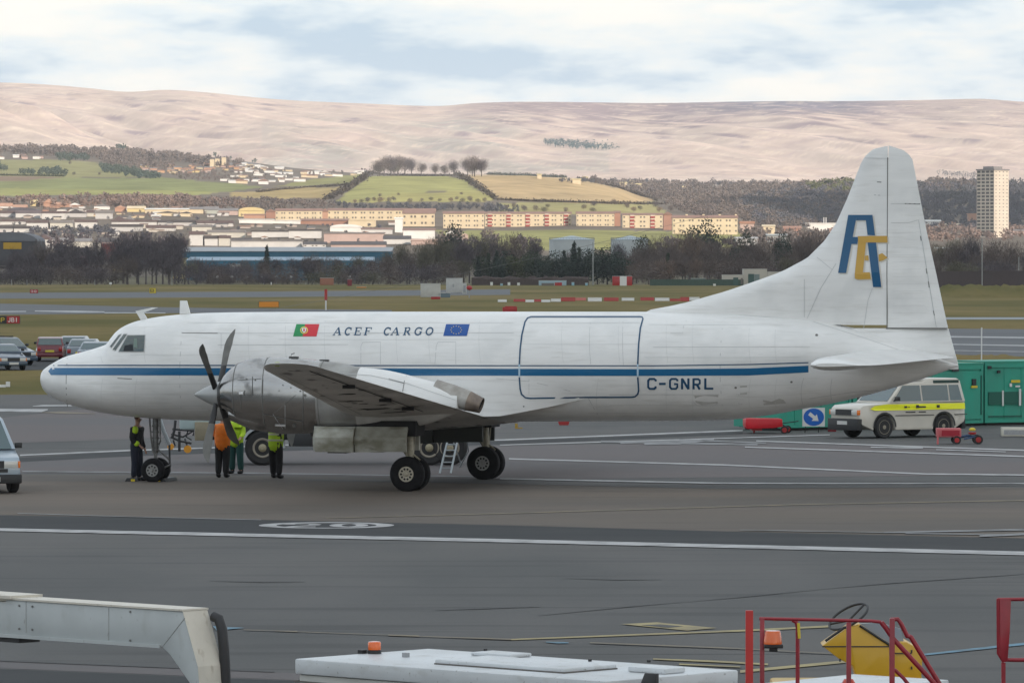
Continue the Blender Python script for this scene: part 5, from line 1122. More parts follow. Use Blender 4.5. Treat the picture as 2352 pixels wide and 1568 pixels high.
# sunlit far row
for i, (u0, u1, v0, v1, vr, wc, rc) in enumerate([(0, 26, 474, 480, 466, whiteb, orange), (69, 85, 465, 473, 459, yel, yel), (100, 122, 466, 476, 457, orange, orange), (124, 160, 470, 476, 464, orange, orange), (160, 182, 471, 478, 466, pinkw, whiteb), (264, 288, 478, 485, 472, orange, orange), (292, 332, 479, 486, 473, yel, cream),
      (333, 432, 481, 490, 478, cream, whiteb), (434, 466, 481, 490, 475, cream, greyroof), (216, 250, 474, 480, 468, whiteb, greyroof), (128, 210, 481, 486, 478, whiteb, greyroof), (470, 500, 482, 490, 474, (.4, .42, .38), greyroof), (502, 545, 484, 492, 478, pinkw, greyroof), (360, 410, 489, 496, 485, cream, dkroof), (415, 440, 490, 497, 486, cream, dkroof), (30, 60, 476, 482, 470, pinkw, orange)]):
    bld(u0, u1, v0, v1, vr, wc, rc, ['orange', 'yellow', 'cream', 'white', 'pink'][0 if wc == orange else 1 if wc == yel else 2 if wc == cream else 3 if wc == whiteb else 4] + ' house in the sunlit row along the foot of the fields', 'house', 'sunlit houses below the left fields', gable=rnd.choice(['x', 'y']), depth=8)
# hill town
hq = random.Random(12); n_ = 0
def cname(c_):
    return {cream: 'cream', white: 'white', whiteb: 'bright white', yel: 'yellow', orange: 'orange', pinkw: 'pink', redroof: 'red brown', greyroof: 'grey', dkroof: 'dark', brick: 'brick'}.get(c_, 'brown' if c_[0] > c_[2] * 1.25 else 'pale grey')
def hzone(u, v):
    if v < 430: return 'below the moor at left' if u < 360 else 'left of three pale towers' if u < 480 else 'around the three pale towers' if u < 530 else 'right of three pale towers' if u < 640 else 'near the thin hedge' if u < 740 else 'beside the round hill'
    return 'behind the dark curved shed' if u < 90 else 'above the tree clump at left' if u < 200 else 'above the red shed' if u < 300 else 'above the tallest dark trees' if u < 420 else 'above the blue warehouses' if u < 540 else 'below the yellow building' if u < 640 else 'below the first flats' if u < 760 else 'above the pink warehouse'
def town(poly, n, wr, hr, cols_, lab, grp):
    us, vs = [p[0] for p in poly], [p[1] for p in poly]; c_ = 0
    while c_ < n:
        u, v = hq.uniform(min(us), max(us)), hq.uniform(min(vs), max(vs))
        if not inside(u, v, poly): continue
        c_ += 1; w_, h_ = hq.uniform(*wr), hq.uniform(*hr); wc = hq.choice(cols_); rc = hq.choice([redroof, (.33, .18, .12), greyroof]) if wc != whiteb else hq.choice([greyroof, redroof, whiteb])
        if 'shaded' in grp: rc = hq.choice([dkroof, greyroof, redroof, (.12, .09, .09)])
        bld(u - w_ / 2, u + w_ / 2, v - h_, v, v - h_ - 2.2, wc, rc, lab.format(c=cname(wc), r=cname(rc), z=hzone(u, v)), 'house', grp, depth=9, gable=hq.choice(['x', 'x', 'y']))
town([(298, 384), (400, 380), (480, 372), (560, 378), (560, 392), (430, 402), (340, 396)], 60, (7, 18), (3, 5.5), [orange, cream, yel, pinkw, (.55, .34, .2)], 'tiny {c} house with {r} roof in the hill town, {z}', 'orange houses of the hill town')
town([(560, 378), (640, 388), (700, 394), (700, 402), (600, 402), (520, 396)], 26, (10, 24), (3, 5), [whiteb, cream, whiteb], 'tiny {c} house with {r} roof, upper rows, {z}', 'upper white houses of the hill town')
town([(500, 410), (560, 404), (720, 398), (835, 394), (835, 402), (760, 408), (690, 418), (600, 424), (520, 422)], 42, (10, 27), (3.5, 6), [whiteb, whiteb, cream], 'small {c} house with {r} roof, lower rows, {z}', 'lower white houses of the hill town')
town([(0, 362), (95, 362), (95, 366), (0, 366)], 9, (10, 16), (5, 7), [whiteb, pinkw], '{c} house with {r} roof in the hillside terrace at far left', 'white terrace at far left')
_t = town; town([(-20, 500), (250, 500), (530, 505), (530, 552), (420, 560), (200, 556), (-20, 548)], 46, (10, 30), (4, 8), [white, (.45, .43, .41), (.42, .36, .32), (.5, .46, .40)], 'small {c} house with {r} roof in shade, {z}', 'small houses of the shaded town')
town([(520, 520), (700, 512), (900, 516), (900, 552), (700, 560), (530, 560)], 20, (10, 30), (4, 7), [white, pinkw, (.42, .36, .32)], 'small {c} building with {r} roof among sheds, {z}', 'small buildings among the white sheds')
town([(-20, 474), (250, 474), (560, 480), (560, 500), (300, 502), (-20, 496)], 38, (8, 26), (3, 6), [whiteb, cream, pinkw, orange, white], 'small sunlit {c} house with {r} roof, {z}', 'small sunlit houses at the foot of the fields')
for u, v0, lab in ((486, 366, 'left'), (498, 364.5, 'middle'), (513, 361.5, 'right')): bld(u - 4, u + 5, v0, 384, v0 - 1, cream, greyroof, lab + ' of three pale tower blocks above the hill town', 'tower block', name='tower_block', gable='box', depth=12)
for u0, u1, v0, v1, lab in ((1315, 1334, 413, 418, 'cream farmhouse at the top right end of the tan field'), (1339, 1351, 408, 413, 'cream farmhouse behind the tan field, half hidden by trees'), (1424, 1440, 421, 427, 'pale farm building left of a pair on the brown slope'), (1446, 1457, 417, 423, 'pale farmhouse, middle one on the brown slope'), (1459, 1475, 424, 430, 'pale farmhouse, right one on the brown slope'), (1568, 1580, 430, 436, 'tiny white house high in the brown wood'), (1234, 1244, 402, 406, 'tiny cream hut on the hedge above the tan field')):
    bld(u0, u1, v0, v1, v0 - 3, cream, yel, lab, 'house', name='farmhouse', gable='x', Y=T((u0 + u1) / 2, v1).y - 60)
# right side
bld(1850, 1960, 514, 534, 512, whiteb, whiteb, 'white factory with two thin chimneys left of the fin', 'factory', name='white_factory', gable='box', depth=20, extra=lambda o, W_, H_, d, k: [(lambda g: (g.tube([(x * k, 4, H_), (x * k, 4, H_ + 15 * k)], .3, 8), g.build('chimney', wallm(white), o)))(MB()) for x in (-12, -7)])
for u0, u1, v0, v1, vr, wc, rc, lab in ((1700, 1732, 514, 537, 508, pinkw, brick, 'pink house right of the last cream flats'), (1752, 1780, 520, 538, 516, cream, cream, 'cream building seen between bare trees'), (1800, 1840, 524, 538, 519, brick, brick, 'red brown building left of the white factory'), (1905, 1945, 528, 544, 524, pinkw, brick, 'pinkish building under the white factory'),
    (1762, 1808, 541, 566, 537, (.32, .34, .34), (.32, .34, .34), 'pale grey glasshouse behind bare trees'), (1690, 1740, 548, 566, 544, grey_w, grey_w, 'grey shed with a white corner behind dark trees'), (2126, 2161, 508, 525, 505, whiteb, whiteb, 'white house just right of the fin'), (2165, 2209, 516, 527, 513, cream, cream, 'cream house between the fin and the red block'), (2224, 2243, 492, 516, 490, orange, orange, 'square red orange block left of the tall tower'),
    (2215, 2244, 532, 540, 530, white, (.3, .28, .26), 'low flat roofed building left of the tall tower'), (2322, 2352, 530, 540, 527, pinkw, greyroof, 'small pink house right of the tall tower'), (2112, 2126, 518, 530, 514, pinkw, greyroof, 'small house partly behind the rudder')):
    bld(u0, u1, v0, v1, vr, wc, rc, lab, 'building', name='small_building', gable='box' if 'square' in lab or 'flat' in lab else 'x')
# tall tower block, two faces
pt = T(2280, 545); Y = pt.y; k = Y / F; tw = empty('tower_block', (pt.x, Y, pt.z), R(45)); H_ = 153 * k; sx_, sy_ = 52 * k, 52 * k
b = MB(); b.box(-sx_ / 2, sx_ / 2, -sy_ / 2, sy_ / 2, -4, H_); b.build('wall', wallm((.56, .50, .42)), tw); b = MB(); b.box(-sx_ / 2 - .4, sx_ / 2 + .4, -sy_ / 2 - .4, sy_ / 2 + .4, H_ + .02, H_ + .8); b.box(-sx_ * .3, sx_ * .3, -sy_ * .3, sy_ * .3, H_ + .82, H_ + 2.4); b.build('roof', wallm(greyroof), tw)
g = MB(); g.box(-.8, .8, -.08, .05, -.55, .55); wm_ = g.build('window', mat('tower_window', (.05, .05, .05), .3), tw); first = True
for i in range(19):
    for face in (0, 1):
        for c_ in range(4):
            q = wm_ if first else wm_.copy()
            if not first: COL.objects.link(q)
            first = False; z = H_ * (i + .6) / 19
            f = (c_ + .5) / 4 - .5
            if face == 0: q.location = (f * sx_, -sy_ / 2 - .02, z); q.scale = (.55, 1, .45)
            else: q.location = (-sx_ / 2 - .02, f * sy_, z); q.rotation_euler = (0, 0, pi / 2); q.scale = (1.5, 1, 1.15)
            if face == 0 : q.data = wm_.data
tag(tw, 'tall cream residential tower block rising above the trees at right', 'tower block')
# storage tanks
for u0, u1, lab in ((1262, 1366, 'left pale cylindrical storage tank with a shallow cone roof'), (1404, 1490, 'right pale cylindrical storage tank half hidden by trees')):
    Y = 1900 if u0 < 1300 else 1930; k = Y / F; uc = (u0 + u1) / 2; base = A(uc, 600, Y); r_ = (u1 - u0) / 2 * k; z1 = A(uc, 551.5, Y).z; z2 = A(uc, 541, Y).z; o = empty('storage_tank', (base.x, Y + r_, base.z))
    b = MB(); b.disc((0, 0, 0), (0, 0, 1), [(0, r_), (z1 - base.z, r_)], 40); b.build('wall', mat('tank_pale', (.44, .48, .48), .6, var=.1, scale=.3), o, smooth=40)
    b = MB(); b.disc((0, 0, z1 - base.z), (0, 0, 1), [(0, r_ + .15), (.2, r_ + .15), (z2 - z1, .5)], 40); b.build('roof', mat('tank_roof', (.36, .42, .45), .6), o, smooth=20)
    b = MB(); zz = z1 - base.z
    for i in range(48): a = 2 * pi * i / 48; b.tube([(r_ * cos(a), r_ * sin(a), zz), (r_ * cos(a), r_ * sin(a), zz + .9)], .04, 4)
    b.tube([(r_ * cos(2 * pi * i / 48), r_ * sin(2 * pi * i / 48), zz + .9) for i in range(49)], .05, 4); b.build('railing', mat('rail_grey', (.15, .16, .16), .6), o)
    tag(o, lab, 'tank')
# ------------------------------------------------------------------ airfield furniture
def post(u, v0, v1, r_, m, name, label, cat, grp=None, head=None, Y=None):
    p = G(u, v1) if not Y else A(u, v1, Y); p.z = 0 if not Y else p.z; k = p.y / F; o = empty(name, p); h = (v1 - v0) * k; b = MB(); b.tube([(0, 0, 0), (0, 0, h)], r_, 8); b.build('pole', m, o)
    if head: g = MB(); head(g, h, k); g.build('lamp_head', MC[head.m] if hasattr(head, 'm') else white_m, o)
    return tag(o, label, cat, grp)
white_m = mat('white_paint', (.68, .68, .66), .5); grey_m = mat('galvanised', (.30, .31, .31), .5, .3); red_m = mat('red_paint', (.42, .02, .02), .45, var=.25, scale=3); yel_m = mat('yellow_paint', (.62, .48, .03), .5); or_m = mat('orange_paint', (.70, .26, .02), .5); blk_m = mat('black_paint', (.02, .02, .022), .5)
def hd(g, h, k): g.box(-.30, .30, -.15, .15, h - .1, h + .38)
for i, u in enumerate([499] + [533 + 33.8 * j for j in range(12)]): post(u, 637, 653, .05, grey_m, 'runway_light', 'small white approach light on a thin post in front of the woodland', 'light', 'row of approach lights on posts', hd)
for u, v0, v1, l in ((606, 645, 653, 'left'), (623, 648, 654, 'right')): post(u, v0, v1, .14, white_m, 'marker_post', 'short white marker post, %s one of a pair below the approach lights' % l, 'post')
for u, v0, v1, l in ((254, 652, 657, 'orange ball marker light by the wood at left'),): post(u, v0, v1, .05, grey_m, 'marker_light', l, 'light', None, hd)
for i, u in enumerate((26, 62, 218, 395)): post(u, 622 if i > 2 else 642, 655, .07, grey_m, 'fence_pole', 'thin pale pole at the edge of the wood, %s' % ['leftmost', 'second from left', 'third from left', 'tall one above the yellow sign'][i], 'pole')
def lamp(g, h, k): g.box(-1.1, 1.1, -.2, .2, h - .1, h + .25)
post(1362, 556, 655, .13, grey_m, 'mast', 'tall thin grey mast in front of the dark evergreens', 'mast')
b = MB()
for i, (u, v0) in enumerate(((2154, 570), (2170, 570), (2186.5, 569), (2202, 569), (2218, 569), (2237, 568))): post(u, v0, 652, .12, grey_m, 'lighting_column', 'slim pale lighting column behind the brown screen wall', 'lamp post', 'row of lighting columns behind the screen wall', lamp, Y=1500)
post(2255.7, 548, 676, .09, grey_m, 'lighting_column', 'tall thin mast standing on the grass bank below the tower block', 'mast', None, None)
post(2340, 590, 664, .10, grey_m, 'lighting_column', 'thin pole at the right edge behind the screen wall', 'pole', None, None, Y=1300)
post(2254.5, 752, 850, .035, white_m, 'thin_mast', 'very thin white mast rising behind the green containers', 'mast')
# screen wall
a_, c_ = A(2130, 655, 1200), A(2440, 668, 1120); b = MB(); b.face([(a_.x, a_.y, 0), (c_.x, c_.y, 0), (c_.x, c_.y, 4.0), (a_.x, a_.y, 3.6)]); b.face([(a_.x, a_.y + .4, 0), (c_.x, c_.y + .4, 0), (c_.x, c_.y + .4, 4.0), (a_.x, a_.y + .4, 3.6)]); b.face([(a_.x, a_.y, 3.6), (c_.x, c_.y, 4.0), (c_.x, c_.y + .4, 4.0), (a_.x, a_.y + .4, 3.6)])
tag(b.build('screen_wall', mat('brown_boards', (.052, .032, .032), .85, var=.3, scale=2, stretch=(3, 3, .2))), 'long dark brown screen wall at the right edge', 'wall')
a_, c_ = G(1493, 656), G(1672, 655.5); b = MB(); b.box(0, (c_ - a_).length, -.04, .04, 0, 1.5)
tag(b.build('green_mesh_fence', mat('fence_green', (.045, .085, .065), .8, var=.3, scale=3), loc=a_), 'dark green fence left of the flat roofed airfield hut', 'fence')
a_, c_ = G(1083, 655), G(1237, 656); b = MB(); n = 30; W_ = (c_ - a_).length
b.grid([[(W_ * i / n, y, (z * (.85 + .3 * rnd.random()))) for i in range(n + 1)] for y, z in ((-.5, 0), (-.5, 1.6), (.0, 2.1), (.6, 1.8), (.7, 0))]); tag(b.build('clipped_hedge', mat('hedge_clipped', (.075, .055, .05), .95, var=.3, scale=2), loc=a_), 'low brown hedge in front of the left clump of evergreens', 'hedge')
# cabins and huts on the field
def hut(u0, u1, v0, v1, wc, label, cat, name, Yd=2.4, parts=None, rz=0):
    p = G((u0 + u1) / 2, v1); k = p.y / F; W_, H_ = (u1 - u0) * k, (v1 - v0) * k; o = empty(name, p, rz); b = MB(); b.box(-W_ / 2, W_ / 2, 0, Yd, .05, H_ - .08); b.build('wall', wc, o, bevel=.02)
    b = MB(); b.box(-W_ / 2 - .06, W_ / 2 + .06, -.06, Yd + .06, H_ - .07, H_); b.build('roof', mat('roof_pale', (.5, .5, .48), .6), o)
    for nm, x0, x1, z0, z1, m in parts or []: b = MB(); b.box(W_ * x0, W_ * x1, -.08, -.01, H_ * z0, H_ * z1); b.build(nm, m, o)
    return tag(o, label, cat)
cab = mat('cabin_white', (.50, .50, .47), .6, var=.12, scale=1.5)
hut(966, 1011, 651, 683, cab, 'plain white cabin, left of two in the grass beyond the fuselage', 'cabin', 'white_cabin', 3, [('vent', .42, .48, 0, .3, grey_m)])
hut(1024.6, 1062, 638.5, 673, cab, 'taller white equipment cabin with a dark symbol on its wall', 'cabin', 'white_cabin', 3, [('door_symbol', -.09, -.03, .38, .6, grey_m)])
hut(1062.5, 1071.5, 650, 676, cab, 'narrow framed cabinet attached right of the taller white cabin', 'cabinet', 'white_cabinet', 1.2, [('panel', -.3, .3, .2, .8, grey_m)])
hut(1012, 1034, 672, 684, mat('slate_blue', (.12, .17, .2), .6), 'small blue grey box between the two white cabins', 'box', 'equipment_box', 1)
hut(990, 1011, 680, 688, red_m, 'small red box at the foot of the left white cabin', 'box', 'red_box', .8)
hut(1659.5, 1707, 631, 656, mat('hut_cream', (.42, .40, .35), .7), 'low left wing of the flat roofed airfield building with a dark door', 'building', 'airfield_hut', 5, [('door', .02, .26, .05, .75, mat('door_green', (.03, .08, .07), .5)), ('window', .38, .48, .1, .7, win_m)])
hut(1707.5, 1762, 617.5, 656, MC['hut_cream'], 'taller centre part of the flat roofed airfield building with a glazed door', 'building', 'airfield_hut', 6, [('door', -.3, -.05, .05, .7, MC['door_green']), ('window', -.04, .18, .2, .68, mat('window_pale', (.15, .2, .2), .2))])
hut(1762.5, 1800, 624, 656, MC['hut_cream'], 'right wing of the flat roofed airfield building behind the fin root', 'building', 'airfield_hut', 5)
hut(1587, 1620, 638.5, 655.5, mat('frame_grey', (.16, .2, .18), .7), 'grey green framed panel in the green fence', 'panel', 'framed_screen', .3)
hut(1407, 1452, 634, 656, red_m, 'red hut with a broad white centre panel at the far fence', 'hut', 'red_white_hut', 3, [('white_panel', -.13, .22, 0, .98, white_m)])
hut(1237.5, 1301, 644, 656, mat('shelter_blue', (.30, .42, .48), .6), 'long low pale blue and white shelter in front of the evergreens', 'shelter', 'pale_shelter', 2, [('red_end', .08, .34, 0, .6, red_m), ('opening', -.4, .05, 0, .5, win_m)])
for u, v0, v1, l in ((1129, 647.5, 656, 'tall thin white post'), (1152, 651, 656.5, 'small pale blue box'), (1169, 648, 656, 'white post with a round head'), (1191, 649, 656, 'white sign board'), (1316, 648, 656, 'blue round sign on a post'), (1347, 649.5, 656, 'pale blue board'), (1641, 651.5, 657, 'small white marker'), (1723, 652, 657, 'small white marker close to the hut')):
    hut(u - 3, u + 3, v0, v1, mat('marker_blue', (.25, .45, .55), .6) if 'blue' in l else white_m, l + ' beside the far fence', 'marker', 'field_marker', .3)
# signs
def sign(u0, u1, v0, v1, cells, label, name='taxiway_sign', legs=1):
    p = G((u0 + u1) / 2, v1 + 1.5 * legs); k = p.y / F; W_, H_ = (u1 - u0) * k, (v1 - v0) * k; z0 = 1.5 * k * legs; o = empty(name, p); b = MB(); b.box(-W_ / 2 - .04, W_ / 2 + .04, .0, .22, z0 - .03, z0 + H_ + .03); b.build('sign_box', blk_m, o)
    for x0, x1, m, txt, tm in cells:
        b = MB(); b.box(W_ * x0, W_ * x1, -.02, -.004, z0, z0 + H_); pn = b.build('sign_face', m, o)
        if txt:
            g = MB(); n = len(txt); cw = W_ * (x1 - x0) * .84 / n
            for i, ch in enumerate(txt):
                X0 = W_ * x0 + W_ * (x1 - x0) * .08 + cw * i; glyph(ch, g, lambda x, y: (X0 + cw * .8 * x, -.03, z0 + H_ * (.2 + .6 * y)), SAN, 0, cw * .8 / (H_ * .6))
            g.build('sign_lettering', tm, pn)
    b = MB()
    for x in (-.4, .4): b.tube([(W_ * x, .1, 0), (W_ * x, .1, z0)], .03, 6)
    b.build('leg', grey_m, o); return tag(o, label, 'sign')
sign(-22, 45, 726, 742.5, [(-.5, .06, blk_m, 'AJP', yel_m), (.06, .5, red_m, 'JB1', white_m)], 'black and yellow taxiway sign with a red panel at the left edge')
sign(69, 87, 665, 673, [(-.5, .5, red_m, '20', white_m)], 'small red runway sign with white characters far left')
sign(343.5, 358, 661.5, 673, [(-.5, .5, yel_m, 'B', blk_m)], 'small square yellow taxiway sign')
sign(595, 640, 693, 705, [(-.5, .5, or_m, '', None)], 'wide plain orange yellow sign board behind the cockpit')
o = post(748.5, 664, 690, .22, red_m, 'red_marker_post', 'short thick red post standing in the grass above the fuselage', 'post'); 
b = MB(); 
post(748.5, 690, 712, .09, white_m, 'white_marker_post', 'slim white post in front of the thick red post', 'post')
hut(735, 766, 638, 655, mat('faded_orange', (.30, .13, .08), .8), 'faded orange box under the approach lights', 'box', 'orange_box', 1.5)
hut(819, 841, 657.5, 661.5, or_m, 'low orange trestle on the grass under the approach lights', 'trestle', 'orange_trestle', .5)
hut(798, 808, 641, 657, mat('dark_red', (.2, .02, .03), .7), 'small dark red stand left of the low orange trestle', 'stand', 'red_stand', .5)
def ball(g, h, k): g.disc((0, 0, h), (0, 0, 1), [(-.4, .05), (-.25, .4), (0, .5), (.25, .4), (.4, .05)], 12)
ball.m = 'red_paint'; post(1078, 661, 684, .08, grey_m, 'beacon_post', 'post with a red round head right of the white cabins', 'post', None, ball)
# plastic barriers in a row on the grass
wbar, rbar, pbar = mat('barrier_white', (.62, .62, .60), .5), mat('barrier_red', (.36, .035, .03), .5), mat('barrier_pink', (.50, .14, .11), .5)
kx = lambda x: 1091 + .26855 * x
for x0, x1, y0, y1, m, d in [(195, 272, 422, 442, wbar, 'white barrier at the left end of the row'), (330, 430, 418, 440, rbar, 'red barrier, first red from the left'), (432, 505, 424, 444, wbar, 'white barrier, second white from the left'), (506, 565, 420, 440, rbar, 'short red barrier, second red from the left'), (568, 645, 424, 444, wbar, 'white barrier, third white from the left'), (650, 733, 416, 440, wbar, 'white barrier with a slanted end, fourth white from the left'),
        (736, 858, 404, 436, rbar, 'long dark red barrier in the middle of the row'), (860, 950, 408, 430, pbar, 'pinkish red barrier next to the long dark red one'), (965, 1085, 406, 438, wbar, 'largest white barrier, with a rounded base'), (1102, 1228, 406, 434, rbar, 'red barrier right of the largest white one'), (1255, 1362, 408, 432, wbar, 'white barrier, second white from the right'), (1415, 1532, 404, 430, rbar, 'red barrier, third red from the right end'),
        (1540, 1662, 408, 434, wbar, 'long flat white barrier near the fin root'), (1668, 1755, 416, 434, rbar, 'low dark red barrier close to the fin root'), (1756, 1832, 402, 436, rbar, 'upright red barrier against the fin root'), (1834, 1920, 402, 430, wbar, 'white barrier half hidden by the fin root')]:
    u0, u1, v0, v1 = kx(x0), kx(x1), 574.2 + .26855 * y0, 574.2 + .26855 * y1; p = G((u0 + u1) / 2, v1 + .5); k = p.y / F; W_, H_ = (u1 - u0) * k, (v1 - v0 + .5) * k
    b = MB(); b.prism([(-.22, 0), (.22, 0), (.2, H_ * .3), (.09, H_ * .55), (.08, H_), (-.08, H_), (-.09, H_ * .55), (-.2, H_ * .3)], -W_ / 2, W_ / 2, 'x'); tag(b.build('barrier', m, loc=p, bevel=.02), d, 'barrier', 'red and white barriers on the grass')
p = G(1171, 716); b = MB(); b.box(-.85, .85, -.3, .3, 0, .55); b.box(-.6, .8, -.25, .25, .56, .66); tag(b.build('red_barrier_pile', red_m, loc=p, bevel=.04), 'red object peeping over the fuselage roof below the barrier row', 'barrier')
# ================================================================== VEHICLES
tyre_m = mat('tyre', (.02, .02, .021), .75); glass_c = mat('car_glass', (.035, .075, .08), .06, spec=.9, coat=.5); chrome = mat('chrome', (.5, .5, .5), .2, .9); lamp_w = mat('headlamp', (.55, .55, .52), .15, spec=.8, coat=.6); lamp_r = mat('tail_lamp', (.35, .012, .012), .25, coat=.5); lamp_o = mat('indicator', (.75, .18, .01), .25, coat=.5); plast = mat('bumper_plastic', (.022, .024, .026), .55); plate_w = mat('plate_white', (.55, .55, .53), .5); plate_y = mat('plate_yellow', (.62, .50, .05), .5)
PRE = {
 'hatch': dict(L=4.0, W=1.68, H=1.44, r=.30, wx=(.72, 3.2), body=[(0, .28), (-.02, .62), (.06, .92), (2.95, .95), (3.85, .74), (4.0, .58), (4.0, .25)], gh=[(.10, .92), (.42, 1.36), (.8, 1.43), (1.9, 1.43), (2.2, 1.39), (2.98, .95)]),
 'sedan': dict(L=4.5, W=1.74, H=1.40, r=.31, wx=(.85, 3.6), body=[(0, .3), (-.02, .68), (.08, .92), (.75, .96), (3.2, .94), (4.3, .72), (4.5, .55), (4.5, .25)], gh=[(.65, .95), (1.3, 1.36), (1.7, 1.40), (2.3, 1.39), (2.5, 1.35), (3.25, .94)]),
 'suv': dict(L=4.52, W=1.80, H=1.86, r=.375, wx=(.96, 3.5), body=[(0, .50), (-.03, .62), (-.03, 1.17), (3.30, 1.17), (4.30, 1.09), (4.44, 1.00), (4.46, .50)], gh=[(.0, 1.17), (.13, 1.88), (.25, 1.96), (1.55, 1.96), (1.75, 1.84), (2.55, 1.82), (2.68, 1.78), (3.32, 1.17)]),
 'estate': dict(L=4.4, W=1.76, H=1.58, r=.32, wx=(.8, 3.5), body=[(0, .32), (-.02, .66), (.04, 1.0), (3.1, 1.0), (4.2, .80), (4.4, .62), (4.4, .28)], gh=[(.06, 1.0), (.25, 1.48), (.6, 1.56), (2.1, 1.57), (2.35, 1.53), (3.15, 1.0)]),
 'van': dict(L=4.9, W=1.88, H=1.9, r=.33, wx=(.95, 3.95), body=[(0, .3), (-.02, 1.05), (3.9, 1.10), (4.75, .92), (4.90, .72), (4.9, .28)], gh=[(.0, 1.05), (.12, 1.82), (.3, 1.9), (2.9, 1.9), (3.15, 1.84), (4.0, 1.10)])}
def car(kind, name, loc, rz, paintm, label, cat='car', group=None, extra=None, plate=(plate_w, plate_y), cut=None):
    P = PRE[kind]; L_, W_, r_ = P['L'], P['W'], P['r']; o = empty(name, loc, rz); ox = L_ / 2
    body, gh = P['body'], P['gh']; zb = body[0][1]
    low = list(body)
    bot = []
    for wx in sorted(P['wx'], reverse=True):     # wheel arches cut in the sill line
        bot.append((wx + r_ * 1.22, .27))
        for i in range(9): a = pi * i / 8; bot.append((wx + r_ * 1.2 * cos(a), r_ + r_ * 1.2 * sin(a)))
        bot.append((wx - r_ * 1.22, .27))
    outline = low + bot
    b = MB(); h = W_ / 2
    n = len(b.V); k = len(outline)
    def yy(x, z):
        t = interp(x, [0, .35, L_ - .6, L_], [.90, 1, 1, .84]); return h * t * (1 if z < .8 * body[2][1] else .975)
    b.V += [(x - ox, yy(x, z), z) for x, z in outline] + [(x - ox, -yy(x, z), z) for x, z in outline]
    b.F += [tuple(range(k)), tuple(reversed(range(k, 2 * k)))]; b.M += [0, 0]
    for i in range(k): j = (i + 1) % k; b.F.append((j, i, k + i, k + j)); b.M.append(0)
    b.build('body', paintm, o, bevel=.03)
    hr = lambda z: h * (.965 - .15 * (z - gh[0][1]) / (P['H'] - gh[0][1]))
    b = MB(); k = len(gh); b.V += [(x - ox, hr(z), z) for x, z in gh] + [(x - ox, -hr(z), z) for x, z in gh]; b.F += [tuple(range(k)), tuple(reversed(range(k, 2 * k)))]; b.M += [0, 0]
    for i in range(k): j = (i + 1) % k; b.F.append((j, i, k + i, k + j)); b.M.append(0)
    cb = b.build('cabin', paintm, o, bevel=.03)
    z0, z1 = gh[0][1] + .05, P['H'] - .12
    def edge(pts, z):                     # x of the polyline at height z
        for a, c_ in zip(pts, pts[1:]):
            if min(a[1], c_[1]) <= z <= max(a[1], c_[1]) and a[1] != c_[1]: return a[0] + (c_[0] - a[0]) * (z - a[1]) / (c_[1] - a[1])
        return pts[-1][0]
    half = len(gh) // 2; rear, frnt = gh[:half + 1], gh[half:][::-1]
    xr0, xr1, xf0, xf1 = edge(rear, z0) + .10, edge(rear, z1) + .10, edge(frnt, z0) - .12, edge(frnt, z1) - .06
    cuts = cut or [0, .40, .72, 1.0]
    for sg in (-1, 1):
        for a, c_ in zip(cuts, cuts[1:]):
            b = MB(); e_ = .03
            q = [(xr0 + (xf0 - xr0) * a + e_, z0), (xr0 + (xf0 - xr0) * c_ - e_, z0), (min(xr0 + (xf0 - xr0) * c_, xf1) - e_ if c_ == 1.0 else max(xr1, xr0 + (xf0 - xr0) * c_) - e_, z1), (max(xr1, xr0 + (xf0 - xr0) * a) + e_, z1)]
            if q[2][0] - q[3][0] < .03: q[2] = (q[3][0] + .03, z1)
            b.face([(x - ox, sg * (hr(z) + .008), z) for x, z in q]); b.build('side_window', glass_c, cb)
    for nm, pl, dx in (('windscreen', frnt, .012), ('rear_window', rear, -.012)):
        za, zc_ = z0, min(z1 + .04, P['H'] - .1); b = MB(); xa, xc_ = edge(pl, za), edge(pl, zc_); b.face([(xa - ox + dx, -hr(za) * .88, za + abs(dx)), (xa - ox + dx, hr(za) * .88, za + abs(dx)), (xc_ - ox + dx, hr(zc_) * .88, zc_ + abs(dx)), (xc_ - ox + dx, -hr(zc_) * .88, zc_ + abs(dx))]); b.build(nm, glass_c, cb)
    xf = L_ - ox
    for x0, x1, nm in ((-ox - .07, -ox + .1, 'rear_bumper'), (xf - .16, xf + .06, 'front_bumper')):
        b = MB(); b.box(x0, x1, -h * .88, h * .88, .27, .50 if kind != 'suv' else .66); b.build(nm, plast if kind in ('suv', 'van') else paintm, o, bevel=.03)
    zf = {'hatch': .60, 'estate': .64, 'sedan': .58, 'suv': .86, 'van': .74}[kind]
    for sg in (-1, 1):
        b = MB(); b.box(xf - .10, xf + .012, sg * h * .50 - .14 * sg, sg * h * .78, zf - .08, zf + .09); b.build('headlight', lamp_w, o, bevel=.015)
        b = MB(); b.box(xf - .16, xf + .010, sg * h * .785, sg * h * .845, zf - .08, zf + .09); b.build('indicator', lamp_o, o, bevel=.01)
        b = MB(); b.box(-ox - .035, -ox + .1, sg * h * .62, sg * h * .86, zf + .02, zf + .25); b.build('tail_light', lamp_r, o, bevel=.01)
        b = MB(); b.box(gh[-1][0] - ox - .35, gh[-1][0] - ox - .22, sg * (h + .01), sg * (h + .18), z0 + .02, z0 + .16); b.build('mirror', plast, o, bevel=.02)
    b = MB(); b.box(xf - .05, xf + .014, -h * (.47 if kind == 'suv' else .40), h * (.47 if kind == 'suv' else .40), zf - .09, zf + .10); b.build('grille', plast, o)
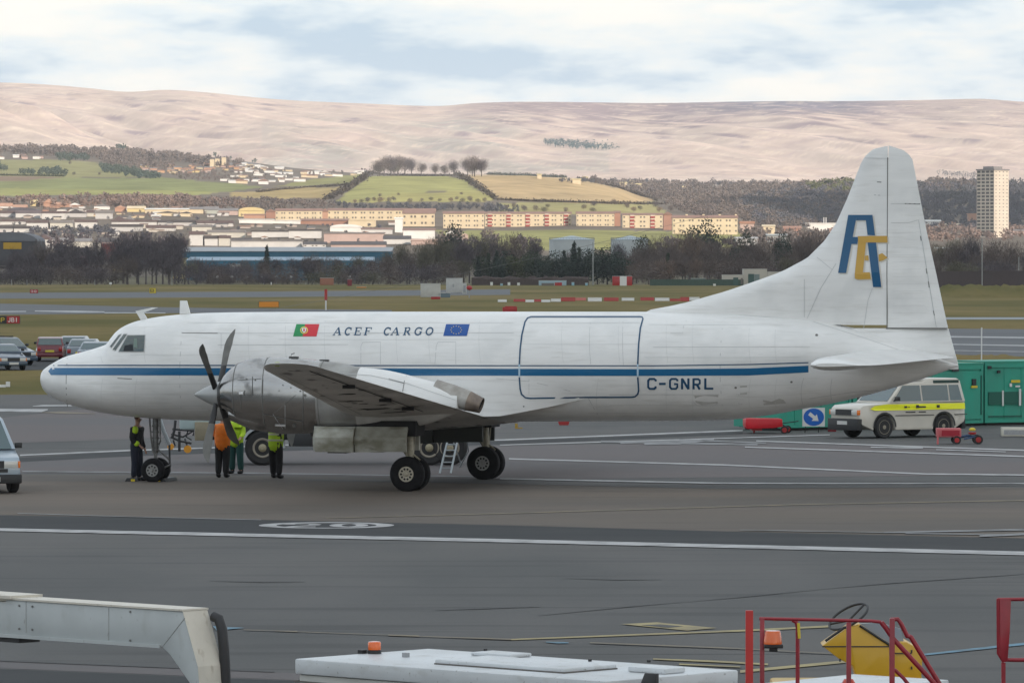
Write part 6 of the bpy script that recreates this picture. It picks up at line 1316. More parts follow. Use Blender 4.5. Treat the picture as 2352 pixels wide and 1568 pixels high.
    for x, m, z in ((xf + .068, plate[0], .38 if kind != 'suv' else .52), (-ox - .078, plate[1], .62)):
        b = MB(); b.box(x - .006, x + .006, -.26, .26, z - .06, z + .06); pn = b.build('number_plate', m, o)
        g = MB()
        for i in range(6): y0 = -.21 + .07 * i; g.box(x - .009, x + .009, y0, y0 + .045, z - .035, z + .035)
    for wx in P['wx']:
        for sg in (-1, 1):
            b = MB(); y0 = sg * (h - .11); b.disc((wx - ox, y0, r_), (0, 1, 0), [(-.1, r_ * .66), (-.11, r_ * .9), (-.07, r_), (.07, r_), (.11, r_ * .9), (.1, r_ * .66)], 24); w_ = b.build('wheel', tyre_m, o, smooth=40)
            b = MB(); b.disc((wx - ox, y0 + sg * .085, r_), (0, sg, 0), [(0, r_ * .68), (.018, r_ * .62), (.0, r_ * .45), (.012, r_ * .25), (.02, .03)], 18); b.build('rim', chrome if kind != 'suv' else mat('steel_rim', (.30, .27, .21), .5, .3), w_, smooth=30)
    if extra: extra(o, P, ox, h, hr)
    return tag(o, label, cat, group)
def cpaint(n, c_): return mat(n, c_, .3, .2, coat=.6)
def gp(u, v): p = G(u, v); return (p.x, p.y, 0)
car('hatch', 'parked_car', gp(117, 829), R(90 + 3), cpaint('car_maroon', (.13, .014, .022)), 'dark red hatchback seen from behind with a yellow number plate', 'car', 'cars parked on the road beyond the nose')
car('hatch', 'parked_car', gp(175, 826), R(90 - 3), cpaint('car_steel', (.10, .12, .15)), 'dark tall car seen from behind, right of the red hatchback', 'car', 'cars parked on the road beyond the nose')
car('sedan', 'parked_car', gp(196, 833), R(90 - 3), cpaint('car_silver', (.15, .18, .21)), 'silver saloon seen from behind, overlapping the dark tall car', 'car', 'cars parked on the road beyond the nose')
car('sedan', 'parked_car', gp(226, 841), R(90 - 6), cpaint('car_pale', (.24, .28, .32)), 'pale car whose roof just shows over the nose of the aircraft', 'car', 'cars parked on the road beyond the nose')
def rack(o, P, ox, h, hr):
    b = MB()
    for x in (.9, 1.9): b.box(x - ox - .04, x - ox + .04, -.62, .62, 1.59, 1.64)
    b.build('roof_bar', plast, o)
car('estate', 'parked_car', gp(14, 838), R(-55), mat('car_blue_grey', (.05, .08, .12), .3, .2, coat=.6), 'large blue grey estate with roof bars and an orange indicator, behind the blue saloon', 'car', 'cars parked on the road beyond the nose', rack)
car('sedan', 'parked_car', gp(4, 849), R(-68), cpaint('car_blue', (.030, .06, .10)), 'dark blue saloon facing the camera at the left edge', 'car', 'cars parked on the road beyond the nose')
# silver van at the left edge
def vx(o, P, ox, h, hr):
    b = MB(); b.box(4.9 - ox - .02, 4.9 - ox + .02, -h * .5, h * .5, .55, .64); b.build('lower_grille', plast, o)
    b = MB(); b.tube([(4.2 - ox, .3, 1.06), (3.75 - ox, -.3, 1.28)], .015, 5); b.build('wiper', plast, o)
a_ = R(-71); p = G(49, 1134); d_, l_ = Vector((cos(a_), sin(a_), 0)), Vector((-sin(a_), cos(a_), 0)); c_ = p - d_ * 2.45 - l_ * .82; c_.z = 0
car('van', 'silver_van', tuple(c_), a_, cpaint('van_silver', (.33, .40, .46)), 'silver blue van cut off by the left edge of the picture', 'van', None, vx, cut=[0, .35, .66, 1.0])
# airfield operations vehicle
def dx_(o, P, ox, h, hr):
    ym = mat('hi_vis_yellow', (.86, .88, .02), .5)
    for sg in (-1, 1):
        b = MB(); b.face([(x - ox, sg * (h * (1.0 if x < 3.9 else .985) * k_ + .010), z) for x, z, k_ in ((0.05, 1.13, .976), (0.05, .93, 1), (3.9, .93, 1), (4.1, .98, .97), (3.9, 1.08, .976), (3.4, 1.13, .976))]); b.build('yellow_band', ym, o)
        g = MB()
        for x0, w_, z0_, hh in ((2.55, .12, 1.0, .06), (2.45, .05, 1.01, .03), (2.05, .12, .99, .1), (1.75, .3, 1.0, .05), (1.15, .13, .99, .09), (2.2, .42, .84, .035), (1.75, .3, .84, .035)): g.box(x0 - ox, x0 + w_ - ox, sg * (h + .012), sg * (h + .016), z0_, z0_ + hh)
        g.build('door_lettering', plast, o)
        b = MB(); b.box(.95 - 0 - ox + .45, 3.5 - ox - .45, sg * (h + .002), sg * (h + .02), .74, .765); b.box(-.03 - ox, .5 - ox, sg * (h * .97 + .002), sg * (h + .015), .74, .765); b.build('rubbing_strip', plast, o)
        b = MB(); b.box(.2 - ox, 1.3 - ox, sg * (hr(1.86) + .005), sg * (hr(1.86) + .018), 1.80, 1.90); b.build('roof_window', glass_c, o)
        for wx in P['wx']:
            b = MB(); r_ = P['r'] * 1.25; b.grid([[(wx - ox + rr * cos(pi * i / 14), sg * (h + .012), P['r'] + rr * sin(pi * i / 14)) for i in range(15)] for rr in (r_ * .93, r_ * 1.05)]); b.build('wheel_arch_trim', plast, o)
    b = MB(); b.box(1.6 - ox, 1.9 - ox, -.62, .62, 1.99, 2.06); b.build('light_bar_base', mat('bar_grey', (.45, .45, .44), .5), o, bevel=.01)
    for y0, y1, m in ((-.62, -.30, lamp_o), (.30, .46, lamp_r), (.46, .62, lamp_o)): b = MB(); b.box(1.62 - ox, 1.88 - ox, y0, y1, 2.065, 2.19); b.build('beacon', m, o, bevel=.02)
    b = MB(); b.box(1.62 - ox, 1.88 - ox, -.28, .28, 2.065, 2.16); b.build('light_bar_box', MC['bar_grey'], o, bevel=.02)
    b = MB(); b.disc((-.13 - ox, .1, .95), (1, 0, 0), [(-.12, .36), (0, .38), (.08, .34)], 20); b.build('spare_wheel', tyre_m, o, smooth=40)
p = G(2027.7, 1006.5); rz = R(215); lx, ly = 3.5 - 2.26, .8
c_ = (p.x - (lx * cos(rz) - ly * sin(rz)), p.y - (lx * sin(rz) + ly * cos(rz)), 0)
car('suv', 'airfield_car', c_, rz, mat('disco_white', (.60, .57, .50), .35, coat=.5, var=.05, scale=2), 'white off-road car with a yellow band and roof beacon, parked under the tail', 'car', None, dx_, cut=[0, .19, .58, 1.0])
# fuel truck behind the aircraft
p = G(603, 1069); k = p.y / F; tr = empty('fuel_truck', (p.x, p.y, 0), R(1)); mpx = lambda du: du * k
tw_, tg = mat('truck_white', (.42, .45, .47), .5), mat('truck_beige', (.33, .29, .20), .6, var=.3, scale=3)
b = MB(); b.box(mpx(-192), mpx(-95), .3, 2.4, 1.02, 2.55); b.build('cab', mat('truck_cab_pale', (.42, .52, .52), .4), tr, bevel=.08)
b = MB(); b.box(mpx(-90), mpx(470), .2, 2.5, 1.55, 2.9); b.build('tank_body', tw_, tr, bevel=.12)
b = MB(); b.box(mpx(-150), mpx(470), .6, 2.1, .72, 1.4); b.build('chassis', mat('chassis_dark', (.03, .032, .034), .7), tr, bevel=.02)
b = MB(); b.box(mpx(-156), mpx(-124), .1, .8, .72, 1.25); b.build('step_box', tg, tr, bevel=.02)
b = MB(); b.grid([[(.64 * cos(a * pi / 12), y, .51 + .60 * sin(a * pi / 12)) for a in range(0, 13)] for y in (-.05, .7)]); b.grid([[(rr * cos(a * pi / 12), -.05, .51 + rr * sin(a * pi / 12)) for a in range(0, 13)] for rr in (.56, .64)]); b.build('mudguard', tw_, tr)
b = MB(); b.disc((mpx(82), .15, 1.0), (0, 1, 0), [(0, .27), (.5, .27)], 20); b.build('air_tank', mat('tank_grey', (.30, .31, .32), .5), tr, smooth=40)
b = MB(); b.box(mpx(60), mpx(118), .1, 1.0, .55, .92); b.build('pump_box', MC['chassis_dark'], tr, bevel=.03)
def twheel(x, y, r_=.51):
    b = MB(); b.disc((x, y, r_), (0, 1, 0), [(-.13, r_ * .52), (-.15, r_ * .85), (-.10, r_), (.10, r_), (.15, r_ * .85), (.13, r_ * .5)], 32); w_ = b.build('wheel', tyre_m, tr, smooth=40)
    b = MB(); b.disc((x, y - .12, r_), (0, 1, 0), [(.03, r_ * .26), (.0, r_ * .40), (-.03, r_ * .52), (-.02, r_ * .56), (.02, r_ * .56)], 28); b.build('rim', mat('rim_tan', (.28, .25, .20), .5), w_, smooth=30)
    b = MB(); b.disc((x, y - .13, r_), (0, 1, 0), [(-.06, .05), (-.02, r_ * .22), (.05, r_ * .25)], 16); b.build('hub', mat('hub_tan', (.34, .30, .20), .5), w_, smooth=30)
twheel(0, .12); twheel(mpx(383), .12); twheel(mpx(430), .12); twheel(0, 2.0); twheel(mpx(383), 2.0)
tag(tr, 'pale fuel truck with large black wheels, mostly hidden behind the aircraft', 'truck')
# tow bar with yellow wheels under the nose
def P3(u, v, Y): return tuple(A(u, v, Y))
Y = 160.0; o = empty('tow_bar', tuple(G(410, 1043))); o.location = (A(410, 1040, Y).x, Y, 0); ow = Vector(o.location)
def loc_(pts): return [tuple(Vector(A(u, v, Y + dy)) - ow) for u, v, dy in pts]
b = MB()
for pts, r_ in (([(403, 965, 0), (401, 985, 0), (396, 1003, 0)], .045), ([(396, 985, 0), (445, 989, 0), (444, 1000, 0)], .035), ([(394, 997, 0), (420, 1003, .3), (446, 988, .3)], .03), ([(392, 1003, 0), (412, 1012, 0), (440, 1018, 0)], .035), ([(412, 990, 0), (412, 1036, 0)], .045), ([(398, 1010, .2), (402, 1022, .2), (395, 1030, 0)], .03), ([(425, 1008, .2), (430, 1024, 0)], .03), ([(432, 985, 0), (428, 1003, 0), (440, 1010, 0)], .025)): b.tube(loc_(pts), r_, 6)
b.build('frame', plast, o)
for u, v, r_ in ((392, 1025, .10), (431, 1031, .115)):
    c_ = Vector(A(u, v, Y - .1)) - ow; b = MB(); b.disc(c_, (0, 1, 0), [(-.05, r_ * .4), (-.05, r_), (.05, r_), (.05, r_ * .4)], 16); b.build('wheel', mat('yellow_wheel', (.70, .30, .02), .5), o, smooth=30)
tag(o, 'black tow bar frame with two small orange yellow wheels under the nose', 'tow bar')
Y = 148; o = empty('pipe_stand', (A(389, 1060, Y).x, Y, 0)); ow = Vector(o.location); b = MB(); b.tube(loc_([(366, 960, 0), (376, 990, 0), (389, 1021, 0)]), .06, 12); b.build('pipe', mat('steel_pipe', (.33, .36, .38), .35, .5), o, smooth=40)
b = MB(); b.tube(loc_([(389, 1021, 0), (390, 1084, 0)]), .03, 8); b.build('leg', plast, o); tag(o, 'slanting grey steel pipe just behind the nose gear', 'pipe')
# ladder
Yl = 147.6; o = empty('step_ladder', tuple(G(1023, 1087))); ow = Vector(o.location); b = MB(); al = mat('aluminium', (.38, .42, .44), .4, .4)
Y = Yl
def lp(u, v, dy): return Vector(A(u, v, Yl + dy)) - ow
for a, c_ in (((1010, 1087, 0), (1027, 1015, .7)), ((1035, 1087, 0), (1050, 1015, .7))): b.tube([lp(*a), lp(*c_)], .03, 6)
b.build('rail', al, o)
for i, t in enumerate((.17, .36, .55, .74, .92)):
    q = Vector((1010, 1087, 0)).lerp(Vector((1027, 1015, .7)), t); r_ = Vector((1035, 1087, 0)).lerp(Vector((1050, 1015, .7)), t); b = MB(); b.tube([lp(*q), lp(*r_)], .022, 6); b.build('rung', al, o)
b = MB(); b.tube([lp(1073, 1012, .9), lp(1076, 1036, 1.2), lp(1056, 1072, 1.8)], .02, 6); b.tube([lp(1042, 1016, .8), lp(1060, 1068, 1.8)], .02, 6); b.build('back_leg', al, o)
tag(o, 'aluminium step ladder standing beside the far main gear', 'ladder')
# wheel chocks
for u0, u1, v, l in ((299, 326, 1104, 'left'), (372, 396, 1105, 'right')):
    p = G((u0 + u1) / 2, v); k = p.y / F; W_ = (u1 - u0) * k; o = empty('wheel_chock', p, TH); b = MB(); b.prism([(-W_ / 2, 0), (W_ / 2, 0), (W_ * .3, .10), (-W_ * .3, .10)], -.5, .5, 'y'); b.build('block', plast, o, bevel=.01)
    b = MB(); b.box(W_ * (.1 if l == 'left' else -.45), W_ * (.45 if l == 'left' else -.1), -.53, -.505, .01, .07); b.build('end_cap', yel_m, o); tag(o, 'black wheel chock with a yellow end on the %s side of the nose wheels' % l, 'chock')
# ================================================================== GROUND EQUIPMENT ON THE RIGHT
gm = mat('container_green', (.018, .33, .23), .55, col2=(.035, .26, .19), scale=.7, stretch=(1, 1, .5)); layer(gm, (.05, .26, .19), 3, (2, 2, .4), .55, .75, .5); gd = mat('container_green_dark', (.006, .10, .07), .6)
def container(a, c_, H_, D, label, det=None):
    a, c_ = Vector(a), Vector(c_); W_ = (c_ - a).length; rz = math.atan2(c_.y - a.y, c_.x - a.x); o = empty('green_container', a, rz)
    b = MB(); b.box(.04, W_ - .04, .05, D, .12, H_ - .06); n = 5
    for i in range(n): x = .12 + (W_ - .24) * i / n; b.box(x, x + .05, .03, .06, .22, H_ - .2)
    b.build('wall', gm, o)
    b = MB(); b.box(0, W_, 0, .06, .10, .22); b.box(0, W_, 0, .06, H_ - .18, H_); b.box(0, .10, -.01, .08, .1, H_); b.box(W_ - .1, W_, -.01, .08, .1, H_); b.build('frame', gm, o)
    b = MB(); b.box(-.02, W_ + .02, -.02, D + .02, H_ + .003, H_ + .05); b.build('roof', gm, o)
    b = MB(); b.box(.3, W_ - .3, .3, D - .3, 0, .11); b.build('skid', blk_m, o)
    if det: det(o, W_, H_)
    return tag(o, label, 'container', 'green containers')
def d1_(o, W_, H_):
    b = MB(); b.box(W_ * .60, W_ * .985, -.03, 0, .25, H_ - .25); dr = b.build('door', gm, o)
    b = MB(); b.box(W_ * .975, W_ * .985, -.05, -.03, .4, H_ - .4); b.build('hinge_strip', gd, dr)
    b = MB(); b.box(W_ * .905, W_ * .935, -.08, -.04, 1.45, 1.68); b.box(W_ * .75, W_ * .8, -.08, -.04, H_ - .24, H_ - .14); b.build('lock_box', blk_m, dr); b = MB(); b.box(W_ * .898, W_ * .942, -.09, -.04, 1.36, 1.44); b.build('yellow_tag', yel_m, dr)
    b = MB(); b.box(W_ * .01, W_ * .06, -.03, -.01, 1.2, 1.35); b.build('yellow_tag', yel_m, o)
def d2_(o, W_, H_):
    b = MB(); b.box(.15, 1.6, -.02, 0, .75, 1.2); b.box(.15, 1.6, -.02, 0, .30, .35); b.build('mesh_opening', gd, o); b = MB(); b.box(.72, .78, -.05, -.02, .7, 1.25); b.box(1.45, 1.53, -.05, -.02, .7, 1.3); b.build('white_post', white_m, o)
    b = MB(); b.box(1.12, 1.5, -.03, -.01, 1.52, 1.62); b.build('yellow_label', yel_m, o); b = MB(); b.box(1.05, 1.15, -.03, -.01, 1.38, 1.50); b.box(1.3, 1.5, -.03, -.01, 1.36, 1.42); b.build('white_label', white_m, o)
    b = MB(); b.box(.5, .62, -.08, -.02, H_ - .38, H_ - .28); b.box(.1, .25, -.06, -.02, H_ - .22, H_ - .12); b.build('latch', blk_m, o)
container(G(1790, 990), G(1955, 985.5), 2.2, 2.4, 'green container half hidden behind the arrow sign and tail')
container(G(1959, 985.2), G(2258, 977.5), 2.2, 2.4, 'green container right behind the white off-road car', d1_)
container(G(2262, 977.2), G(2470, 973.5), 2.25, 2.4, 'green container at the right edge with a small yellow label', d2_)
# arrow sign
p = G(1869, 994); k = p.y / F; o = empty('direction_sign', p, R(6)); W_, H_ = 52 * k, 43 * k; zs_ = 15 * k; b = MB(); b.box(-W_ / 2, W_ / 2, 0, .02, zs_, zs_ + H_); b.build('board', white_m, o)
b = MB(); b.face([(W_ * .46 * cos(2 * pi * i / 32), -.006, zs_ + H_ / 2 + H_ * .465 * sin(2 * pi * i / 32)) for i in range(32)]); b.build('blue_disc', mat('sign_blue', (.01, .12, .48), .4), o)
b = MB(); d = Vector((.78, -.62)); n_ = Vector((.62, .78)); s_ = H_ * .30
for q in ([(-1.05, .33), (.1, .30), (.1, -.30), (-1.05, -.33)], [(.1, .75), (1.1, 0), (.1, -.75)]):
    b.face([((d * a + n_ * c_).x * s_, -.012, zs_ + H_ / 2 + (d * a + n_ * c_).y * s_) for a, c_ in q])
b.build('arrow', white_m, o); b = MB(); b.tube([(-W_ * .3, .02, H_ * .8), (-W_ * .3, .45, 0)], .015, 6); b.tube([(W_ * .3, .02, H_ * .8), (W_ * .3, .45, 0)], .015, 6); b.build('stand', blk_m, o)
tag(o, 'blue round sign with a white arrow pointing down to the right, on a white board', 'sign')
# red dolly, left
p = G(1760, 996); Y = p.y; k = Y / F; o = empty('red_dolly', p, R(3)); X = lambda u: (u - 1760) * k; Z = lambda v: CH - (v - VH) * k
b = MB(); b.prism([(X(1713), Z(961)), (X(1797), Z(962)), (X(1798), Z(980)), (X(1775), Z(983)), (X(1716), Z(985)), (X(1713), Z(978))], 0, 1.1, 'y'); b.build('body', mat('dolly_red', (.60, .008, .02), .45, var=.2, scale=2), o, bevel=.02)
b = MB(); b.box(X(1728), X(1751), .1, .9, Z(989), Z(984)); b.tube([(X(1735), .5, Z(986)), (X(1735), .5, .02)], .035, 8); b.build('support_foot', red_m, o)
for u, y0, m in ((1802, .05, 1), (1815, .8, 0)):
    b = MB(); b.disc((X(u), y0, .13), (0, 1, 0), [(-.05, .07), (-.05, .13), (.05, .13), (.05, .07)], 20); w_ = b.build('wheel', tyre_m if u > 1810 else tyre_m, o, smooth=30); b = MB(); b.disc((X(u), y0 - .05, .13), (0, 1, 0), [(-.012, .02), (-.01, .085), (.02, .085)], 16); b.build('rim', red_m, w_)
b = MB(); b.tube([(X(1797), .5, Z(973)), (X(1808), .5, Z(972)), (X(1838), .5, Z(968))], .018, 6); b.tube([(X(1800), .4, Z(976)), (X(1815), .3, Z(985))], .03, 6); b.build('drawbar', blk_m, o)
tag(o, 'red low trailer with small wheels under the rear fuselage', 'trailer')
b = MB(); p = G(1703, 980); b.box(-.09, .09, -.05, .05, 0, .07); tag(b.build('rubber_block', blk_m, loc=p, bevel=.015), 'tiny black block on the apron left of the red trailer', 'block')
b = MB(); p = G(1911, 991); b.box(-.14, .14, -.1, .1, 0, .12); tag(b.build('red_block', mat('dark_red_box', (.2, .015, .02), .6), loc=p, bevel=.01), 'small dark red block between arrow sign and off-road car', 'block')
b = MB(); p = G(1922, 980); b.box(-.1, .12, 0, .05, .05, .42); b.box(-.02, .02, .05, .1, 0, .3); tag(b.build('white_board', white_m, loc=p, bevel=.008), 'small white board just left of the off-road car bumper', 'board')
# front dolly with red box
p = G(2210, 1020); Y = p.y; k = Y / F; o = empty('tow_dolly', p); X = lambda u: (u - 2210) * k; Z = lambda v: CH - (v - VH) * k; pk = mat('faded_red', (.55, .13, .14), .6)
b = MB(); b.box(X(2152), X(2208), .0, .5, Z(1003.5), Z(983.5)); b.build('box', pk, o, bevel=.015); b = MB(); b.box(X(2163), X(2204), -.02, 0, Z(1000.5), Z(988)); b.build('box_panel', mat('deep_red', (.33, .004, .02), .5), o)
b = MB(); b.box(X(2152), X(2156), -.03, .05, .0, Z(984)); b.build('box_leg', pk, o)
for u, rr in ((2198, 9.5), (2247.5, 10.5)):
    for y0 in (.05, .75):
        b = MB(); r_ = rr * k; b.disc((X(u), y0, r_), (0, 1, 0), [(-.05, r_ * .55), (-.05, r_), (.05, r_), (.05, r_ * .55)], 20); w_ = b.build('wheel', tyre_m, o, smooth=30); b = MB(); b.disc((X(u), y0 - .05, r_), (0, 1, 0), [(-.012, .02), (-.01, r_ * .6), (.02, r_ * .6)], 16); b.build('rim', red_m, w_)
b = MB(); b.tube([(X(2198), .3, Z(1006)), (X(2222), .3, Z(1001)), (X(2247), .4, Z(1005))], .045, 6); b.tube([(X(2215), .1, Z(1008)), (X(2240), .1, Z(1003))], .03, 6); b.build('frame', mat('frame_blue', (.03, .07, .16), .5), o)
b = MB(); b.disc((X(2235), .3, Z(990)), (0, 0, 1), [(-.12, .05), (-.1, .12), (-.04, .13)], 12); b.build('lamp_base', red_m, o); b = MB(); b.disc((X(2235), .3, Z(986)), (0, 0, 1), [(-.05, .1), (.0, .11), (.05, .05)], 12); b.build('lamp', yel_m, o)
tag(o, 'small dolly with a faded red box, blue frame and red hubbed wheels at right', 'dolly')
p = G(2330, 1003); k = p.y / F; o = empty('white_barrier', p); b = MB(); b.box(-30 * k, 60 * k, 0, .3, .02, 22 * k); b.build('body', mat('barrier_cream', (.62, .60, .52), .5), o, bevel=.02); b = MB(); b.box(-24 * k, 60 * k, -.01, 0, 5 * k, 16 * k); b.build('grey_panel', mat('panel_grey', (.36, .37, .38), .6, var=.2, scale=30), o)
tag(o, 'long white barrier with a grey panel lying at the right edge', 'barrier')
p = G(1186, 984); b = MB(); b.box(-.05, .05, -.05, .05, 0, .18); b.box(-.04, .22, -.06, .06, 0, .04); tag(b.build('yellow_bollard', mat('dull_yellow', (.35, .22, .03), .6), loc=p), 'tiny dull yellow stand under the belly', 'stand')
p = G(1295, 976); b = MB(); b.prism([(-.20, .10), (.20, .10), (.16, .0), (-.16, .0)], -.1, .1); b.box(-.2, .2, -.1, .1, .1, .16); tag(b.build('red_crate', mat('crate_red', (.33, .02, .02), .6), loc=p), 'small dark red crate just below the belly line', 'crate')
p = G(8, 889); b = MB(); b.box(-.35, .1, -.1, .1, 0, .12); b.box(.12, .3, -.1, .1, .02, .26); tag(b.build('ground_light', white_m, loc=p), 'tiny black and white ground light on the grass at the left edge', 'light')
# ================================================================== PEOPLE
def skin(name, V, E_, Rr, m, parent, lvl=1):
    me = bpy.data.meshes.new(name); me.from_pydata([tuple(v) for v in V], E_, []); o = bpy.data.objects.new(name, me); COL.objects.link(o)
    bm = bmesh.new(); bm.from_mesh(me); ly = bm.verts.layers.skin.verify(); bm.verts.ensure_lookup_table()
    for v_, r_ in zip(bm.verts, Rr): v_[ly].radius = r_ if isinstance(r_, tuple) else (r_, r_)
    bm.verts[0][ly].use_root = True; bm.to_mesh(me); bm.free()
    o.modifiers.new('s', 'SKIN').use_smooth_shade = True; md = o.modifiers.new('d', 'SUBSURF'); md.levels = md.render_levels = lvl
    bpy.context.view_layer.update(); dg = bpy.context.evaluated_depsgraph_get(); nm = bpy.data.meshes.new_from_object(o.evaluated_get(dg)); bpy.data.objects.remove(o)
    for p_ in nm.polygons: p_.use_smooth = True
    nm.materials.clear(); nm.materials.append(m); o = bpy.data.objects.new(name, nm); COL.objects.link(o); o.parent = parent; return o
skin_m, hair_m = mat('skin', (.42, .24, .17), .6), mat('hair', (.10, .045, .025), .8); navy, black_c, green_c = mat('cloth_navy', (.012, .016, .030), .85), mat('cloth_black', (.012, .012, .014), .85), mat('cloth_green', (.008, .055, .050), .85)
hv_y, hv_o, refl = mat('vest_yellow', (.48, .72, .02), .6, var=.15, scale=9), mat('vest_orange', (.98, .23, .012), .6, var=.12, scale=9), mat('reflective_tape', (.50, .50, .36), .4)
def person(u, v, rz, ls, as_, legc, torc, vest, label, lean=0, bandm=None, sleeve=None, cuffs=False, H=1.76):
    """ls = foot offsets (x,y) left,right; as_ = (elbow, wrist) offsets from the shoulders, local axes: x right, -y forward"""
    o = empty('person', tuple(G(u, v)), rz); s_ = H / 1.76; V3 = lambda x, y, z: Vector((x, y, z)) * s_
    pel, ch, nk, hd_ = V3(0, 0, .95), V3(0, -lean * .5, 1.32), V3(0, -lean * .75, 1.50), V3(0, -lean, 1.63)
    V, E_, Rr = [pel, V3(0, -lean * .25, 1.12), ch, V3(0, -lean * .7, 1.43), nk, V3(0, -lean * .9, 1.57), hd_, V3(0, -lean - .01, 1.73)], [(0, 1), (1, 2), (2, 3), (3, 4), (4, 5), (5, 6), (6, 7)], [(.15, .11), (.14, .10), (.17, .115), (.13, .09), .055, (.06, .07), (.082, .095), (.055, .065)]
    joints = {}
    for sg, (fx, fy), (el, wr_) in ((-1, ls[0], as_[0]), (1, ls[1], as_[1])):
        hip, knee, ank = V3(sg * .10, 0, .90), V3(sg * .10 + (fx - sg * .10) * .45, fy * .4 - .03, .50), V3(fx, fy, .09); toe = V3(fx + sg * .02, fy - .17, .04); heel = V3(fx, fy + .03, .04)
        n = len(V); V += [hip, knee, ank, toe]; E_ += [(0, n), (n, n + 1), (n + 1, n + 2), (n + 2, n + 3)]; Rr += [(.095, .10), (.06, .065), (.04, .045), (.04, .03)]
        sh = V3(sg * .19, -lean * .62, 1.40); E1 = sh + V3(*el); W1 = E1 + V3(*wr_); dr = (W1 - E1).normalized(); n = len(V); V += [sh, E1, W1, W1 + dr * .07 * s_]; E_ += [(3, n), (n, n + 1), (n + 1, n + 2), (n + 2, n + 3)]; Rr += [.06, .042, .028, (.036, .018)]
        side = dr.cross(Vector((0, 1, 0))).normalized() if abs(dr.y) < .9 else Vector((1, 0, 0)); pn = n + 3
        for fi, (off, ln) in enumerate(((-.030, .070), (-.010, .082), (.010, .078), (.028, .062))):
            m_ = len(V); V += [V[pn] + side * off * s_ + dr * .03 * s_, V[pn] + side * off * s_ * 1.2 + dr * (.03 + ln * .5) * s_ , V[pn] + side * off * s_ * 1.1 + dr * (.03 + ln * .9) * s_ - Vector((0, 0, .012))]; E_ += [(pn, m_), (m_, m_ + 1), (m_ + 1, m_ + 2)]; Rr += [.009, .009, .007]
        m_ = len(V); V += [W1 + dr * .02 + side * .035 * s_, W1 + dr * .06 * s_ + side * .062 * s_]; E_ += [(n + 2, m_), (m_, m_ + 1)]; Rr += [.011, .009]
        joints[sg] = (hip, knee, ank, toe, sh, E1, W1, heel)
    skin('body', V, E_, Rr, skin_m, o)
    f = MB(); f.disc(hd_ + V3(0, -.10, -.005), (0, -1, -.3), [(-.02, .018), (.015, .010), (.025, .004)], 8); f.build('nose', skin_m, o, smooth=60)
    for sg in (-1, 1): f = MB(); f.disc(hd_ + V3(sg * .085, .005, .0), (sg, 0, 0), [(-.01, .025), (.012, .022), (.016, .01)], 8); f.build('ear', skin_m, o, smooth=60)
    for sg in (-1, 1): f = MB(); f.disc(hd_ + V3(sg * .032, -.088, .025), (0, -1, 0), [(-.01, .012), (.004, .009)], 8); f.build('eye', blk_m, o, smooth=60)
    f = MB(); f.box(-.022 * s_, .022 * s_, hd_.y - .098 * s_, hd_.y - .08 * s_, hd_.z - .052 * s_, hd_.z - .045 * s_); f.build('mouth', mat('lip', (.2, .07, .06), .6), o)
    skin('hair', [hd_ + V3(0, .03, .0), hd_ + V3(0, .02, .06), hd_ + V3(0, -.01, .105)], [(0, 1), (1, 2)], [(.085, .08), (.092, .095), (.06, .07)], hair_m, o)
    V = [pel + V3(0, 0, .17), pel]; E_ = [(0, 1)]; Rr = [(.165, .13), (.19, .145)]
    for sg in (-1, 1): hip, knee, ank = joints[sg][:3]; n = len(V); V += [hip, knee, ank + V3(0, 0, .0)]; E_ += [(1, n), (n, n + 1), (n + 1, n + 2)]; Rr += [(.135, .14), (.105, .11), (.085, .09)]
    skin('trousers', V, E_, Rr, legc, o)
    for sg in (-1, 1):
        hip, knee, ank, toe, sh, E1, W1, heel = joints[sg]; skin('shoe', [ank + V3(0, 0, .06), heel + V3(0, 0, .02), toe + V3(0, -.05, .015)], [(0, 1), (1, 2)], [.075, (.07, .065), (.065, .05)], black_c, o)
        if cuffs: g = MB(); a = knee.lerp(ank, .72); g.disc(a, ank - knee, [(-.05, .075), (.05, .072)], 14); g.build('reflective_cuff', hv_y, o, smooth=40)
    V = [V3(0, 0, .80), V3(0, -lean * .25, 1.08), ch, V3(0, -lean * .7, 1.46)]; E_ = [(0, 1), (1, 2), (2, 3)]; Rr = [(.21, .165), (.20, .155), (.225, .165), (.17, .12)]
    for sg in (-1, 1):
        hip, knee, ank, toe, sh, E1, W1, heel = joints[sg]; n = len(V); V += [sh, E1, W1 + (W1 - E1) * .12]; E_ += [(3, n), (n, n + 1), (n + 1, n + 2)]; Rr += [.098, .080, .062]
    skin('jacket', V, E_, Rr, torc, o)
    if vest: skin('vest', [V3(0, 0, .68), V3(0, -lean * .25, 1.06), ch + V3(0, 0, .02), V3(0, -lean * .7, 1.50)], [(0, 1), (1, 2), (2, 3)], [(.245, .20), (.24, .19), (.26, .195), (.20, .14)], vest, o)
    if vest and bandm:
        for z in (1.02, 1.18): g = MB(); yc = -lean * (z - .95) * .8; rows = [[(.215 * s_ * cos(2 * pi * i / 24), yc + .172 * s_ * sin(2 * pi * i / 24), zz * s_) for i in range(25)] for zz in (z, z + .05)]; g.grid(rows); g.build('reflective_band', bandm, o, smooth=60)
    if sleeve:
        hip, knee, ank, toe, sh, E1, W1, heel = joints[sleeve]; skin('hi_vis_sleeve', [E1.lerp(W1, .35), W1 + (W1 - E1) * .15], [(0, 1)], [.10, .09], hv_y, o)
        skin('hi_vis_shoulder', [sh + V3(0, -.05, .08), sh.lerp(E1, .5) + V3(0, -.06, 0)], [(0, 1)], [.095, .09], hv_y, o)
    return tag(o, label, 'person')
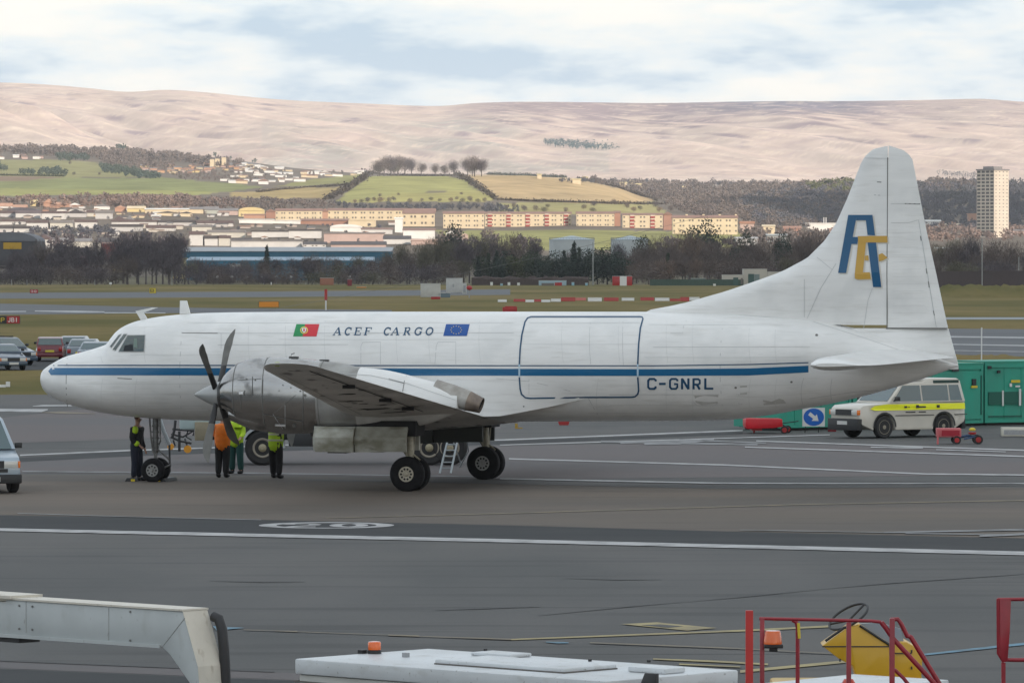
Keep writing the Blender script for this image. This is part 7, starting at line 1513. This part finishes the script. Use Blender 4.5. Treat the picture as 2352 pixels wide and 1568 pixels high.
person(313, 1104, R(65), ((-.11, .02), (.12, -.02)), (((-.06, .04, -.29), (.10, -.16, -.14)), ((.05, .02, -.30), (.0, -.10, -.22))), navy, black_c, None, 'person in black clothes with yellow green sleeve patches, standing at the nose wheel', .05, None, -1)
person(511, 1097, R(170), ((-.10, .03), (.12, -.02)), (((-.05, -.05, -.26), (.06, -.24, .02)), ((.05, -.05, -.26), (-.06, -.24, .02))), black_c, hv_o, hv_o, 'person in an orange vest and black trousers standing under the propeller', .06, hv_o)
person(543, 1088, R(-20), ((-.14, .04), (.15, -.02)), (((-.06, -.05, -.26), (.05, -.22, .0)), ((.06, -.02, -.28), (.0, -.2, -.1))), green_c, hv_y, hv_y, 'person in yellow jacket and dark green trousers behind the orange vest', .10, refl, None, True)
person(633, 1099, R(160), ((-.10, .0), (.17, -.26)), (((-.10, -.12, .10), (.0, -.18, .2)), ((.08, -.10, .12), (.0, -.16, .2))), black_c, black_c, hv_y, 'person in a yellow green vest bending in under the engine, one foot forward', .12, refl)
# ================================================================== FOREGROUND EQUIPMENT
steel_w = mat('boom_white', (.46, .49, .49), .45, var=.12, scale=2); steel_l = mat('boom_lit_white', (.62, .58, .50), .5, var=.08, scale=6)  # steel_l is a lighter, warmer copy: sunlight painted on end and top
layer(steel_w, (.25, .24, .21), 3, (1, 1, .5), .58, .75, .5); layer(steel_w, (.14, .12, .10), 22, (1, 1, .6), .66, .74, .6); layer(steel_l, (.28, .22, .15), 14, (1, 1, .5), .62, .74, .6)
# white steel boom: near face lies in a vertical plane through c0 with direction d
c0 = A(419, 1402, 50.0); dd = Vector((.70, -.714, 0)).normalized(); nn = Vector((dd.y * -1, dd.x, 0)); nn = Vector((.714, .70, 0))
def onp(u, v):
    r_ = ray(u, v); num = (c0 - Vector((0, 0, CH))).dot(nn); t = num / r_.dot(nn); p = Vector((0, 0, CH)) + r_ * t; return p
bo = empty('steel_boom', (c0.x, c0.y, 0), math.atan2(dd.y, dd.x))
def lb(p): q = p - Vector((c0.x, c0.y, 0)); return (q.dot(dd), q.z)
prof = [lb(onp(*p)) for p in ((-140, 1366), (419, 1403), (430, 1442), (454, 1530), (457, 1568))]; x_, z_ = prof[-1]; prof += [(x_ + .12, z_ - .6), (x_ + .2, .05), (x_ - .1, .05)]
q = [lb(onp(*p)) for p in ((435, 1568), (390, 1503), (371, 1485), (-140, 1449))]; prof += q
b = MB(); wy = .30; b.prism(prof, 0, wy, 'y'); o = b.build('girder', steel_w, bo, bevel=.012)
for p_ in o.data.polygons:
    pass
b = MB(); P_ = prof[1:6]; e_ = .006; b.grid([[(x + e_, y, z) for x, z in P_] for y in (-.004, wy + .004)]); b.build('end_plate', steel_l, bo)  # thin skin carrying the painted sunlit tone of the end face
b = MB(); a, c_ = lb(onp(-140, 1366)), lb(onp(419, 1403)); b.box(a[0], c_[0] + .01, -.015, wy + .015, 0, .018)
for i, (x, y, z) in enumerate(b.V): b.V[i] = (x, y, z + a[1] + (c_[1] - a[1]) * (x - a[0]) / (c_[0] - a[0]) + .001)
b.build('top_flange', steel_l, bo)
b = MB(); a, c_ = lb(onp(-140, 1452)), lb(onp(369, 1487)); b.box(a[0], c_[0], -.02, .0, 0, .03)
for i, (x, y, z) in enumerate(b.V): b.V[i] = (x, y, z + a[1] + (c_[1] - a[1]) * (x - a[0]) / (c_[0] - a[0]))
b.build('bottom_flange', steel_w, bo)
b = MB(); a = lb(onp(32, 1372)); b.box(a[0] - .8, a[0], -.05, wy + .06, a[1] - .01, a[1] + .02); b.box(a[0] - .6, a[0] - .12, .0, wy, a[1] - .05, a[1] - .012); b.build('cap_plate', steel_l, bo)
b = MB(); a = lb(onp(40, 1462)); b.box(a[0] - .5, a[0], .02, wy - .02, a[1] - .06, a[1]); b.build('bracket', blk_m, bo)
b = MB(); pts = [lb(onp(u, v)) for u, v in ((424, 1418), (436, 1424), (443, 1448), (447, 1490), (450, 1540), (452, 1600))]; b.tube([(x + .05, wy + .02, z) for x, z in pts], [.05] * 6, 10); b.build('hose', blk_m, bo, smooth=60)
b = MB(); b.tube([(prof[2][0] + .012, .05, prof[2][1] - .22), (prof[2][0] + .035, wy * .5, prof[2][1] - .3), (prof[2][0] + .012, wy * .85, prof[2][1] - .18)], .004, 4); b.build('cord', mat('cord_grey', (.25, .25, .24), .7), bo)
b = MB(); b.box(prof[0][0] - .4, prof[0][0] + .1, -.1, wy + .1, 0, 2.3); b.build('mast', steel_w, bo)
g = MB()
for u0, v0, u1, v1 in ((372, 1486, 425, 1418), (60, 1381, 60, 1452), (250, 1393, 250, 1470)):
    a, c_ = lb(onp(u0, v0)), lb(onp(u1, v1)); g.tube([(a[0], -.001, a[1]), (c_[0], -.001, c_[1])], .004, 5)
g.build('weld_seam', mat('weld_grey', (.33, .34, .33), .5), bo)
for u_, v_ in ((45, 1390), (45, 1443), (75, 1392), (75, 1445), (300, 1404), (300, 1470)): g = MB(); a = lb(onp(u_, v_)); g.disc((a[0], 0, a[1]), (0, -1, 0), [(-.002, .012), (.012, .011)], 6); g.build('bolt', mat('bolt_grey', (.2, .2, .19), .5, .4), bo)
tag(bo, 'white steel box girder boom bending down to its leg, cut off at the lower left', 'boom')
# white equipment roof with an orange beacon
def unit(pxs, z, label, name, dets=None):
    P = [G(u, v, z) for u, v in pxs]; o = empty(name, (P[0].x, P[0].y, 0), math.atan2(P[3].y - P[0].y, P[3].x - P[0].x)); r_ = o.rotation_euler[2]
    ex = Vector((cos(r_), sin(r_), 0)); ey = Vector((-sin(r_), cos(r_), 0)); L_ = (P[3] - P[0]).length; D = (P[1] - P[0]).dot(ey)
    def loc(u, v, zz=z): q = G(u, v, zz) - Vector((P[0].x, P[0].y, 0)); return Vector((q.dot(ex), q.dot(ey), zz))
    return o, L_, D, loc
gw = mat('unit_white', (.60, .63, .65), .4, col2=(.50, .52, .53), scale=1.2); layer(gw, (.30, .29, .26), 4, (1, 1, 2), .56, .74, .5); layer(gw, (.16, .15, .13), 26, (1, 1, 1), .64, .72, .6, 3); gw2 = mat('unit_side', (.50, .50, .47), .5, col2=(.40, .40, .37), scale=2, stretch=(1, 1, 3)); rub = mat('grime', (.12, .11, .10), .8)
o, L_, D, lc = unit([(677, 1511.7), (998, 1489.5), (1700.7, 1538), (1392, 1563.6)], 2.2, '', 'ground_power_unit')
b = MB(); b.box(0, L_, 0, D, 2.06, 2.2); b.build('roof', gw, o, bevel=.015); b = MB(); b.box(.03, L_ - .03, .03, D - .03, .35, 2.055); b.build('housing', gw2, o, bevel=.01); b = MB(); b.box(.0, L_, -.012, .0, 1.985, 2.0); b.box(.0, L_, -.02, .0, 1.95, 1.98); b.box(-.012, 0, 0, D, 1.985, 2.0); b.build('trim_line', rub, o)
a, c_ = lc(1057, 1519), lc(1427, 1524); b = MB(); b.box(lc(1057, 1520).x, lc(1390, 1538).x, D * .22, D * .62, 2.203, 2.245); b.build('hatch', gw, o, bevel=.012); b = MB(); b.box(lc(1057, 1520).x - .004, lc(1390, 1538).x + .004, D * .22 - .004, D * .62 + .004, 2.2005, 2.212); b.build('hatch_seal', rub, o)
b = MB(); q = lc(1105, 1503); b.box(q.x, q.x + .5, D * .78, D * .95, 2.203, 2.235); b.build('hatch', gw, o, bevel=.01)
b = MB(); q = lc(1508, 1543); b.box(q.x - .22, q.x + .22, q.y - .14, q.y + .14, 2.203, 2.25); b.build('vent_box', gw, o, bevel=.01)
for u, v in ((1115, 1501), (1355, 1518), (1490, 1520), (1133, 1521)): b = MB(); q = lc(u, v); b.box(q.x - .012, q.x + .012, q.y - .012, q.y + .012, 2.2, 2.222 if u != 1115 else 2.25); b.build('bolt', blk_m, o)
q = lc(860, 1500); b = MB(); b.disc((q.x, q.y, 2.2), (0, 0, 1), [(0, .066), (.03, .066), (.035, .055)], 20); be = b.build('beacon_base', blk_m, o, smooth=40); b = MB(); b.disc((q.x, q.y, 2.236), (0, 0, 1), [(0, .060), (.06, .062), (.075, .055), (.08, .02)], 24); b.build('beacon', mat('beacon_orange', (.72, .12, .01), .2, coat=.6), o, smooth=40)
b = MB(); q = lc(832, 1500); b.box(q.x - .03, q.x + .03, q.y - .03, q.y + .03, 2.2, 2.235); b.build('aerial_stub', blk_m, o)
b = MB(); q = lc(932, 1508); b.box(q.x - .03, q.x + .03, q.y - .02, q.y + .02, 2.2, 2.24); b.build('lug', mat('lug_grey', (.3, .31, .32), .5), o)
b = MB(); q = lc(1487, 1560); b.prism([(q.x - .1, 2.02), (q.x + .12, 2.02), (q.x + .12, 2.26), (q.x - .01, 2.26), (q.x - .05, 2.18)], q.y - .03, q.y + .02, 'y'); b.build('handle', blk_m, o, bevel=.008)
for x in (.6, L_ - .6):
    for y in (.05, D - .05): b = MB(); b.disc((x, y, .35), (0, 1, 0), [(-.1, .2), (-.1, .35), (.1, .35), (.1, .2)], 20); b.build('wheel', tyre_m, o, smooth=30)
tag(o, 'white box shaped ground unit roof with an orange beacon, bottom centre', 'ground unit')
# second white roof with a beacon, bottom right
o, L_, D, lc = unit([(1740, 1569), (2036, 1551.5), (2230, 1565), (1960, 1583)], 2.1, '', 'ground_power_unit')
b = MB(); b.box(0, L_, 0, D, 1.95, 2.1); b.build('roof', gw, o, bevel=.01); b = MB(); b.box(.03, L_ - .03, .03, D - .03, .35, 1.945); b.build('housing', gw2, o)
q = lc(1949, 1572); b = MB(); b.disc((q.x, q.y, 2.1), (0, 0, 1), [(0, .06), (.02, .06), (.03, .055), (.055, .04)], 20); b.build('beacon', mat('beacon_red', (.45, .03, .01), .3, coat=.5), o, smooth=40)
for x in (.4, L_ - .4):
    for y in (.05, D - .05): b = MB(); b.disc((x, y, .35), (0, 1, 0), [(-.1, .2), (-.1, .35), (.1, .35), (.1, .2)], 20); b.build('wheel', tyre_m, o, smooth=30)
tag(o, 'white equipment roof with a low red beacon at the foot of the red railings', 'ground unit')
# red railings
Y = 45.0; rr_ = mat('rail_red', (.30, .012, .025), .4, var=.25, scale=6, coat=.2); rr2 = mat('post_red', (.46, .012, .008), .45, var=.15, scale=4)
def px3(u, v, dy=0): return Vector(A(u, v, Y + dy))
base = px3(1880, 1500); base.z = 0; o = empty('red_railing', base); S = lambda u, v, dy=0: px3(u, v, dy) - base; zd = 1.55
def vr(u, v, w_, dy=0, nm='post', m=None, z1=zd): b = MB(); t = S(u, v, dy); h = w_ * Y / F / 2; b.box(t.x - h, t.x + h, t.y - h, t.y + h, z1, t.z); b.build(nm, m or rr_, o, bevel=.004)
def rl(pts, w_, nm, m=None): b = MB(); b.tube([S(*p) for p in pts], w_ * Y / F / 2, 10); b.build(nm, m or rr_, o, smooth=50)
vr(1750.5, 1418, 10.5); vr(1949.5, 1428, 11); vr(2049, 1419, 12, .0)
rl([(1744, 1419.5, 0), (2000, 1425, 0), (2024, 1427.5, 0)], 8, 'top_rail'); rl([(2024, 1427.5, 0), (2036, 1443, 0), (2050, 1464, 0), (2138, 1560, 0), (2160, 1584, 0)], 12, 'stair_rail'); rl([(2046, 1422, .1), (2062, 1421, .1), (2070, 1432, .1), (2085, 1462, .1)], 11, 'stair_rail')
rl([(2084, 1459, .3), (2092, 1462, .3), (2152, 1560, .3), (2170, 1590, .3)], 12, 'stair_rail'); rl([(2054, 1536, .1), (2075, 1556, .1), (2090, 1575, .1)], 9, 'brace'); rl([(1820, 1423, .8), (1829, 1428, .8), (1832, 1440, .8), (1832, 1600, .8)], 10, 'rear_post')
rl([(1777, 1423, .8), (1818, 1420, .8)], 5, 'rear_rail', mat('rail_tan', (.42, .33, .2), .5)); rl([(1834, 1430, .75), (1836, 1465, .75)], 7, 'yellow_sleeve', yel_m)
b = MB(); t = S(1880, 1600); b.box(-1.2 * .6, 1.0, -.1, 1.2, zd - .08, zd); b.build('platform', rr_, o)
for x in (-.6, .85):
    for y in (0, 1.1): b = MB(); b.box(x - .04, x + .04, y - .04, y + .04, 0, zd - .08); b.build('leg', rr_, o)
t = S(1775, 1470, -.05); b = MB(); b.box(t.x - .075, t.x + .085, -.11, .02, S(1775, 1486).z, S(1775, 1477).z); b.box(t.x - .03, t.x + .04, -.08, .0, S(1775, 1494).z, S(1775, 1486).z); b.build('beacon_base', blk_m, o, bevel=.006)
b = MB(); zz = S(1775, 1477).z; b.disc((t.x + .0, -.05, zz), (0, 0, 1), [(0, .078), (.02, .078), (.1, .066), (.112, .062)], 24); b.build('beacon', MC['beacon_orange'], o, smooth=30)
tag(o, 'red tubular handrail of a platform with an orange beacon on its first post', 'railing')
b = MB(); p = px3(1721, 1500, -1.2); h = 8.6 * Y / F / 2 * 2.05; p.z = 0; t = px3(1721, 1401, -1.2); b.box(-h / 2 * 1.0 - .015, h / 2 + .015, -.03, .03, 0, t.z); tag(b.build('red_pole', rr2, loc=p, bevel=.005), 'bright red square pole standing left of the red railing', 'pole')
# right railing
base = px3(2340, 1500, -1); base.z = 0; o = empty('red_gate_frame', base); S = lambda u, v, dy=-1: px3(u, v, dy) - base
b = MB(); P_ = [S(*p) for p in ((2296, 1376), (2322, 1376), (2319, 1450), (2314, 1518), (2301, 1520), (2296, 1500))]; b.prism([(p.x, p.z) for p in P_], -.02, .03, 'y'); b.build('plate_post', rr_, o, bevel=.004)
rl([(2291, 1376, -1), (2330, 1375.5, -1), (2440, 1374, -1)], 8.5, 'top_rail'); rl([(2293, 1374, -1), (2294, 1500, -1), (2302, 1514, -1), (2330, 1514.5, -1), (2440, 1514, -1)], 9.5, 'lower_rail'); 
b = MB(); t = S(2304.5, 1520); b.box(t.x - .017, t.x + .017, -.02, .02, 0, t.z); b.build('lower_post', rr_, o); b = MB(); t = S(2430, 1376); b.box(t.x - .02, t.x + .02, -.02, .02, 0, t.z); b.build('lower_post', rr_, o)
tag(o, 'dark red frame with a tapered plate post, cut off by the right edge', 'gate frame')
# yellow tug
Y = 66.0; base = px3(2000, 1600); base.z = 0; o = empty('yellow_tug', base); S = lambda u, v, dy=0: px3(u, v, dy) - base; yt = mat('tug_yellow', (.60, .34, .012), .4, var=.12, scale=2, coat=.2); c8 = lambda x, y: (1665.2 + .292 * x, 1349.3 + .292 * y)
def pl(pts): return [(S(*c8(*p)).x, S(*c8(*p)).z) for p in pts]
b = MB(); b.prism(pl([(765, 455), (980, 305), (1060, 285), (1290, 440), (1300, 760), (1040, 760), (1035, 700), (1005, 610), (900, 560)]), 0, .55, 'y'); b.build('dash_cowl', yt, o, bevel=.015)
b = MB(); b.prism(pl([(1300, 435), (1430, 425), (1560, 500), (1545, 760), (1300, 760)]), .05, .75, 'y'); b.build('side_cowl', yt, o, bevel=.02)
b = MB(); b.prism(pl([(1060, 290), (1230, 280), (1390, 330), (1415, 425), (1300, 440)]), .2, .26, 'y'); b.build('wind_deflector', mat('perspex', (.26, .30, .36), .15, coat=.5), o)
b = MB(); a = pl([(765, 460), (1290, 466)]); b.box(a[0][0], a[1][0], -.008, .0, a[0][1] - .008, a[0][1] + .006); a = pl([(1335, 515), (1470, 515)]); b.box(a[0][0], a[1][0], .03, .05, a[0][1] - .006, a[0][1] + .006); b.build('seam', blk_m, o)
b = MB(); a = pl([(790, 425), (945, 315)]); b.tube([(a[0][0], .02, a[0][1] + .01), (a[1][0], .02, a[1][1] + .01)], .018, 6); a = pl([(1060, 295), (1300, 450)]); b.tube([(a[0][0], -.01, a[0][1]), (a[1][0], -.01, a[1][1])], .016, 6); b.build('edge_trim', plast, o)
b = MB(); b.box(-1.2, .75, -.1, 1.1, .25, S(*c8(1000, 770)).z + .02); b.build('chassis', yt, o, bevel=.04)
for x in (-.9, .45):
    for y in (-.05, 1.05): b = MB(); b.disc((x, y, .28), (0, 1, 0), [(-.1, .15), (-.1, .28), (.1, .28), (.1, .15)], 20); b.build('wheel', tyre_m, o, smooth=30)
a, c_ = S(*c8(990, 235)), S(*c8(1040, 300)); dv = Vector(((S(*c8(1130, 150)) - S(*c8(835, 320))))); R1 = dv.length / 2; e1 = dv.normalized(); e2 = (Vector((0, -.9, .0)) + Vector((-.05, 0, .35))).normalized(); cc = S(*c8(982, 236)) + Vector((0, .25, 0)); b = MB()
e2 = Vector((e1.z * -.30, .92, e1.x * .30)).normalized()
b.tube([cc + e1 * R1 * cos(2 * pi * i / 32) + e2 * R1 * sin(2 * pi * i / 32) for i in range(33)], .016, 8)
for a_ in (20, 160, 270): b.tube([cc - Vector((0, 0, .05)), cc + e1 * R1 * cos(R(a_)) + e2 * R1 * sin(R(a_))], .014, 6)
b.tube([cc + Vector((0, 0, -.03)), cc + Vector((.12, 0, -.35))], .03, 8); b.build('steering_wheel', blk_m, o, smooth=50)
b = MB()
for p_ in ((1470, 500), (1470, 630), (905, 568)): b = MB(); q = S(*c8(*p_)); b.box(q.x - .008, q.x + .008, .02 if p_[0] > 1000 else -.01, .06, q.z - .018, q.z + .018); b.build('catch', blk_m, o)
tag(o, 'yellow baggage tug with a black steering wheel behind the red railing', 'tug')
# ================================================================== HAZE
hz = bpy.data.materials.new('haze'); hz.use_nodes = True; t = hz.node_tree; t.nodes.clear(); pv = t.nodes.new('ShaderNodeVolumePrincipled'); pv.inputs['Color'].default_value = (.93, .95, 1.0, 1); pv.inputs['Density'].default_value = HAZE = 4.5e-5; pv.inputs['Anisotropy'].default_value = 0
mo = t.nodes.new('ShaderNodeOutputMaterial'); t.links.new(pv.outputs[0], mo.inputs['Volume'])
b = MB(); b.box(-5200, 5200, -800, 11600, -1.8, 420); tag(b.build('haze', hz), kind='stuff')
